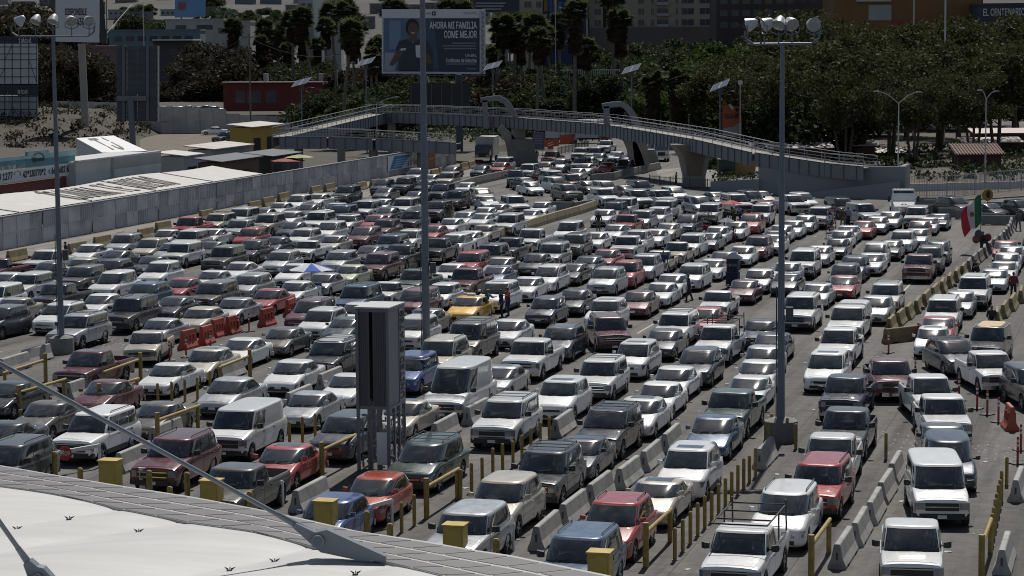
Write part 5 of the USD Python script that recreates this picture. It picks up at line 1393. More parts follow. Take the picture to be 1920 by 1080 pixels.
# ---------------- vegetation ----------------
def leaf_mat(name, col, var=.5, trans=.35):
    c = np.array(col)
    return mat(name, {
        'g': ('geometry', {}), 'n': ('noise_texture', {'scale': .55, 'detail': 3.0}), 'w': ('white_noise_texture', {'dimensions': '1D'}),
        'r': ('rgb_ramp', {'ramp': [(.3, tuple(c * (1 - var))), (.55, tuple(c)), (.75, tuple(c * (1 + var)))]}),
        'hv': ('hsv', {'hue': .5, 'saturation': 1.0}), 'mr': ('map_range', {'from_min': 0, 'from_max': 1, 'to_min': .6, 'to_max': 1.5}),
        'p': ('principled_bsdf', {'roughness': .7, 'specular_ior_level': .12}), 't': ('translucent_bsdf', {}), 'm': ('mix_closure', {'fac': trans})},
        [('g.position', 'n.vector'), ('n.fac', 'r.fac'), ('g.random_per_island', 'w.w'), ('w.value', 'mr.value'), ('mr.result', 'hv.value'), ('r.color', 'hv.color'), ('hv.color', 'p.base_color'), ('hv.color', 't.color'), ('p.BSDF', 'm.closure1'), ('t.BSDF', 'm.closure2')], 'm.closure')
LF = {'olive': leaf_mat('olive_leaves', (.048, .052, .020), .5, .32), 'dark': leaf_mat('dark_leaves', (.034, .047, .019)), 'green': leaf_mat('bright_leaves', (.050, .076, .020)), 'rust': leaf_mat('rusty_leaves', (.038, .032, .020)),
      'palm': leaf_mat('palm_fronds', (.070, .082, .036), .4, .35), 'dead': leaf_mat('dead_fronds', (.060, .042, .025), .4, .15)}
BARK = plain('bark', (.07, .055, .042), .9, var=.3, scale=1.5); PBARK = plain('palm_bark', (.11, .09, .07), .9, var=.25, scale=2.0)
def quads(P, A, B):
    n = len(P); v = np.stack([P - A - B, P + A - B, P + A + B, P - A + B], 1).reshape(-1, 3)
    i = np.arange(n)[:, None] * 4
    return trimesh.Trimesh(v, np.vstack([i + [0, 1, 2], i + [0, 2, 3]]), process=False)
def rand_dirs(rg, n): d = rg.normal(size=(n, 3)); return d / np.linalg.norm(d, axis=1, keepdims=True)
def tree_proto(name, seed, leaf, H=10.0, R=4.5, trunkh=4.0, n=3400, leafs=.24, blobs=16, gap=.5, stems=1):
    rg = np.random.default_rng(seed); r = proto(name); limbs = []; cs = []
    for k in range(blobs):
        a = rg.random() * 6.28; q = math.sqrt(rg.random()) * R * .85; z = trunkh + (H - trunkh) * (.1 + .85 * rg.random() * (1 - .35 * (q / R) ** 2))
        cs.append((np.array([q * math.cos(a), q * math.sin(a), z]), R * rg.uniform(.22, .42)))
    base = []
    for s in range(stems):
        b = np.array([rg.uniform(-.6, .6) * (stems > 1), rg.uniform(-.6, .6) * (stems > 1), 0]); m = b * 1.6 + [rg.uniform(-.4, .4), rg.uniform(-.4, .4), trunkh]
        limbs.append(tube(b, m, .22 / stems ** .5 + .06, 7, .15)); base.append(m)
    for c, rad in cs:
        m = base[rg.integers(len(base))]; mid = (m + c) / 2 + rg.normal(size=3) * .35
        limbs += [tube(m, mid, .10, 5, .06), tube(mid, c, .06, 5, .02)]
        for _ in range(2): limbs.append(tube(mid, mid + (c - mid) * .6 + rg.normal(size=3) * rad * .7, .035, 4, .012))
    obj('trunk', cat_(limbs), BARK, r, 50)
    P = []
    for c, rad in cs:
        k = int(n / blobs); d = rand_dirs(rg, k); rr = rad * rg.random(k)[:, None] ** gap
        P.append(c + d * rr * [1.15, 1.15, .8])
    P = np.vstack(P); n = len(P); s = leafs * rg.uniform(.5, 1.3, n)[:, None]
    A = rand_dirs(rg, n); B = np.cross(A, rand_dirs(rg, n)); B /= np.linalg.norm(B, axis=1, keepdims=True)
    obj('crown', quads(P, A * s, B * s * .6), LF[leaf], r)
    return r
def palm_proto(name, seed, H=16.0, fr=1.5, skirt=2.2, nf=46):
    rg = np.random.default_rng(seed); r = proto(name)
    bend = rg.normal(0, .5, 2); zz = np.linspace(0, H, 9)
    cen = [np.array([bend[0] * (z / H) ** 2, bend[1] * (z / H) ** 2, z]) for z in zz]
    tt = np.arange(9) * 2 * np.pi / 9
    obj('trunk', loft([c + np.c_[np.cos(tt), np.sin(tt), tt * 0] * (.30 - .10 * (z / H) + (.12 if z < .5 else 0)) for c, z in zip(cen, zz)]), PBARK, r, 50)
    top = cen[-1]
    def fronds(k, el_lo, el_hi, ln, zoff, droop):
        V, Fc = [], []
        for i in range(k):
            a = rg.random() * 6.28; el = math.radians(rg.uniform(el_lo, el_hi)); L = ln * rg.uniform(.75, 1.15)
            d = np.array([math.cos(a) * math.cos(el), math.sin(a) * math.cos(el), math.sin(el)]); s = np.array([-math.sin(a), math.cos(a), 0]); u = np.cross(s, d)
            b = top + [0, 0, zoff * rg.random()]; hub = b + d * L * .45
            nb = len(V); V += [b - s * .03, b + s * .03, hub]; Fc.append([nb, nb + 1, nb + 2])
            m = 9
            for j in range(m):
                t = (j / (m - 1) - .5) * 2.5
                tip = hub + (d * math.cos(t) + s * math.sin(t)) * L * .6 * rg.uniform(.85, 1.1) + u * .0 - np.array([0, 0, droop * L * (.25 + .3 * abs(t))])
                w = np.cross(tip - hub, u); w = w / (np.linalg.norm(w) + 1e-6) * .10 * L
                nb = len(V); V += [hub, (hub + tip) / 2 + w, tip, (hub + tip) / 2 - w]; Fc += [[nb, nb + 1, nb + 2], [nb, nb + 2, nb + 3]]
        return trimesh.Trimesh(np.array(V), Fc, process=False)
    obj('crown', fronds(nf, -25, 75, fr * 1.25, .4, .35), LF['palm'], r)
    if skirt:
        g = []
        for k in range(int(skirt * 4)):
            top2 = top; zo = -k / 4
            g.append(fronds(9, -78, -45, fr * .9, 0, .1)); g[-1].apply_translation([0, 0, zo])
        obj('skirt', cat_(g), LF['dead'], r)
    return r
PALMS = [palm_proto('palm_tall', 1, 16, 1.9, 3.2, 64), palm_proto('palm_lean', 2, 16, 1.8, 4.4, 60), palm_proto('palm_bushy', 3, 16, 2.1, 2.4, 72)]
SHAG = palm_proto('palm_shaggy', 5, 9, 2.0, 4.6, 60)
TREES = {'olive': [tree_proto('olive_tree_broad', 11, 'olive', 11, 5.2, 4.6, 7000, .15, 26), tree_proto('olive_tree_multi', 12, 'olive', 12, 4.6, 4.2, 6000, .14, 24, .5, 3), tree_proto('olive_tree_loose', 13, 'olive', 10, 5.6, 4.0, 5200, .15, 20, .45, 2)],
         'rust': [tree_proto('rusty_tree', 14, 'rust', 9, 4.6, 2.0, 6500, .16, 20), tree_proto('rusty_tree_low', 15, 'rust', 7, 5.0, 1.4, 6500, .17, 20)],
         'dark': [tree_proto('dark_tree', 16, 'dark', 9, 5.0, 1.6, 8000, .19, 24), tree_proto('dark_tree_low', 17, 'dark', 6, 5.4, .8, 7500, .19, 24)],
         'green': [tree_proto('green_tree', 18, 'green', 11, 6.0, 2.0, 9000, .22, 26)]}
def plant(kind, protos, px, pytop, Y, H0, label, cat, group, rzs=None, squash=1.0):
    p = atY(px, pytop, Y); h = max(p[2], 2.0); s = h / H0
    instance(kind, protos, (p[0], p[1], 0), random.random() * 6.28, label, cat, group, (s * squash, s * squash, s))
rp = random.Random(21)
palms = [(452, 42, 'at the edge of the dark trees'), (487, 68, ''), (499, 40, ''), (520, 46, ''), (531, 84, ''), (548, 28, ''), (563, 66, ''), (583, 22, ''), (596, 74, ''), (609, 38, ''), (627, 12, ''), (641, 44, ''), (652, 4, ''), (664, 62, ''), (681, 34, ''), (694, 92, ''), (705, 70, ''),
         (757, 8, ''), (833, 6, ''), (872, 10, ''), (926, 34, ''), (940, 58, ''), (962, 32, ''), (978, 52, ''), (991, 30, ''), (1006, 58, ''), (1021, 36, ''), (1037, 54, ''), (1050, 30, ''), (1076, 4, ''), (1084, 66, ''), (1101, 74, ''), (1150, -18, ''), (1166, 20, ''), (925, 88, '')]
pl_zone = lambda x: 'grove beyond the red building' if x < 715 else 'group above the big billboard' if x < 900 else 'grove right of the billboard' if x < 1110 else 'pair before the apartment block'
cnt = {}
for x, y, _ in palms:
    z = pl_zone(x); cnt[z] = cnt.get(z, 0) + 1
    Y = rp.uniform(470, 540) if 715 < x < 900 else rp.uniform(535, 600) if x < 640 else rp.uniform(400, 500)
    plant('palm_tree', rp.choice(PALMS), x, y + 3, Y, 17.2, f'fan palm, {nth(cnt[z] - 1)} from west in the {z}', 'palm tree', 'fan palms beyond the footbridge')
for i, (x, y, Y) in enumerate([(1228, 138, 370), (1262, 132, 365), (1285, 150, 385)]):
    plant('palm_tree', SHAG, x, y, Y, 10.6, f'squat palm with a long brown dead skirt, {nth(i)} of three behind the arches', 'palm tree', 'shaggy palms')
lists = [('olive', 'sparse olive-brown street tree', [(1352, 108, 350, 0), (1398, 84, 390, 1), (1432, 118, 330, 2), (1466, 66, 400, 0), (1505, 92, 345, 1), (1532, 18, 470, 2), (1562, 70, 375, 2), (1598, 58, 350, 0), (1640, 44, 420, 1), (1668, 84, 335, 2), (1702, 46, 395, 0), (1738, 22, 440, 1), (1762, 74, 350, 2), (1800, 40, 385, 0), (1838, 30, 430, 2), (1872, 60, 340, 1), (1905, 26, 400, 0), (1932, 74, 345, 2), (1584, 118, 318, 1), (1715, 128, 312, 1), (1828, 120, 315, 1)], 'trees in the park beyond the ramp', (11, 12, 10)),
         ('rust', 'rusty brown leafed tree', [(352, 118, 560, 0), (384, 84, 580, 0), (412, 100, 540, 1), (445, 92, 560, 0), (118, 96, 470, 0), (150, 112, 480, 1), (88, 88, 500, 0), (655, 128, 480, 1), (705, 132, 470, 0), (940, 136, 440, 1), (330, 150, 600, 1), (30, 30, 560, 0), (62, 14, 640, 0)], 'rusty trees beyond the dirt yard', (9, 7)),
         ('dark', 'dark green tree', [(472, 118, 560, 0), (504, 122, 575, 1), (540, 118, 590, 0), (575, 126, 550, 1), (606, 120, 570, 0), (430, 128, 600, 1), (620, 168, 420, 1), (618, 150, 500, 0), (650, 160, 430, 0), (700, 172, 410, 1), (740, 150, 450, 0), (760, 160, 440, 1), (900, 118, 520, 0), (960, 128, 480, 1), (1000, 132, 470, 0), (1040, 122, 490, 0), (1085, 128, 460, 1), (1120, 92, 560, 0), (1150, 104, 520, 0), (1190, 86, 580, 0), (1225, 92, 560, 1), (1260, 76, 600, 0), (1300, 84, 570, 0), (1335, 78, 590, 1), (1180, 134, 440, 1), (1130, 144, 420, 0), (1320, 150, 380, 0), (1392, 150, 365, 1), (1440, 160, 350, 0), (1500, 168, 330, 1), (1560, 150, 420, 0), (1620, 160, 400, 1), (1690, 150, 430, 0), (1760, 150, 420, 1), (1850, 150, 440, 0), (1910, 150, 420, 0), (1420, 66, 560, 0), (1600, 40, 600, 1), (1780, 30, 620, 0), (250, 30, 900, 0), (430, 18, 900, 1), (820, 150, 480, 0), (785, 140, 500, 0), (1060, 170, 420, 1), (985, 168, 420, 1), (860, 150, 460, 1), (1690, 8, 640, 0), (1880, 4, 620, 1)], 'dark trees filling in behind', (9, 6)),
         ('green', 'bright green bushy tree', [(1346, 98, 400, 0), (1382, 76, 430, 0), (1420, 88, 415, 0), (640, 205, 365, 0), (1225, 170, 400, 0)], 'bright green trees', (11,))]
near_ = lambda x, y: ('over the dirt yard' if x < 345 else 'by the red building' if x < 640 else 'below the big billboard' if x < 915 else 'under the palm grove' if x < 1110 else 'below the apartment block' if x < 1345 else 'behind the ramp wall' if x < 1600 else 'at the park fence' if x < 1780 else 'at the tiled roof house')
for kind, nm, pts, grp, Hs in lists:
    cnt = {}
    for x, y, Y, k in sorted(pts):
        z = near_(x, y); cnt[z] = cnt.get(z, 0) + 1
        plant(('olive_tree', 'rusty_tree', 'dark_tree', 'green_tree')[('olive', 'rust', 'dark', 'green').index(kind)], TREES[kind][k], x, y, Y, Hs[k] * 1.0, f'{nm} {near_(x, y)}, {nth(cnt[z] - 1)} from the west', 'tree', grp, None, 1.0 if kind == 'olive' else 1.12)
hz_ = random.Random(77)
for k in range(34):
    x = -20 + k * 30 + hz_.uniform(-8, 8); Y = hz_.choice((860, 980, 1120, 1300, 1500)); p = atY(x, 40, Y); s = hz_.uniform(.9, 1.5)
    if 325 < x < 392: continue
    g = np.array(p[1]); zz = -3 + 125 * max(0, (Y - 760) / 2300) ** 1.15
    instance('dark_tree', TREES['dark'][k % 2], (p[0], Y, zz - 1), k, f'small dark tree among the hillside houses, {nth(k)} from the west', 'tree', 'trees on the far hillside', (s * 1.2, s * 1.2, s))
# scrub: low brush on the bank and the park floor
def scrub(name, label, area, n, leaf, seed, hh=(.5, 1.6), z=lambda p: 0):
    rg = np.random.default_rng(seed); P, A = [], []
    for k in range(n):
        p = area(rg); h = rg.uniform(*hh); m = 26
        P.append(np.array([p[0], p[1], z(p)]) + rg.normal(size=(m, 3)) * [h * .5, h * .5, h * .22] + [0, 0, h * .45])
    P = np.vstack(P); m = len(P); s = rg.uniform(.08, .22, m)[:, None]; A = rand_dirs(rg, m); B = np.cross(A, rand_dirs(rg, m)); B /= np.linalg.norm(B, axis=1, keepdims=True)
    tag(obj(name, quads(P, A * s, B * s * .7), LF[leaf]), label, 'undergrowth', kind='stuff')
scrub('undergrowth', 'low dark undergrowth between the trees in the park', lambda r: atY(r.uniform(1340, 1960), 300, r.uniform(275, 360)), 420, 'dark', 31)
scrub('undergrowth', 'low leafy undergrowth below the palms beyond the footbridge', lambda r: atY(r.uniform(560, 1340), 300, r.uniform(385, 480)), 520, 'dark', 32, (.8, 2.2))
tag(obj('hedge', cat_([quads(*(lambda P, A, B: (P, A * .16, B * .12))(*(lambda rg: (at(1310, 318) + np.c_[rg.uniform(0, 5.5, 1500), rg.uniform(0, 2.2, 1500), rg.uniform(0, 1.5, 1500)], rand_dirs(rg, 1500), rand_dirs(rg, 1500)))(np.random.default_rng(4))))]), LF['green']), 'green clipped hedge beside the side road under the footbridge', 'hedge')

# ---------------- terrain: bank, terrace, hill ----------------
def terrain(name, x0, x1, y0, y1, nx, ny, fn, m):
    X, Y = np.meshgrid(np.linspace(x0, x1, nx), np.linspace(y0, y1, ny)); Z = fn(X, Y)
    v = np.c_[X.ravel(), Y.ravel(), Z.ravel()]; f = []
    for j in range(ny - 1):
        for i in range(nx - 1):
            a = j * nx + i; f += [[a, a + 1, a + nx + 1], [a, a + nx + 1, a + nx]]
    tag(obj(name, trimesh.Trimesh(v, f, process=False), m, None, True), kind='structure')
BANKM = plain('bank_soil', (.052, .042, .030), .95, var=.45, scale=.35)
def bank(X, Y):
    g = np.clip((Y - 380) / 45, 0, 1); w = np.clip((-62 - X) / 10, 0, 1)
    return -.6 + (5.2 * g * w) + 1.1 * (meshkit.noise(np.stack([X * .25, Y * .25, X * 0], -1)) - .4) * g * w
terrain('dirt_bank', -105, -55, 372, 436, 40, 40, bank, BANKM)
scrub('undergrowth', 'dry brown brush on the dirt bank below the scaffold signs', lambda r: np.array([r.uniform(-98, -64), r.uniform(380, 430), 0]), 260, 'rust', 33, (.5, 1.5), lambda p: float(bank(np.array(p[0]), np.array(p[1]))))
HILLM = plain('hill_soil', (.048, .046, .040), .95, var=.55, scale=.012)
hill_f = lambda X, Y: -3 + 125 * np.clip((Y - 760) / 2300, 0, 1) ** 1.15 + 16 * (meshkit.fbm(np.stack([X * .004, Y * .004, X * 0], -1)) - .5) * np.clip((Y - 800) / 400, 0, 1)
terrain('hill', -1300, 1300, 740, 3400, 90, 60, hill_f, HILLM)
terr = atY(80, 200, 436), atY(620, 200, 436)
tag(obj('terrace', box((terr[0][0] - 20, 436.5, -1), (terr[1][0] + 4, 530, 3.2)), BANKM), kind='structure')
tag(obj('dirt_yard', up(sheet([at(262, 312), at(470, 292), at(470, 247), at(300, 247), at(262, 262)], .02)), plain('yard_soil', (.13, .108, .08), .95, var=.3, scale=.4)), kind='structure')

# ---------------- buildings ----------------
WINM = plain('far_window', (.035, .04, .05), .15); CREAM = plain('cream_render', (.25, .225, .18), .85, var=.1, scale=.2); BRWN = plain('brown_render', (.045, .032, .028), .85, var=.2, scale=.2); NAVYR = plain('navy_print', (.02, .03, .08), .7, var=.3, scale=.3)
def face_building(name, label, cat, Y, x0, x1, ztop, depth, wallm, wins=(), floors=(), parap=True, zb=0.0, frame=True):
    """x0,x1 pixel columns of the front, wins pixel spans of windows, floors heights of sills"""
    X = lambda px: atY(px, 100, Y)[0]
    t = thing(name, (0, 0, 0), 0, label, cat)
    obj('wall', box((X(x0), Y, zb), (X(x1), Y + depth, ztop)), wallm, t)
    if parap: obj('parapet', box((X(x0) - .15, Y - .15, ztop + .01), (X(x1) + .15, Y + depth + .15, ztop + .5)), wallm, t)
    for z, h in floors:
        for a, b in wins:
            w = obj('window', box((X(a), Y - .03, z), (X(b), Y + .02, z + h)), WINM, t)
            if frame: obj('window_frame', cat_([box((X(a) - .08, Y - .08, z - .12), (X(b) + .08, Y - .031, z)), box(((X(a) + X(b)) / 2 - .04, Y - .06, z), ((X(a) + X(b)) / 2 + .04, Y - .031, z + h))]), wallm, w)
    return t
zpx = lambda py, Y, px=960: float(atY(px, py, Y)[2])
FL = [(zpx(48, 650, 1200) + k * 2.95 - 0, 1.6) for k in range(-1, 5)]
bt = face_building('apartment_building', 'cream apartment block with rows of dark windows beyond the palms', 'building', 650, 1105, 1342, 38, 22, CREAM, [(1115, 1127), (1197, 1208), (1221, 1226), (1232, 1253), (1267, 1271), (1278, 1301), (1312, 1334)], FL)
for z, h in FL: obj('balcony', box((atY(1231, 100, 650)[0], 649.1, z - .5), (atY(1254, 100, 650)[0], 649.95, z + .35)), GRYR, bt)
obj('podium', box((atY(1105, 100, 650)[0] - .2, 648.6, 0), (atY(1342, 100, 650)[0], 649.9, zpx(51, 650, 1200))), plain('podium_render', (.10, .085, .08), .85, var=.15, scale=.2), bt)
obj('stair_recess', box((atY(1131, 100, 650)[0], 649.9, 14), (atY(1137, 100, 650)[0], 650.05, 38.2)), DARKR, bt)
face_building('apartment_building', 'narrow cream block beside the navy mural, edge of the palms', 'building', 640, 972, 1018, 34, 18, CREAM, [(984, 997), (1006, 1016)], [(z - 1, 1.6) for z, _ in FL])
mt = face_building('mural_building', 'navy building with a yellow and blue painted mural between cream blocks', 'building', 646, 1018, 1100, 36, 18, NAVYR)
X = lambda px, Y: atY(px, 50, Y)[0]
for k, (a, b, c) in enumerate(((1020, 1027, (.30, .20, .05)), (1029, 1036, (.04, .10, .35)), (1038, 1045, (.32, .22, .06)), (1047, 1053, (.05, .14, .4)))):
    obj('mural_patch', box((X(a, 646), 645.9, zpx(22, 646)), (X(b, 646), 645.98, zpx(-8 + 4 * k, 646))), plain(f'mural_paint_{k}', c, .7, var=.4, scale=.7), mt)
face_building('tall_dark_building', 'large dark brown building with faint window bands', 'building', 600, 1343, 1560, 36, 20, BRWN, [(1350 + k * 21, 1364 + k * 21) for k in range(10)], [(zpx(52, 600, 1450) + k * 2.95, 1.5) for k in range(6)], frame=False)
ot = face_building('orange_building', 'orange and ochre commercial building behind the park trees', 'building', 560, 1563, 1842, zpx(-14, 560, 1700), 20, plain('orange_render', (.15, .078, .028), .85, var=.15, scale=.2))
obj('white_panel', box((X(1628, 560), 559.8, zpx(38, 560, 1650)), (X(1671, 560), 559.96, zpx(9, 560, 1650))), GRYR, ot)
obj('red_base', box((X(1674, 560), 559.7, 0), (X(1716, 560), 559.94, zpx(36, 560, 1700))), RED, ot)
obj('shed_roof', box((X(1604, 560), 559, zpx(3, 560, 1640)), (X(1670, 560), 559.7, zpx(-3, 560, 1640))), TINR, ot)
ct = face_building('centenario_shop', 'dark shop front lettered EL CENTENARIO at the edge of the park trees', 'shop', 545, 1842, 1990, zpx(10, 545, 1880), 15, plain('dark_blue_render', (.035, .035, .045), .85))
obj('lettering', letters('EL CENTENARIO', *[np.array([X(px, 545), 544.94, zpx(py, 545, 1880)]) for px, py in ((1843, 30), (1921, 29), (1921, 15), (1843, 16))], depth=.05, lift=.03), WHT, ct)
rt = face_building('red_building', 'red two storey building with a white roof edge beyond the dirt yard', 'building', 462, 417, 603, zpx(160, 462, 500), 14, plain('dark_red_render', (.12, .022, .020), .85, var=.15, scale=.3), [(440, 458), (462, 488), (497, 517)], [(zpx(193, 462, 470), 2.3)], True, 0.0, False)
obj('roof_edge', box((X(415, 462), 461.2, zpx(160, 462, 500) + .52), (X(604, 462), 462.2, zpx(153, 462, 500))), WHT, rt)
for x in (492, 596): obj('roof_tank', box((X(x, 466), 466, zpx(156, 462, 500)), (X(x + 8, 466), 468, zpx(139, 462, 500))), GRYR, rt)
for i, (nm, lab, Y, x0, x1, yt, m_, ws) in enumerate([('pink_building', 'faded pink building between the two billboards', 560, 170, 222, 90, plain('pink_render', (.16, .11, .11), .85, var=.2, scale=.2), [(176, 184), (192, 206)]), ('grey_building', 'dark grey building under a pale slab roof', 620, 288, 360, 80, plain('slate_render', (.05, .05, .055), .85), [(318, 350)]),
        ('long_building', 'long low teal and white building on the lower hillside', 760, 205, 376, 58, plain('teal_render', (.09, .13, .15), .85, var=.15, scale=.1), [(215 + k * 22, 230 + k * 22) for k in range(7)]), ('white_warehouse', 'pale flat warehouse on the hillside', 820, 312, 420, 38, GRYR, [(330, 350), (370, 400)]), ('concrete_block', 'pale concrete office block at the top of the palms', 900, 560, 640, -2, GRYR, [(566 + k * 12, 574 + k * 12) for k in range(6)]),
        ('concrete_block', 'grey flat roofed block left of the palm grove', 700, 400, 470, 42, GRYR, [(410, 420), (440, 456)])]):
    zt = zpx(yt, Y, (x0 + x1) / 2); b = face_building(nm, lab, 'building', Y, x0, x1, zt, 14, m_, ws, [(zt - 3.2, 1.6)], True, -2.0, False)
    if 'grey_b' in nm: obj('slab_roof', box((X(286, 619), 618, zt + .52), (X(362, 619), 634, zt + .9)), WHT, b)
hr = random.Random(8); hc = [plain(f'house_render_{k}', c, .85, var=.12, scale=.1) for k, c in enumerate([(.20, .19, .185), (.14, .13, .125), (.17, .13, .11), (.12, .13, .15), (.24, .235, .23), (.10, .08, .07)])]
k = 0
for row, Yb in enumerate((930, 1080, 1250, 1450, 1700)):
    x = -30.0; kk = -1
    while x < 980:
        Y = Yb + hr.uniform(-50, 50); w = hr.uniform(7, 15); p = atY(x, 40, Y); z0 = float(hill_f(np.array(p[0]), np.array(Y))); h = hr.uniform(4, 9)
        if not (330 < x < 392 and Yb < 1000) and hr.random() < .8:
            kk += 1; t = thing('hillside_house', (p[0], Y, z0 - 1), hr.uniform(-.2, .2), f'{nth(kk)} {hr.choice(["pale", "flat roofed", "boxy"])} house from the west in {["lowest", "second", "third", "fourth", "highest"][row]} hillside row', 'house', 'houses on the far hillside')
            obj('wall', box((-w / 2, 0, 0), (w / 2, 9, h)), hr.choice(hc), t); obj('roof', box((-w / 2 - .3, -.3, h + .01), (w / 2 + .3, 9.3, h + .35)), hr.choice(hc), t)
            for j in range(int(w / 3.2)): obj('window', box((-w / 2 + .8 + j * 3.1, -.05, h - 2.6), (-w / 2 + 2.3 + j * 3.1, .02, h - 1.2)), WINM, t)
        x += w * 4500 / Y * hr.uniform(.9, 1.5)
tk_ = plain('tank_white', (.48, .48, .48), .6)
p = atY(600, 20, 900); t = thing('water_tank', (p[0], 895, 0), 0, 'white cylindrical water tank rising above the palm grove', 'water tank')
obj('drum', tube((0, 0, 4), (0, 0, zpx(-8, 895)), 2.1, 16), tk_, t, 40); obj('stand', cat_([tube((a, b, 0), (a, b, 4), .2, 6) for a in (-1.4, 1.4) for b in (-1.4, 1.4)]), DSTEEL, t)
# retaining wall behind the yard
YW = 434.0; t = thing('yard_wall', (0, 0, 0), 0, 'stained pale panel wall along the back of the dirt yard', 'wall')
YWM = [plain(f'yard_wall_{k}', c, .85, var=.25, scale=.4) for k, c in enumerate([(.30, .29, .28), (.27, .265, .27), (.33, .32, .31)])]
xa, xb = X(96, YW), X(566, YW); n = int((xb - xa) / 2.4)
for i in range(n):
    x = xa + i * 2.4; px = 96 + (566 - 96) * i / n; zt = zpx(np.interp(px, [96, 220, 300, 400, 440, 560], [190, 193, 199, 204, 214, 222]), YW, px)
    obj('panel', box((x + .02, YW, -.5), (x + 2.37, YW + .18, zt)), hr.choice(YWM), t); obj('pilaster', box((x - .1, YW - .06, -.5), (x + .015, YW + .2, zt + .05)), YWM[1], t)

# ---------------- billboards ----------------
BS = plain('billboard_steel', (.06, .07, .085), .55, .2, var=.2, scale=.6); PRW = plain('print_white', (.50, .51, .54), .6); PNAVY = plain('print_navy', (.018, .026, .05), .5); PBLUE = plain('print_blue', (.07, .12, .20), .5, var=.25, scale=.25); PSKIN = plain('print_skin', (.10, .055, .04), .6); PTXT = plain('print_text', (.55, .55, .58), .6)
YB = 365.0
def bq(pts, dy=0.0, Y=YB): return [atY(x, y, Y - dy) for x, y in pts]
def flat(name, pts, dy, m, par, Y=YB, th=.02): return obj(name, prism(bq(pts, dy, Y), np.array([0, th, 0])), m, par)
t = thing('campaign_billboard', (0, 0, 0), 0, 'large billboard with a woman in blue lettered AHORA MI FAMILIA COME MEJOR', 'billboard')
flat('panel', [(716, 138), (910, 139), (910, 17), (716, 17)], 0, PRW, t, th=.5)
flat('photo_print', [(719, 134), (800, 134), (800, 34), (719, 34)], .05, PBLUE, t); flat('navy_print', [(797, 134.5), (899, 135), (899, 34), (797, 34)], .06, PNAVY, t)
flat('blue_fade_print', [(797, 134.5), (824, 134.5), (812, 34), (797, 34)], .08, plain('print_midblue', (.035, .06, .10), .5), t)
flat('window_print', [(730, 92), (751, 91), (751, 38), (730, 38)], .08, plain('print_window', (.13, .20, .30), .5), t); flat('wall_print', [(720, 133), (740, 133), (748, 100), (722, 98)], .08, plain('print_pale', (.25, .28, .33), .6), t)
w = part('woman_print', t)
ell = lambda cx, cy, rx, ry, n=22: [(cx + rx * math.cos(a), cy + ry * math.sin(a)) for a in np.arange(n) * 2 * math.pi / n]
flat('hair', ell(773, 51, 12.5, 16.5), .10, plain('print_hair', (.012, .009, .008), .6), w); flat('face', ell(774.5, 55, 9.5, 13), .13, PSKIN, w)
flat('neck', [(767, 78), (782, 78), (781, 64), (768, 64)], .12, PSKIN, w)
flat('dress', [(747, 134), (811, 134), (812, 95), (803, 78), (784, 73), (774, 82), (765, 73), (748, 77), (742, 92), (748, 112)], .115, plain('print_dress', (.022, .028, .045), .6), w)
flat('forearm', [(730, 121), (736, 124), (752, 108), (756, 95), (749, 90), (741, 100)], .14, PSKIN, w); flat('other_forearm', [(812, 118), (804, 121), (790, 112), (786, 97), (795, 94), (806, 104)], .14, PSKIN, w)
flat('card', [(751, 95), (761, 94), (761, 90), (751, 91)], .16, PRW, w); flat('packet', [(780, 107), (790, 109), (788, 84), (779, 85)], .16, PRW, w)
for cx in (770.3, 778.6): flat('eye', ell(cx, 52.5, 1.5, .9, 10), .145, INK, w)
flat('smile', [(770.5, 61), (778.5, 61), (776.5, 62.8), (772.5, 62.8)], .145, PRW, w); flat('nose', [(773.4, 58), (776, 58), (774.8, 54)], .145, plain('print_shade', (.07, .036, .028), .6), w)
for s_, q in (('AHORA MI FAMILIA', [(805.5, 54), (894, 54), (894, 40.5), (805.5, 40.5)]), ('COME MEJOR', [(832.5, 71.5), (894, 71.5), (894, 57.5), (832.5, 57.5)]), ('Un año,', [(873, 107.5), (894, 107.5), (894, 101), (873, 101)]), ('3 millones de historias', [(836, 117), (894, 117), (894, 109.5), (836, 109.5)])):
    obj('lettering', letters(s_, *bq(q, .1), depth=.04, lift=.04), PTXT, t)
for y, a in ((81, 848), (86, 830), (91, 832), (120, 836), (129, 876)): flat('small_print', [(a, y + 1.1), (893, y + 1.1), (893, y - 1.1), (a, y - 1.1)], .1, plain(f'print_dim_{y}', (.16, .17, .19), .6), t)
flat('logo_print', [(810, 29), (817, 29), (817, 21.5), (810, 21.5)], .06, PNAVY, t); flat('logo_bird', [(812, 27.5), (815.5, 24.5), (812, 23)], .09, PRW, t); flat('party_mark', [(798, 26.5), (808, 26.5), (808, 24), (798, 24)], .06, GRYR, t); flat('sponsor_print', [(869, 25.5), (893, 25.5), (893, 23.3), (869, 23.3)], .06, GRYR, t)
for x in (901, 909): obj('side_frame', tube(atY(x, 139, YB - .25), atY(x, 17, YB - .25), .12, 6), RAILM, t)
for i in range(7): obj('frame_brace', cat_([tube(atY(901, 139 - i * 17, YB - .25), atY(909, 131 - i * 17, YB - .25), .05, 5), tube(atY(909, 131 - i * 17, YB - .25), atY(901, 122 - i * 17, YB - .25), .05, 5)]), BS, t)
obj('catwalk', bar(atY(716, 141, YB - .9), atY(910, 142, YB - .9), 1.2, .12), BS, t)
for x in (790, 860): p = atY(x, 140, YB + 1); obj('column', tube((p[0], p[1], 0), p, .55, 12), BS, t, 40)
t = thing('dark_billboard', (0, 0, 0), 0, 'dark unlit back of a smaller billboard beneath the campaign billboard', 'billboard')
flat('panel', [(767, 207), (880, 208), (880, 157), (767, 156)], 0, plain('dark_board', (.012, .013, .017), .6), t, 358.0, .3)
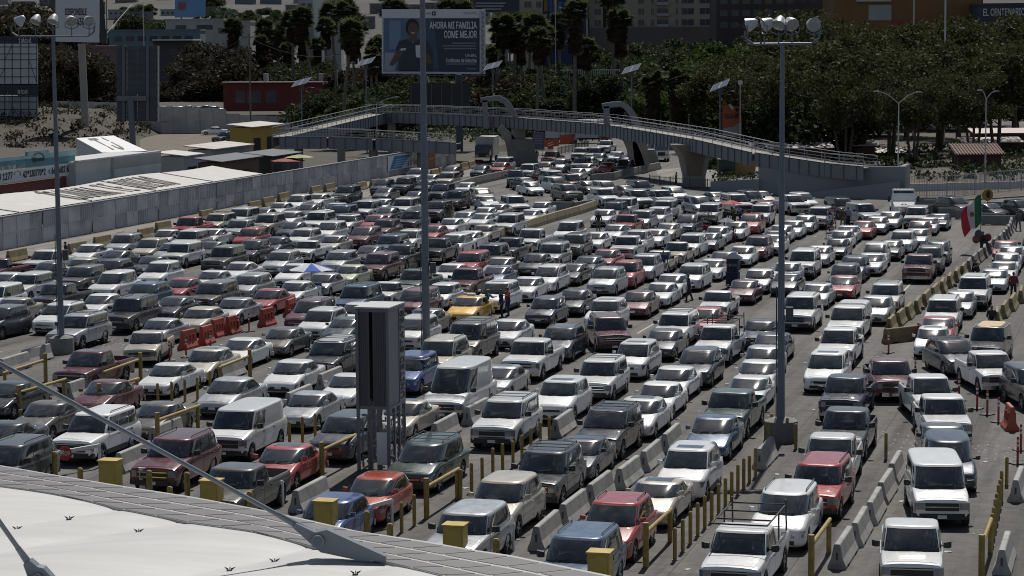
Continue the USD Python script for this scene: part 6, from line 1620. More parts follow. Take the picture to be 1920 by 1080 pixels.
for k in range(6): flat('rib', [(770 + k * 19, 206), (772 + k * 19, 206), (772 + k * 19, 158), (770 + k * 19, 158)], .1, BS, t, 358.0, .1)
for x in (785, 865): p = atY(x, 200, 358.6); obj('column', tube((p[0], p[1], 0), p, .2, 8), BS, t)
YD = 405.0; t = thing('available_billboard', (0, 0, 0), 0, 'white billboard lettered DISPONIBLE on a single concrete post', 'billboard')
flat('panel', [(104, 78), (186, 79.5), (186, -8), (104, -8)], 0, PRW, t, YD, .25)
obj('side_board', prism([atY(187, 80, YD), atY(199, 81.5, YD + 2.2), atY(199, -8, YD + 2.2), atY(187, -8, YD)], np.array([.1, .05, 0])), plain('dark_side_board', (.02, .014, .016), .7), t)
obj('edge_frame', cat_([tube(atY(200, 82, YD + 2.4), atY(200, -8, YD + 2.4), .09, 6)]), RAILM, t)
obj('lettering', letters('DISPONIBLE', *bq([(122, 28.5), (162.5, 28.5), (162.5, 15.5), (122, 15.5)], .03, YD), depth=.03, lift=.03), INK, t); obj('lettering', letters('664 430', *bq([(127, 48), (158, 48), (158, 33), (127, 33)], .03, YD), depth=.03, lift=.03), INK, t)
p = atY(153, 82, YD + 1); obj('post', tube((p[0] + .35, p[1], -.5), p, .62, 14), plain('post_concrete', (.27, .25, .22), .85, var=.15, scale=.6), t, 40)
obj('cable', cat_([tube(atY(200, 62, YD + 2.4), atY(247, 8, YD + 40), .06, 4)]), RAILM, t)
YT = 418.0; t = thing('scaffold_sign', (0, 0, 0), 0, 'dark scaffold tower of white sign panels with navy telcel bands', 'sign tower')
for j, (y0, y1, m_) in enumerate(((68, 82, PNAVY), (82, 158, PRW), (160, 178, PNAVY), (180, 256, plain('print_greenish', (.26, .33, .33), .6, var=.3, scale=.2)))):
    for i in range(3): flat('sign_panel', [(-14 + i * 28.5, y1), (14 + i * 28.5, y1), (14 + i * 28.5, y0), (-14 + i * 28.5, y0)], 0, m_, t, YT, .15)
obj('lettering', letters('telcel', *bq([(35, 81), (59, 81), (59, 70.5), (35, 70.5)], .05, YT), depth=.03, lift=.03), PTXT, t); obj('lettering', letters('telcel', *bq([(33, 176), (52, 176), (52, 167), (33, 167)], .05, YT), depth=.03, lift=.03), PTXT, t)
sc = []
for x in (-8, 9, 23, 39, 54, 69): sc.append(tube(atY(x, 66, YT - .7), atY(x, 262, YT - .7), .085, 5))
for y in (88, 101, 112, 128, 144, 158, 181, 191, 205, 221, 240, 256): sc.append(tube(atY(-8, y, YT - .7), atY(70, y, YT - .7), .07, 5))
for a, b in (((9, 112), (23, 84)), ((54, 112), (69, 155)), ((23, 200), (54, 245)), ((9, 240), (23, 200)), ((-8, 158), (9, 128))): sc.append(tube(atY(*a, YT - .7), atY(*b, YT - .7), .06, 5))
obj('scaffold', cat_(sc), plain('scaffold_black', (.012, .012, .016), .5), t)
for x in (0, 70): p = atY(x, 250, YT + .4); obj('column', tube((p[0], p[1], -1), p, .3, 8), BS, t)
YK = 360.0; t = thing('billboard_back', (0, 0, 0), 0, 'blue-grey steel back of a tall billboard on a thick pole', 'billboard')
for i in range(4): flat('sheet', [(219 + i * 19.5, 227), (237.5 + i * 19.5, 227.3), (237.5 + i * 19.5, 86), (219 + i * 19.5, 85)], 0, BS, t, YK, .12)
for x in (229, 274): flat('main_rib', [(x, 229), (x + 5, 229), (x + 5, 84), (x, 84)], .25, plain('rib_steel', (.11, .125, .15), .5, .2), t, YK, .2)
for y in range(94, 226, 13): flat('cross_rib', [(219, y + 1), (296, y + 1), (296, y - .6), (219, y - .6)], .15, BS, t, YK, .12)
flat('walkway', [(219, 189), (274, 189), (274, 180), (219, 180)], .6, plain('walk_steel', (.13, .14, .15), .5), t, YK, .4)
flat('edge_strip', [(295.5, 228), (298.5, 228), (298.5, 86), (295.5, 86)], .1, RAILM, t, YK, .1)
p = atY(245, 186, YK - .6); obj('pole', tube((p[0] + .2, p[1], 0), p, .47, 14), MASTP, t, 40)
q0 = atY(300, 229, YK); obj('lamp_arm', tube(q0, q0 + [1.4, -.5, .1], .05, 5), BS, t)
t = thing('blue_billboard', (0, 0, 0), 0, 'blue billboard with a red square mark far up the hillside', 'billboard')
flat('panel', [(328, 33), (385, 31), (385, -12), (328, -12)], 0, plain('print_skyblue', (.10, .22, .40), .6, var=.15, scale=.1), t, 880.0, .4); flat('red_mark', [(334, 18), (348, 18), (348, 4), (334, 4)], .2, plain('print_redblue', (.22, .06, .10), .6), t, 880.0, .1)
for x in (340, 372): p = atY(x, 30, 881); obj('leg', tube((p[0], p[1], 0), p, .3, 6), BS, t)
t = thing('navy_billboard', (0, 0, 0), 0, 'dark navy billboard with grey print at the picture top by the campaign billboard', 'billboard')
flat('panel', [(881, 23), (974, 24), (974, -14), (881, -14)], 0, PNAVY, t, 600.0, .4)
for y, a, b in ((6, 892, 948), (11.5, 890, 944), (17, 905, 940)): flat('printed_line', [(a, y + 1.3), (b, y + 1.3), (b, y - 1.3), (a, y - 1.3)], .2, GRYR, t, 600.0, .1)
for x in (900, 955): p = atY(x, 20, 600.6); obj('leg', tube((p[0], p[1], 0), p, .3, 6), BS, t)
YC = 330.0; t = thing('phone_shop_sign', (0, 0, 0), 0, 'tall orange sign board lettered CELULAR among the park trees', 'sign')
flat('board', [(1355, 256), (1391, 257), (1391, 182), (1355, 182)], 0, plain('print_orange', (.34, .075, .025), .6, var=.15, scale=.5), t, YC, .15); flat('grey_foot_print', [(1356, 255), (1390, 255), (1390, 228), (1374, 238), (1356, 240)], .04, GRYR, t, YC); flat('white_mark', [(1363, 192), (1369, 189), (1376, 203), (1372, 206)], .04, PTXT, t, YC)
obj('lettering', letters('CELULAR', *bq([(1357.5, 222), (1384, 222), (1384, 214), (1357.5, 214)], .03, YC), depth=.03, lift=.03), INK, t)
p = atY(1358, 256, YC + .2); obj('post', tube((p[0], p[1], 0), p, .09, 8), DSTEEL, t); p = atY(1388, 256, YC + .2); obj('post', tube((p[0], p[1], 0), p, .09, 8), DSTEEL, t)

# ---------------- street lamps, poles ----------------
SOLP = plain('solar_cell', (.10, .12, .16), .2, coat=.5)
for i, (x, y, Y, tl) in enumerate([(565, 155, 345, .5), (686, 117, 352, .5), (924, 124, 348, .5), (1184, 130, 330, .55), (1350, 161, 318, .75)]):
    p = atY(x, y, Y); q = np.array([p[0], p[1], 0]); H = p[2]
    t = thing('solar_lamp', q, 0, f'solar panel street lamp, {nth(i)} of five from the west along the footbridge', 'street lamp', 'solar street lamps')
    obj('pole', tube((0, 0, 0), (0, 0, H - .1), .11, 8, .08), MASTP, t, 40); obj('battery_box', box((-.3, -.2, H - .95), (.3, .25, H - .35)), DSTEEL, t)
    for k in (-1, 1):
        c = [np.array([k * .56 + a * .53 + b * .30, b * .75, H + .1 + b * .42 + a * tl * .28 + k * .56 * tl * .5]) for a, b in ((-1, -1), (1, -1), (1, 1), (-1, 1))]
        pn = obj('solar_panel', hull(c + [v - [0, 0, .05] for v in c]), SOLP, t); obj('panel_frame', cat_([tube(c[m], c[(m + 1) % 4], .035, 4) for m in range(4)]), RAILM, pn)
    obj('lamp_arm', poly_tube([(0, 0, H - 1.2), (1.0, -.5, H - .7), (1.5, -.8, H - .65)], .04, 5), MASTP, t); obj('lamp_head', hull([(1.4 + a, -.75 + b, H - .72 + c) for a in (0, .5) for b in (-.12, .12) for c in (0, .08)]), RAILM, t)
def arm_lamp(x, y, Y, label, arms, base=0.0):
    p = atY(x, y, Y); H = p[2]; t = thing('street_lamp', (p[0], p[1], base), 0, label, 'street lamp', 'curved arm street lamps')
    obj('pole', tube((0, 0, 0), (0, 0, H), .10, 8, .06), RAILM, t, 40)
    for dx, dz in arms:
        obj('arm', poly_tube([(0, 0, H), (dx * .5, 0, H + dz * .72), (dx * .85, 0, H + dz * .96), (dx, 0, H + dz)], .05, 6), RAILM, t); s = 1 if dx > 0 else -1
        obj('lamp_head', hull([(dx + s * a, b, H + dz + c) for a, b, c in ((-.1, -.12, 0), (.6, -.1, 0), (-.1, .12, 0), (.6, .1, 0), (0, -.08, .14), (.45, -.08, .1), (0, .08, .14), (.45, .08, .1))]), LAMPB, t)
arm_lamp(1685, 194, 265, 'street lamp with two raised arms behind the ramp wall corner', [(-2.2, 1.3), (2.0, 1.2)])
arm_lamp(1849, 186, 285, 'street lamp with two short arms in front of the tiled roof house', [(-.5, 1.0), (1.0, .9)])
arm_lamp(706, 195, 332, 'street lamp with one long curved arm over the footbridge bend', [(2.6, .9)])
arm_lamp(632, 130, 430, 'lamp arm on a dark pole beside the palm grove', [(2.6, 1.2)])
arm_lamp(1292, 150, 370, 'street lamp arching over the shaggy palms', [(-3.8, 1.3)])
arm_lamp(1085, 160, 420, 'thin lamp pole with a meter board at the palm grove', [(1.2, .3)])
for i, (x, yt, Y, r, lab) in enumerate([(467, 62, 352, .13, 'weathered utility pole beside the yellow shop'), (628, 96, 420, .16, 'dark utility pole by the palm grove'), (1773, -30, 360, .17, 'tall pale pole rising out of the park trees'), (1714, -30, 400, .14, 'slim pole beside the tall pale pole'), (1041, -20, 480, .1, 'slim pole inside the palm grove'), (1388, 155, 320, .07, 'thin pole topped by a dish beside the orange sign'), (268, 5, 700, .16, 'pale pole on the lower hillside')]):
    p = atY(x, yt, Y); t = thing('utility_pole', (p[0], p[1], 0), 0, lab, 'pole')
    obj('shaft', tube((0, 0, -1), (0, 0, p[2]), r, 10, r * .75), PBARK if i < 2 else RAILM, t, 40)
    if i < 2:
        obj('crossarm', bar((-1.1, 0, p[2] - .6), (1.1, 0, p[2] - .6), .12, .12), PBARK, t)
        for s in (-1, -.5, .5, 1): obj('insulator', tube((s, 0, p[2] - .54), (s, 0, p[2] - .3), .05, 6), GRYR, t)
    if i == 5: obj('dish', hull([(.35 * math.cos(a), -.1 - .1 * k, p[2] + .35 * math.sin(a)) for a in np.arange(12) * .524 for k in (0, .3)]), RAILM, t)
def wire(a, b, sag, n=14): return [a + (b - a) * s - np.array([0, 0, sag * 4 * s * (1 - s)]) for s in np.linspace(0, 1, n)]
WM = plain('wire_black', (.02, .02, .02), .6)
for i, (a, b, sg_) in enumerate([((467, 70, 352), (628, 104, 420), 1.2), ((467, 66, 352), (70, 200, 417), 2.2), ((463, 72, 352), (130, 225, 400), 2.4)]):
    t = obj('overhead_wire', poly_tube(wire(atY(*a), atY(*b), sg_), .025, 4), WM); tag(t, ['black wire from the weathered pole to the dark pole', 'black wire from the weathered pole to the scaffold sign', 'lower black wire dropping towards the dirt bank'][i], 'wire')
# park house and low walls
p = atY(1838, 300, 300); t = thing('tiled_roof_house', (p[0], p[1], 0), 0, 'low house with a red tiled roof behind the park fence', 'house')
obj('wall', box((-2.8, 0, 0), (2.6, 4, 1.9)), plain('dark_red_wall', (.06, .025, .022), .85), t)
RT = plain('roof_tile_red', (.11, .05, .036), .8, var=.3, scale=2.0); rf = obj('roof', slab((-3.2, -.6, 1.92), (3.0, -.6, 1.92), (3.0, 4.6, 3.0), (-3.2, 4.6, 3.0), .12), RT, t)
for i in range(16): obj('tile', cat_([tube((-3.05 + i * .39, -.55 + j * 1.3, 1.97 + j * .27), (-3.05 + i * .39, .78 + j * 1.3, 2.25 + j * .27), .10, 6, .08) for j in range(4)]), RT, rf)
for i, (x, y, w, h, lab) in enumerate([(1500, 272, 9, 1.2, 'long pale roofed market stall seen between the trunks'), (1590, 268, 8, 1.2, 'second pale roofed stall seen between the trunks'), (1660, 282, 6, 1.0, 'third pale roofed stall by the big trunk'), (1860, 262, 9, 1.0, 'pale stepped roof behind the tiled house'), (1880, 245, 9, 1.0, 'highest pale stepped roof behind the tiled house')]):
    p = atY(x, y, 320 + i * 8); t = thing('market_stall', (p[0], p[1], 0), 0, lab, 'stall', 'pale roofed stalls in the park')
    obj('roof', slab((-w / 2, -1, p[2] - .3), (w / 2, -1, p[2] - .3), (w / 2, 3.5, p[2] + .25), (-w / 2, 3.5, p[2] + .25), .1), plain(f'stall_roof_{i}', (.45, .38, .35), .7), t); obj('wall', box((-w / 2 + .3, .2, 0), (w / 2 - .3, 3, p[2] - .4)), plain(f'stall_wall_{i}', (.10, .05, .04), .85), t)
t = thing('low_white_wall', (0, 0, 0), 0, 'low white balustrade wall inside the park fence', 'wall')
a, b = atY(1705, 350, 258), atY(1925, 345, 262); a[2] = b[2] = 0
obj('wall', hull([p + [0, k, z] for p in (a, b) for k in (0, .25) for z in (0, .85)]), WHT, t)
t = thing('palm_fence', (0, 0, 0), 0, 'white picket fence behind the palm grove below the apartment block', 'fence')
a, b = atY(1050, 140, 455), atY(1180, 140, 455); za, zb_ = zpx(152, 455, 1100), zpx(130, 455, 1100)
obj('base_wall', box((a[0], 455, 0), (b[0], 455.3, za)), GRYR, t); tag(obj('pickets', cat_([box((x, 455.1, za), (x + .12, 455.2, zb_)) for x in np.arange(a[0], b[0], .35)]), RAILM, t), kind='stuff'); obj('rail', box((a[0], 455.08, zb_ - .2), (b[0], 455.22, zb_ - .05)), RAILM, t)
# ---------------- toll canopy ----------------
CZ = 9.3
O_ = np.array([(-260, 838), (-120, 856), (0, 872.5), (100, 890), (227, 911), (362, 932), (480, 954), (555, 970), (670, 996), (797, 1015), (880, 1030), (960, 1042), (1022, 1055), (1140, 1079), (1300, 1116)])
I_ = np.array([(-260, 876), (-120, 896), (0, 912), (50, 918), (125, 930), (225, 954), (357, 980), (480, 997), (590, 1026), (725, 1054), (830, 1079), (930, 1104), (1140, 1154), (1300, 1195)])
oy = lambda x: np.interp(x, O_[:, 0], O_[:, 1]); iy = lambda x: np.interp(x, I_[:, 0], I_[:, 1])
CP = lambda x, k, z=CZ: at(x, oy(x) + (iy(x) - oy(x)) * k, z)
CANG = plain('canopy_grey_sheet', (.115, .109, .109), .6, var=.12, scale=1.2); CANJ = plain('canopy_joint', (.36, .36, .35), .6); MEMB = mat('canopy_membrane', {
    'g': ('geometry', {}), 'ms': ('mapping', {'scale': (.25, 1.6, 1.0), 'rotation': (0, 0, .35)}), 'n': ('noise_texture', {'scale': 1.3, 'detail': 6.0, 'roughness': .65}), 'r': ('rgb_ramp', {'ramp': [(.3, (.41, .40, .385)), (.55, (.465, .46, .445)), (.75, (.49, .485, .475))]}),
    'b': ('bump', {'strength': .25, 'distance': .05}), 'p': ('principled_bsdf', {'roughness': .55})}, [('g.position', 'ms.vector'), ('ms.vector', 'n.vector'), ('n.fac', 'r.fac'), ('r.color', 'p.base_color'), ('n.fac', 'b.height'), ('b.normal', 'p.normal')])
ct_ = thing('toll_canopy', (0, 0, 0), 0, 'white membrane toll canopy edged with a band of grey sheet panels', 'canopy')
xs = np.linspace(-250, 1290, 90)
def strip_mesh(xs, f0, f1, th):
    a = np.array([f0(x) for x in xs]); b = np.array([f1(x) for x in xs]); n = len(xs)
    v = np.vstack([a, b, a - [0, 0, th], b - [0, 0, th]]); f = []
    for i in range(n - 1):
        for p, q in ((0, n), (n, 3 * n), (3 * n, 2 * n), (2 * n, 0)): f += [[p + i, p + i + 1, q + i + 1], [p + i, q + i + 1, q + i]]
    m = trimesh.Trimesh(v, f, process=False); m.fix_normals(); return m
obj('edge_beam', strip_mesh(xs, lambda x: CP(x, -.01, CZ - .008), lambda x: CP(x, 1.0, CZ - .008), .35), CANJ, ct_)
SH, PL = 62.0, 60.0
for k in range(3):
    x = -250.0 + (30 if k % 2 else 0)
    while x < 1180:
        g = 4.5; k0, k1 = (k + .085) / 3, (k + .915) / 3
        q = [CP(x + SH + g, k0), CP(x + SH + PL - g * .2, k0), CP(x + PL - g * .2, k1), CP(x + g, k1)]
        obj('edge_panel', hull([p + [0, 0, dz] for p in q for dz in (-.02, 0.0)]), CANG, ct_); x += PL
ridge = {1: [(-240, 1042), (-120, 1018), (0, 994), (110, 977), (232, 956)], 2: [(-260, 1086), (-120, 1062), (0, 1039), (90, 1022), (175, 1009), (270, 993), (356, 980)], 3: [(-200, 1200), (0, 1160), (200, 1115), (362, 1080), (480, 1058), (588, 1027)], 4: [(100, 1290), (300, 1200), (500, 1132), (655, 1080), (745, 1058)], 5: [(300, 1420), (600, 1290), (900, 1180), (990, 1120)]}
inner = lambda a, b: [(x, iy(x)) for x in np.linspace(a, b, 7)]
seq = [([(-260, 876)] + inner(-200, 232), ridge[1]), (ridge[1] + inner(232, 356)[1:], ridge[2]), (ridge[2] + inner(356, 588)[1:], ridge[3]), (ridge[3] + inner(588, 745)[1:], ridge[4]), (ridge[4] + inner(745, 990)[1:], ridge[5])]
def resample(pl, n):
    pl = np.array(pl, float); d = np.r_[0, np.cumsum(np.linalg.norm(np.diff(pl, axis=0), axis=1))]; s = np.linspace(0, d[-1], n); return np.c_[np.interp(s, d, pl[:, 0]), np.interp(s, d, pl[:, 1])]
ZR = CZ - .06
for a, b in seq:
    nU, nV = 34, 12; A, Bq = resample(a, nU), resample(b, nU); P = []
    for i in range(nU):
        pa, pb_ = at(*A[i], ZR), at(*Bq[i], ZR)
        P.append([pa + (pb_ - pa) * t + [0, 0, .16 * min(1, np.linalg.norm(pb_ - pa) / 4) * math.sin(math.pi * t)] for t in np.linspace(0, 1, nV)])
    P = np.array(P).reshape(-1, 3); f = []
    for i in range(nU - 1):
        for j in range(nV - 1):
            q = i * nV + j; f += [[q, q + 1, q + nV + 1], [q, q + nV + 1, q + nV]]
    obj('membrane', up(trimesh.Trimesh(P, f, process=False)), MEMB, ct_, True)
for k in (1, 2, 3, 4):
    R = resample(ridge[k], 30)
    a_ = [at(p[0], p[1] - 2.2, ZR + .014) for p in R]; b_ = [at(p[0], p[1] + 3.0, ZR + .014) for p in R]
    obj('ridge_welt', up(trimesh.Trimesh(a_ + b_, [f for i in range(29) for f in ([i, i + 1, 30 + i + 1], [i, 30 + i + 1, 30 + i])], process=False)), MEMB, ct_)
for x, y in ((31, 1003 - 12), (129, 976 - 4), (259, 996), (430, 1068), (514, 1052), (666, 1075)):
    c = at(x, y + 2, ZR + .03)
    obj('cleat', cat_([hull([c + [a * .02, 0, 0], c + [a * .02 + .012, .012, 0], c + [a * .08, .03, .05], c + [a * .08 + .014, .035, .05], c + [a * .02, .02, .03]]) for a in (-1, 0, 1)] + [box(c - [.04, .012, .01], c + [.04, .012, .01])]), DSTEEL, ct_)
CLV = plain('clevis_paint', (.16, .18, .205), .45, .15)
def clevis(name, label, poly, pin, Y, cable, r, pinr=.14):
    t = thing(name, (0, 0, 0), 0, label, 'stay cable', 'canopy stay cables'); P = [atY(x, y, Y) for x, y in poly]
    for dy in (-.10, .06): obj('cheek_plate', prism([p + [0, dy, 0] for p in P], np.array([0, .04, 0])), CLV, t)
    obj('tongue', prism([p + [0, -.058, 0] for p in P[: len(P) // 2 + 2]], np.array([0, .116, 0])), CLV, t)
    c = atY(*pin, Y); obj('pin', tube(c + [0, -.16, 0], c + [0, .16, 0], pinr, 20), CLV, t, 40); obj('pin_ring', tube(c + [0, -.175, 0], c + [0, -.16, 0], pinr * .6, 16), MASTP, t, 40)
    a, b = [atY(x, y, Yq) for x, y, Yq in cable]; d = (b - a) / np.linalg.norm(b - a)
    obj('cable', tube(a, b, r, 12), CLV, t, 40); obj('socket', tube(a - d * .25, a + d * .35, r * 2.0, 14, r * 1.15), CLV, t, 40)
Yc = float(at(725, 1050, CZ)[1])
clevis('stay_cable', 'long grey stay cable running down to a forked fitting on the canopy edge', [(549, 986), (556, 979), (592, 996), (614, 991), (640, 1003), (724, 1041), (724, 1050), (672, 1048), (602, 1033), (578, 1012)], (597, 1012), Yc, [(556, 984, Yc), (-120, 616, Yc - 1.5)], .035, .10)
Yc2 = float(at(100, 1092, CZ)[1])
clevis('stay_cable', 'short stay cable at the bottom corner with its forked fitting on the membrane', [(46, 1056), (58, 1048), (72, 1060), (84, 1063), (104, 1085), (112, 1100), (70, 1100), (54, 1078)], (74, 1080), Yc2, [(54, 1056, Yc2), (-60, 895, Yc2 - 1.0)], .035, .07)
for px in (-200, 400, 900):
    p = at(px, iy(px) + 120, CZ - 1.2); tag(obj('canopy_column', tube((p[0], p[1] - 4, 0), (p[0], p[1] - 4, p[2]), .3, 14), MASTP, ct_, 40))
# ---------------- people ----------------
def capsule_chain(js, n=10):
    def sph(c, r):
        i = trimesh.creation.icosphere(1, 1.0); return np.asarray(c) + i.vertices * r
    return [hull(np.vstack([sph(a, ra), sph(b, rb)])) for (a, ra), (b, rb) in zip(js[:-1], js[1:])]
def union(ms, smooth=True):
    m = None
    for x in ms:
        k = to_man(x); m = k if m is None else m + k
    t_ = from_man(m); return t_
CL = {}
def cloth(c):
    if c not in CL: CL[c] = plain(f'cloth_{len(CL)}', c, .85, var=.15, scale=6.0)
    return CL[c]
SKINM = plain('skin', (.20, .115, .075), .55); HAIRM = plain('dark_hair', (.012, .010, .009), .6); SHOEM = plain('shoe_dark', (.02, .018, .016), .6)
def person(px, py, label, shirt, pants, face=0.0, pose='stand', cap=None, z=0.0, sc=1.0, group='people among the lanes'):
    p = at(px, py); rg = random.Random(int(px * 7 + py)); t = thing('person', (p[0], p[1], z), math.radians(face), label, 'person', group, sc)
    st = {'stand': .06, 'walk': .26, 'sit': 0, 'reach': .08, 'crouch': 0}[pose]; hz = .92
    hip = {s: np.array([s * .095, 0, hz]) for s in (-1, 1)}; knee = {s: np.array([s * .105, -s * st * .5 - .03, .50]) for s in (-1, 1)}; ank = {s: np.array([s * .11, -s * st * .85 + .02, .085]) for s in (-1, 1)}
    dz = 0
    if pose in ('sit', 'crouch'):
        dz = -.46 if pose == 'sit' else -.55
        for s in (-1, 1): hip[s] = hip[s] + [0, 0, dz]; knee[s] = np.array([s * .14, -.42, .46 + (.06 if pose == 'crouch' else 0)]); ank[s] = np.array([s * .13, -.36 if pose == 'sit' else -.2, .085])
    sh = {s: np.array([s * .185, .0, 1.40 + dz]) for s in (-1, 1)}
    lean = -.05 if pose != 'crouch' else -.25
    for s in (-1, 1): sh[s][1] += lean
    elb = {s: sh[s] + [s * .07, .03 - s * st * .25, -.27] for s in (-1, 1)}; wr = {s: elb[s] + [s * .01, -.08 - s * st * .2, -.235] for s in (-1, 1)}
    if pose in ('reach', 'crouch'): elb[1] = sh[1] + [.09, -.17, -.18]; wr[1] = elb[1] + [-.03, -.22, .04]
    if pose == 'sit':
        for s in (-1, 1): wr[s] = elb[s] + [-s * .06, -.2, -.08]
    neck = np.array([0, lean * 1.0, 1.43 + dz]); head = np.array([0, lean * 1.25 - .015, 1.60 + dz])
    pel, chest = np.array([0, .0, hz + .06 + dz]), np.array([0, lean * .8, 1.27 + dz])
    parts = []
    for s in (-1, 1):
        toe = ank[s] + [s * .015, -.15, -.05]
        parts += capsule_chain([(hip[s], .088), (knee[s], .056), (ank[s], .042)]) + capsule_chain([(ank[s] + [0, .03, -.045], .036), (toe, .032)])
        parts += capsule_chain([(sh[s], .056), (elb[s], .042), (wr[s], .031)])
        d = (wr[s] - elb[s]) / np.linalg.norm(wr[s] - elb[s]); palm = wr[s] + d * .075
        parts += capsule_chain([(wr[s], .028), (palm, .034)])
        for f_ in range(4):
            o = np.array([0, (f_ - 1.5) * .019, 0]); L = (.062, .075, .07, .055)[f_]
            parts += capsule_chain([(palm + o * .9, .0105), (palm + o + d * L * .6 + [-s * .012, 0, 0], .0095), (palm + o + d * L + [-s * .032, 0, 0], .008)])
        parts += capsule_chain([(wr[s] + d * .03 + [0, -.026, 0], .012), (wr[s] + d * .075 + [-s * .01, -.052, 0], .010)])
    parts += [hull(np.vstack([trimesh.creation.icosphere(1, .105).vertices * [1.35, .95, 1] + pel, trimesh.creation.icosphere(1, .10).vertices * [1.25, .95, 1] + (pel + chest) / 2])), hull(np.vstack([trimesh.creation.icosphere(1, .10).vertices * [1.25, .95, 1] + (pel + chest) / 2, trimesh.creation.icosphere(1, .115).vertices * [1.45, .95, 1] + chest]))]
    parts += [hull(np.vstack([trimesh.creation.icosphere(1, .115).vertices * [1.45, .95, 1] + chest, trimesh.creation.icosphere(1, .055).vertices + sh[-1], trimesh.creation.icosphere(1, .055).vertices + sh[1]]))]
    parts += capsule_chain([(neck, .056), (head + [0, .01, -.06], .052)])
    hd = trimesh.creation.icosphere(2, 1.0).vertices * [.076, .096, .115] + head; hd[:, 1] += np.where(hd[:, 2] < head[2] - .03, .012, 0)
    parts += [hull(hd), hull([head + [x, -.088 - y, z_] for x, y, z_ in ((-.014, 0, -.03), (.014, 0, -.03), (0, .026, -.026), (0, .0, .02), (-.008, -.02, 0), (.008, -.02, 0))])] + [trimesh.Trimesh(trimesh.creation.icosphere(1, 1).vertices * [.012, .02, .03] + head + [s * .077, .008, -.005], trimesh.creation.icosphere(1, 1).faces) for s in (-1, 1)]
    obj('body', union(parts), SKINM, t, 50)
    for s in (-1, 1): obj('eye', trimesh.Trimesh(trimesh.creation.icosphere(1, 1).vertices * [.013, .008, .008] + head + [s * .030, -.089, .012], trimesh.creation.icosphere(1, 1).faces), HAIRM, t)
    obj('mouth', hull([head + [x, -.094, -.052 + z_] for x in (-.022, .022) for z_ in (0, .008)] + [head + [x, -.08, -.05] for x in (-.022, .022)]), plain('lip_tone', (.13, .05, .045), .6), t)
    obj('hair', hull([v for v in (trimesh.creation.icosphere(2, 1.0).vertices * [.084, .104, .122] + head + [0, .012, .008]) if v[2] > head[2] + .035 or v[1] > head[1] + .03]), HAIRM, t, 50)
    if cap: obj('cap', hull(list(trimesh.creation.icosphere(1, 1.0).vertices * [.09, .105, .05] + head + [0, .005, .085]) + [head + [x, -.18, .07] for x in (-.05, .05)]), cloth(cap), t, 40)
    I = lambda js, g: capsule_chain([(a, r + g) for a, r in js])
    top = [hull(np.vstack([trimesh.creation.icosphere(1, .118).vertices * [1.38, 1.0, 1] + pel + [0, 0, .03], trimesh.creation.icosphere(1, .118).vertices * [1.3, 1.0, 1] + (pel + chest) / 2])), hull(np.vstack([trimesh.creation.icosphere(1, .118).vertices * [1.3, 1.0, 1] + (pel + chest) / 2, trimesh.creation.icosphere(1, .13).vertices * [1.45, 1, 1] + chest])), hull(np.vstack([trimesh.creation.icosphere(1, .13).vertices * [1.45, 1, 1] + chest, trimesh.creation.icosphere(1, .068).vertices + sh[-1], trimesh.creation.icosphere(1, .068).vertices + sh[1]]))]
    for s in (-1, 1): top += I([(sh[s], .056), (elb[s], .044), (elb[s] + (wr[s] - elb[s]) * .55, .036)], .014)
    obj('shirt', union(top), cloth(shirt), t, 50)
    bot = [hull(np.vstack([trimesh.creation.icosphere(1, .112).vertices * [1.36, 1, .9] + pel + [0, 0, -.03]] + [trimesh.creation.icosphere(1, .10).vertices + hip[s] for s in (-1, 1)]))]
    for s in (-1, 1): bot += I([(hip[s], .088), (knee[s], .058), (ank[s] + [0, 0, .01], .046)], .014)
    obj('trousers', union(bot), cloth(pants), t, 50)
    for s in (-1, 1):
        toe = ank[s] + [s * .015, -.16, -.052]; obj('shoe', cat_(capsule_chain([(ank[s] + [0, .035, -.045], .046), (toe, .04)])), SHOEM, t, 50)
    return t, wr
DK, NV, GY, KH = (.02, .02, .022), (.02, .03, .07), (.12, .125, .14), (.16, .13, .09)
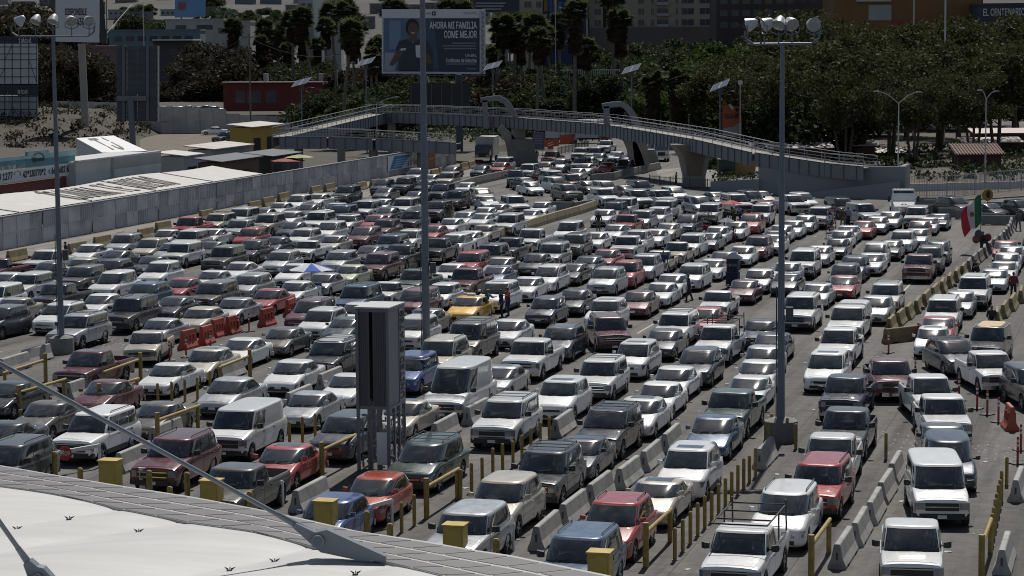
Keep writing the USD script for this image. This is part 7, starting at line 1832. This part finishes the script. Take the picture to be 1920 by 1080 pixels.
for a in [(842, 414, 'person in a brown top and pale trousers standing near the tall bare pole', (.10, .06, .04), KH, 10, 'stand'), (125, 496, 'person in black between the white pickup and the yellow barrier', DK, DK, -60, 'stand'),
          (913, 596, 'person in a teal shirt with a tan cap leaning at the yellow taxi', (.02, .14, .16), DK, 60, 'reach', (.30, .22, .12)), (941, 596, 'person in a navy shirt beside the teal shirted vendor', NV, DK, -70, 'stand'), (953, 592, 'person in a red shirt behind the navy shirted vendor', (.22, .03, .03), NV, -60, 'reach'),
          (1006, 304, 'person in black standing by the first footbridge arch', DK, DK, 0, 'stand'), (1292, 564, 'person in dark blue walking in front of a white crossover carrying a bag', NV, DK, -80, 'walk'), (1122, 434, 'person in a dark shirt and khaki trousers by the beige median wall', DK, KH, 20, 'stand'),
          (1222, 429, 'big person in a grey shirt beside the red pickup', GY, KH, -160, 'stand'), (1360, 428, 'vendor in black under the red umbrella', DK, DK, 30, 'stand'), (1376, 427, 'vendor in an olive top under the red umbrella', (.05, .05, .02), DK, -20, 'reach'), (1388, 421, 'vendor in a lilac blue jacket at the edge of the red umbrella', (.14, .15, .30), NV, -60, 'reach'),
          (1580, 427, 'person in brown carrying goods beside the souvenir rack', (.10, .05, .03), KH, 10, 'walk'), (1590, 425, 'person in a pale blue shirt behind the one in brown', (.18, .24, .34), NV, 170, 'stand'), (1703, 422, 'person in slate blue standing in front of the tow truck', (.08, .09, .14), NV, 160, 'stand'),
          (1842, 476, 'flag seller in dark clothes loaded with bags behind the grey barriers', (.03, .035, .04), DK, 20, 'reach'), (1909, 433, 'person in a grey outfit walking in the side lane', (.10, .10, .11), (.08, .08, .09), 10, 'walk'), (1900, 561, 'person in a maroon shirt and dark trousers walking away beside the outer barriers', (.14, .02, .025), DK, 175, 'walk'),
          (1859, 614, 'person in black sitting against the outer yellow barrier', DK, DK, -10, 'sit'), (1833, 517, 'person in black crouching at the main barrier line', DK, DK, -40, 'crouch'), (1080, 275, 'person in a pale blue top and navy trousers by the far railing', (.20, .26, .36), NV, -30, 'stand'), (1244, 516, 'person in bright navy between the red crossover and beige pickup', (.02, .03, .12), (.02, .03, .12), 0, 'stand'),
          (1428, 350, 'person in black by the footbridge parapet', DK, DK, 0, 'stand'), (1267, 352, 'person in dark clothes at the railing by the thick pier', GY, DK, 100, 'walk')]:
    person(*a[:4], a[4], a[5], a[6], a[7] if len(a) > 7 else None, sc=1.02)
bgp = at(1288, 565); tag(obj('shopping_bag', hull([bgp + [x, y, z] for x, y, z in ((-.75, -.1, .3), (-.45, -.1, .3), (-.75, .1, .3), (-.45, .1, .3), (-.7, -.05, .62), (-.5, -.05, .62), (-.7, .05, .62), (-.5, .05, .62))]), WHT), 'pale shopping bag carried by the person in dark blue', 'bag')

# ---------------- vendors' carts, flag ----------------
def parasol(t, c, R, H, cols, sides=8, drop=.35, pole=True):
    if pole: obj('pole', tube(c, c + [0, 0, H + .05], .025, 8), RAILM, t)
    for k in range(sides):
        a0, a1 = k * 2 * math.pi / sides, (k + 1) * 2 * math.pi / sides; mid = (a0 + a1) / 2
        P = [c + [0, 0, H], c + [R * math.cos(a0), R * math.sin(a0), H - drop], c + [R * .96 * math.cos(mid), R * .96 * math.sin(mid), H - drop + .03], c + [R * math.cos(a1), R * math.sin(a1), H - drop], c + [R * .5 * math.cos(mid), R * .5 * math.sin(mid), H - drop * .38]]
        obj('canopy_panel', hull(P + [p - [0, 0, .012] for p in P]), cloth(cols[k % len(cols)]), t)
goods = [(.30, .04, .04), (.34, .26, .05), (.04, .12, .30), (.05, .18, .08), (.45, .42, .40), (.30, .10, .20), (.02, .02, .02), (.25, .12, .05)]
def rack(px, py, w, h, label, seed, base=None, name='souvenir_rack', cat='vendor rack', dense=1.0):
    p = at(px, py); t = thing(name, p, -.1, label, cat); rg = random.Random(seed)
    obj('frame', cat_([tube((x, y, 0), (x, y, h), .025, 6) for x in (-w / 2, w / 2) for y in (-.2, .2)] + [tube((-w / 2, y, z), (w / 2, y, z), .018, 5) for y in (-.2, .2) for z in np.linspace(.35, h, 5)]), DSTEEL, t)
    z = .4
    while z < h:
        x = -w / 2 + .06
        while x < w / 2 - .04:
            s = rg.uniform(.07, .17)
            if rg.random() < dense:
                c = np.array([x + s / 2, rg.uniform(-.26, -.14), z + rg.uniform(0, .08)]); g = trimesh.creation.icosphere(1, 1.0).vertices * [s * .5, .07, s * rg.uniform(.5, .9)]
                obj('souvenir', hull(c + g), cloth(rg.choice(goods)), t)
            x += s + .02
        z += .27
    if base: obj('base_box', box((-w / 2 - .05, -.3, .05), (w / 2 + .05, .3, .45)), cloth(base), t)
    for x in (-w / 2, w / 2): obj('caster', trimesh.creation.icosphere(1, .05), RUBBER, t)
    return t
rack(1558, 446, .8, 2.45, 'tall dark rack hung with souvenirs standing between lanes', 3)
rack(1322, 432, 1.1, 1.55, 'low rack of goods with a red base beside the navy crossover', 4, (.25, .03, .03))
rack(1010, 338, .95, 1.9, 'tall red display cart by the first arch', 5, (.25, .03, .04))
rack(1365, 454, 1.2, 1.3, 'cart of bright goods and a dark red box below the grey parasol', 6, (.12, .015, .03))
t = thing('vendor_parasol', at(1370, 424), 0, 'red umbrella over the souvenir vendors', 'umbrella', None); parasol(t, np.zeros(3), 1.05, 2.35, [(.36, .035, .04), (.30, .04, .05), (.34, .12, .10)])
t = thing('vendor_parasol', at(1362, 452), 0, 'grey parasol over the cart of bright goods', 'umbrella', None); parasol(t, np.zeros(3), .75, 1.95, [(.14, .16, .19), (.20, .22, .24)])
cb = at(585, 560); t = thing('umbrella_cart', cb, -LA, 'blue vendor cart under a blue and white umbrella with a round print', 'vendor cart')
obj('box', box((-.55, -.4, .3), (.55, .4, 1.05)), cloth((.015, .03, .14)), t); obj('counter', box((-.6, -.45, 1.052), (.6, .45, 1.09)), RAILM, t)
obj('round_print', hull([(.28 * math.cos(a), -.405 - d, .68 + .28 * math.sin(a)) for a in np.arange(16) * .3927 for d in (0, .01)]), cloth((.30, .33, .38)), t)
for x in (-.4, .4): obj('wheel', tube((x, -.3, .2), (x + .06, -.3, .2), .2, 14), RUBBER, t)
parasol(t, np.zeros(3), 1.5, 2.35, [(.03, .08, .36), (.52, .53, .56), (.50, .52, .58)], 8, .45)
kb_ = at(1374, 539); t = thing('vendor_kiosk', kb_, -LA, 'tall navy kiosk cart with a peaked top standing between lanes', 'kiosk')
NVK = cloth((.018, .024, .055)); obj('lower_box', box((-.42, -.4, .12), (.42, .4, 1.05)), NVK, t); obj('counter', box((-.48, -.46, 1.052), (.48, .46, 1.1)), DSTEEL, t); obj('upper_box', box((-.38, -.3, 1.102), (.38, .38, 1.95)), NVK, t)
obj('roof', hull([(x, y, 1.952) for x in (-.6, .6) for y in (-.55, .5)] + [(x, 0, 2.35) for x in (-.15, .15)] + [(x, y, 2.0) for x in (-.6, .6) for y in (-.55, .5)]), NVK, t); obj('shelf', box((-.36, -.5, 1.45), (.36, -.31, 1.48)), DSTEEL, t)
for k in range(4): obj('snack_pack', box((-.32 + k * .17, -.46, 1.485), (-.2 + k * .17, -.34, 1.65)), cloth(goods[k]), t)
for x in (-.3, .3): obj('wheel', tube((x - .03, 0, .12), (x + .03, 0, .12), .12, 12), RUBBER, t)
# flag on its pole
fp = at(1838, 475); fp = fp + [0, 0, 0]; t = thing('flag', fp, 0, 'green white and red flag hanging from a tall pole behind the grey barriers', 'flag')
obj('pole', tube((0, 0, 0), (0, 0, 4.6), .025, 8), DSTEEL, t)
FLM = [cloth(c) for c in ((.015, .12, .05), (.52, .52, .50), (.42, .02, .035))]
for k in range(3):
    us, vs = np.linspace(k / 3, (k + 1) / 3, 8), np.linspace(0, 1, 12); P = []
    for u in us:
        for v in vs:
            x = -u * 1.55 - .14 * math.sin(v * 3) * u; z = 4.5 - v * (2.3 - .5 * u) - 1.35 * u ** 1.3 + .12 * math.sin(u * 9 + v * 2)
            P.append([x * (1 - .25 * v), .18 * math.sin(u * 11 + v * 3.5) * (.3 + u), z])
    P = np.array(P); f = []
    for i in range(7):
        for j in range(11): q = i * 12 + j; f += [[q, q + 1, q + 13], [q, q + 13, q + 12]]
    obj('stripe', trimesh.Trimesh(P, f, process=False), FLM[k], t, True)
obj('emblem', hull([(-.72 + .16 * math.cos(a), -.22 - d, 3.05 + .2 * math.sin(a)) for a in np.arange(12) * .5236 for d in (0, .01)]), cloth((.14, .10, .05)), t)
for i, (dx, dz, c, s) in enumerate(((-.55, 1.15, (.20, .07, .03), .30), (-.35, 1.55, (.05, .07, .08), .32), (.35, 1.3, (.10, .02, .03), .3), (.1, .75, (.03, .03, .03), .34))):
    b_ = at(1842, 476) + [dx, -.25, dz]; tag(obj('sale_bag', hull(b_ + trimesh.creation.icosphere(1, 1.0).vertices * [s, .2, s * 1.1]), cloth(c), None, 40), ['brown sale bag lowest on the flag seller', 'slate sale bag at the flag seller shoulder', 'maroon sale bag on the flag seller other side', 'black sale bag at the flag seller hip'][i], 'bag')
yp = at(1851, 408); t = thing('yellow_balloon', yp, 0, 'round yellow sign on a stick above the flag seller\'s lane', 'sign'); obj('stick', tube((0, 0, 0), (0, 0, 1.7), .03, 6), DSTEEL, t)
obj('disc', hull([(.52 * math.cos(a), d, 2.1 + .56 * math.sin(a)) for a in np.arange(14) * .4488 for d in (-.08, .08)]), cloth((.30, .20, .03)), t); obj('dark_mark', hull([(.05 + .2 * math.cos(a), -.09 - d, 2.15 + .34 * math.sin(a)) for a in np.arange(12) * .5236 for d in (0, .01)]), cloth((.03, .025, .02)), t)

# ---------------- trucks and works ----------------
def wheels(t, xs, hw, r, w=.28):
    ty, rim = wheel_meshes(r, w)
    for x in xs:
        for s in (-1, 1):
            k = part('wheel', t); UsdGeom.Xformable(k).AddTranslateOp().Set(Gf.Vec3d(x, s * (hw - w / 2), r)); obj('tyre', ty, RUBBER, k, 40); obj('rim', rim, ALLOY, k)
def box_truck(px, py, h, label, cabm, boxm, L=7.0, bh=3.3, name='box_truck', arm=False):
    p = at(px, py); a = math.radians(h); t = thing(name, p, math.atan2(-math.cos(a), -math.sin(a)), label, 'truck')
    obj('chassis', box((-L / 2, -.45, .55), (L / 2 - .2, .45, .8)), UNDER, t)
    obj('cab', hull([(L / 2 - 1.9, y, z) for y in (-1.05, 1.05) for z in (.6, 2.5)] + [(L / 2, y, z) for y in (-1.0, 1.0) for z in (.6, 1.45)] + [(L / 2 - .35, y, 2.45) for y in (-.95, .95)]), cabm, t)
    obj('windscreen', hull([(L / 2 - .02 + .012, y * 1.0, 1.5) for y in (-.92, .92)] + [(L / 2 - .33 + .012, y, 2.38) for y in (-.86, .86)] + [(L / 2 - .12, y, 1.5) for y in (-.92, .92)] + [(L / 2 - .45, y, 2.38) for y in (-.86, .86)]), GLASS, t)
    for s in (-1, 1): obj('side_window', box((L / 2 - 1.5, s * 1.04, 1.5), (L / 2 - .55, s * 1.06, 2.25)), GLASS, t); obj('headlight', box((L / 2 - .05, s * .6, .85), (L / 2 + .02, s * .92, 1.05)), LAMPG, t)
    obj('grille', box((L / 2 - .05, -.5, .8), (L / 2 + .015, .5, 1.3)), BLACKP, t); obj('bumper', box((L / 2 - .1, -1.05, .45), (L / 2 + .1, 1.05, .75)), CHROME, t)
    if boxm is not None: obj('cargo_box', box((-L / 2, -1.2, .82), (L / 2 - 2.0, 1.2, bh)), boxm, t); obj('box_edge', cat_([box((x - .04, s * 1.205 - .02, .82), (x + .04, s * 1.205 + .02, bh)) for x in np.linspace(-L / 2 + .1, L / 2 - 2.1, 5) for s in (-1, 1)]), RAILM, t)
    wheels(t, (L / 2 - 1.1, -L / 2 + 1.4), 1.15, .48); return t
box_truck(912, 303, 8, 'white sided work truck standing beyond the end of the panel wall', PM['k'], WHT, 7.5, 3.4)
box_truck(1236, 301, -2, 'white and blue truck waiting under the footbridge between pier and arch', PM['w'], None and PM['w'] or plain('truck_blue', (.05, .07, .14), .5), 6.5, 3.3)
p = at(1150, 274); t = box_truck(1085, 268, -84, 'long white box trailer truck behind the orange works', PM['r'], WHT, 10.5, 3.5)
# bus behind the bridge
bz = atY(1092, 262, 402); t = thing('bus', (bz[0], bz[1], 0), math.radians(2), 'white roofed bus passing behind the footbridge', 'bus')
obj('body', hull([(x, y, z) for x in (-5, 5) for y in (-1.2, 1.2) for z in (.5, 2.9)] + [(x, y, 3.1) for x in (-4.8, 4.8) for y in (-1.0, 1.0)]), WHT, t)
for k in range(6): obj('window', box((-4.5 + k * 1.5, -1.225, 1.6), (-3.2 + k * 1.5, -1.19, 2.5)), GLASS, t)
wheels(t, (-3.2, 3.2), 1.2, .5)
# tow truck
a = math.radians(8); tp = at(1692, 417) + np.array([.6, 3.2, 0]); t = thing('tow_truck', tp, math.atan2(-math.cos(a), -math.sin(a)), 'tall white tow truck with roof marker lights and a dark bonnet chevron', 'tow truck')
obj('bonnet', hull([(.9, y, z) for y in (-1.0, 1.0) for z in (.7, 1.75)] + [(2.9, y, z) for y in (-.85, .85) for z in (.75, 1.4)] + [(2.8, y, 1.48) for y in (-.7, .7)]), PM['w'], t, 30)
obj('cab', hull([(x, y, z) for x in (-1.3, .9) for y in (-1.1, 1.1) for z in (.7, 1.9)] + [(x, y, 2.72) for x in (-1.2, .45) for y in (-1.0, 1.0)] + [(x, y, 2.82) for x in (-1.0, .3) for y in (-.8, .8)]), PM['w'], t, 30)
obj('windscreen', hull([(.90, y, 1.86) for y in (-.98, .98)] + [(.49, y, 2.66) for y in (-.9, .9)] + [(.75, y, 1.86) for y in (-.98, .98)] + [(.35, y, 2.66) for y in (-.9, .9)]), GLASS, t)
for s in (-1, 1):
    obj('side_window', hull([(-.35, s * 1.10, 1.88), (.6, s * 1.10, 1.88), (-.35, s * 1.035, 2.58), (.3, s * 1.035, 2.58), (-.35, s * 1.0, 1.88), (.6, s * 1.0, 1.88)]), GLASS, t); obj('mirror', box((.75, s * 1.22, 1.7), (.85, s * 1.42, 2.25)), BLACKP, t); obj('headlight', box((2.86, s * .62, 1.0), (2.93, s * .84, 1.2)), LAMPG, t)
    obj('chevron', hull([(2.32 + d, s * y, z) for d in (0,) for y, z in ((.05, 1.66), (.05, 1.58), (.9, 1.30), (.9, 1.22))] + [(2.6, s * .05, 1.55), (2.9, s * .86, 1.12)]), plain('chevron_grey', (.06, .065, .08), .4), t)
for k in range(5): obj('marker_light', box((.12, -.7 + k * .33, 2.80), (.24, -.58 + k * .33, 2.88)), AMBER, t)
obj('grille', box((2.86, -.5, .85), (2.94, .5, 1.3)), CHROME, t); obj('front_bumper', box((2.85, -1.1, .45), (3.1, 1.1, .75)), BLACKP, t); obj('deck', box((-6.0, -1.15, .95), (-1.4, 1.15, 1.1)), DSTEEL, t); obj('boom', bar((-1.6, 0, 1.3), (-5.6, 0, 1.9), .3, .3), plain('boom_grey', (.2, .2, .22), .5), t)
wheels(t, (2.0, -3.6, -4.8), 1.15, .5)
# road works
NET = plain('orange_netting', (.42, .10, .04), .8, var=.3, scale=2.0); hw_ = random.Random(9)
for i, (x0, x1, yb, h) in enumerate([(1050, 1078, 272, 1.7), (1020, 1048, 277, 1.3), (985, 1006, 282, 1.1), (965, 984, 288, 1.3)]):
    a, b = at(x0, yb), at(x1, yb - 3); t = thing('safety_net', (0, 0, 0), 0, f'orange safety netting on stakes at the road works, {nth(i)} from the east', 'netting')
    n = 9; P = np.array([[a + (b - a) * s + [0, .15 * math.sin(s * 20), z * h * (1 - .12 * abs(math.sin(s * 9)))] for z in (.05, .5, 1)] for s in np.linspace(0, 1, n)]).reshape(-1, 3); f = []
    for k in range(n - 1):
        for j in range(2): q = k * 3 + j; f += [[q, q + 1, q + 4], [q, q + 4, q + 3]]
    obj('net', trimesh.Trimesh(P, f, process=False), NET, t)
    for s in np.linspace(0, 1, 4): obj('stake', tube(a + (b - a) * s, a + (b - a) * s + [0, 0, h + .1], .03, 5), ORANGE, t)
for i, (px, py) in enumerate([(899, 304), (1030, 282), (1034, 280)]):
    t = thing('traffic_drum', at(px, py), 0, f'orange traffic drum at the road works, {nth(i)} from the wall end', 'traffic drum', 'orange traffic drums'); obj('drum', loft([np.c_[np.cos(np.arange(12) * .5236) * r, np.sin(np.arange(12) * .5236) * r, np.full(12, z)] for z, r in ((0, .33), (.1, .3), (.55, .28), (1.05, .24))]), ORANGE, t, 40); obj('band', cat_([tube((0, 0, z), (0, 0, z + .12), .295 - z * .04, 12) for z in (.4, .7)]), WHITEM, t)
t = thing('works_board', at(1010, 290), 0, 'tall slate information board at the road works', 'board'); obj('panel', box((-.85, 0, .7), (.85, .08, 3.2)), plain('board_slate', (.07, .08, .12), .5), t)
for x in (-.6, .6): obj('leg', tube((x, .12, 0), (x, .12, .8), .04, 6), DSTEEL, t)
for k in range(4): obj('printed_line', box((-.6, -.012, 1.6 + k * .35), (.5, -.002, 1.68 + k * .35)), GRYR, t)
tag(obj('earth_mound', hull([at(975, 284) + [x * 5, y * 3 + 4, 0] for x, y in ((-1, -1), (1, -1), (1, 1), (-1, 1))] + [at(975, 284) + [x, 4, 1.3] for x in (-1.5, 1)]), DIRT), 'brown mound of dug earth behind the orange netting', 'mound')
for i, (x, y) in enumerate([(520, 308), (541, 306)]):
    t = thing('stall_umbrella', (lambda q: (q[0], q[1], 0))(atV(x + 20, y, -95.5 + i)), 0, ['pale yellow green market umbrella behind the panel wall', 'dusty red market umbrella behind the panel wall'][1 - i], 'umbrella'); parasol(t, np.zeros(3), 2.0 - .3 * i, 3.4 + .35 * i, [(.26, .05, .04), (.24, .06, .05)] if i == 0 else [(.30, .30, .13), (.34, .33, .2)])
# parked cars outside the lot
for i, (px, py, h, T, c, z, lab) in enumerate([(402, 253, 82, 'S', 'w', 0, 'white sedan parked on the dirt yard by the pale wall'), (440, 257, 80, 'S', 'o', 0, 'bronze sedan parked beyond the white one on the dirt yard'), (422, 268, 30, 'U', 'g', 0, 'dark grey SUV parked at the edge of the dirt yard')]):
    p = at(px, py); a = math.radians(h)
    key = (T, c, '-', 0)
    if key not in _proto: _proto[key] = build_vehicle(T, c, '')
    instance(TNAME[T], _proto[key], (p[0], p[1], z), math.atan2(-math.cos(a), -math.sin(a)), lab, TCAT[T], 'cars parked off the lanes')
for i, (px, c) in enumerate([(206, 'w'), (304, 'w'), (318, 'g'), (333, 's'), (350, 'k'), (367, 'g'), (383, 'k'), (396, 's')]):
    p = atY(px, 200, 446); a = math.radians(65); key = ('S', c, '-', 0)
    if key not in _proto: _proto[key] = build_vehicle('S', c, '')
    instance('sedan', _proto[key], (p[0], p[1], 3.2), math.atan2(-math.cos(a), -math.sin(a)), f'parked sedan showing above the yard wall, {nth(i)} from the west', 'sedan', 'cars parked off the lanes')
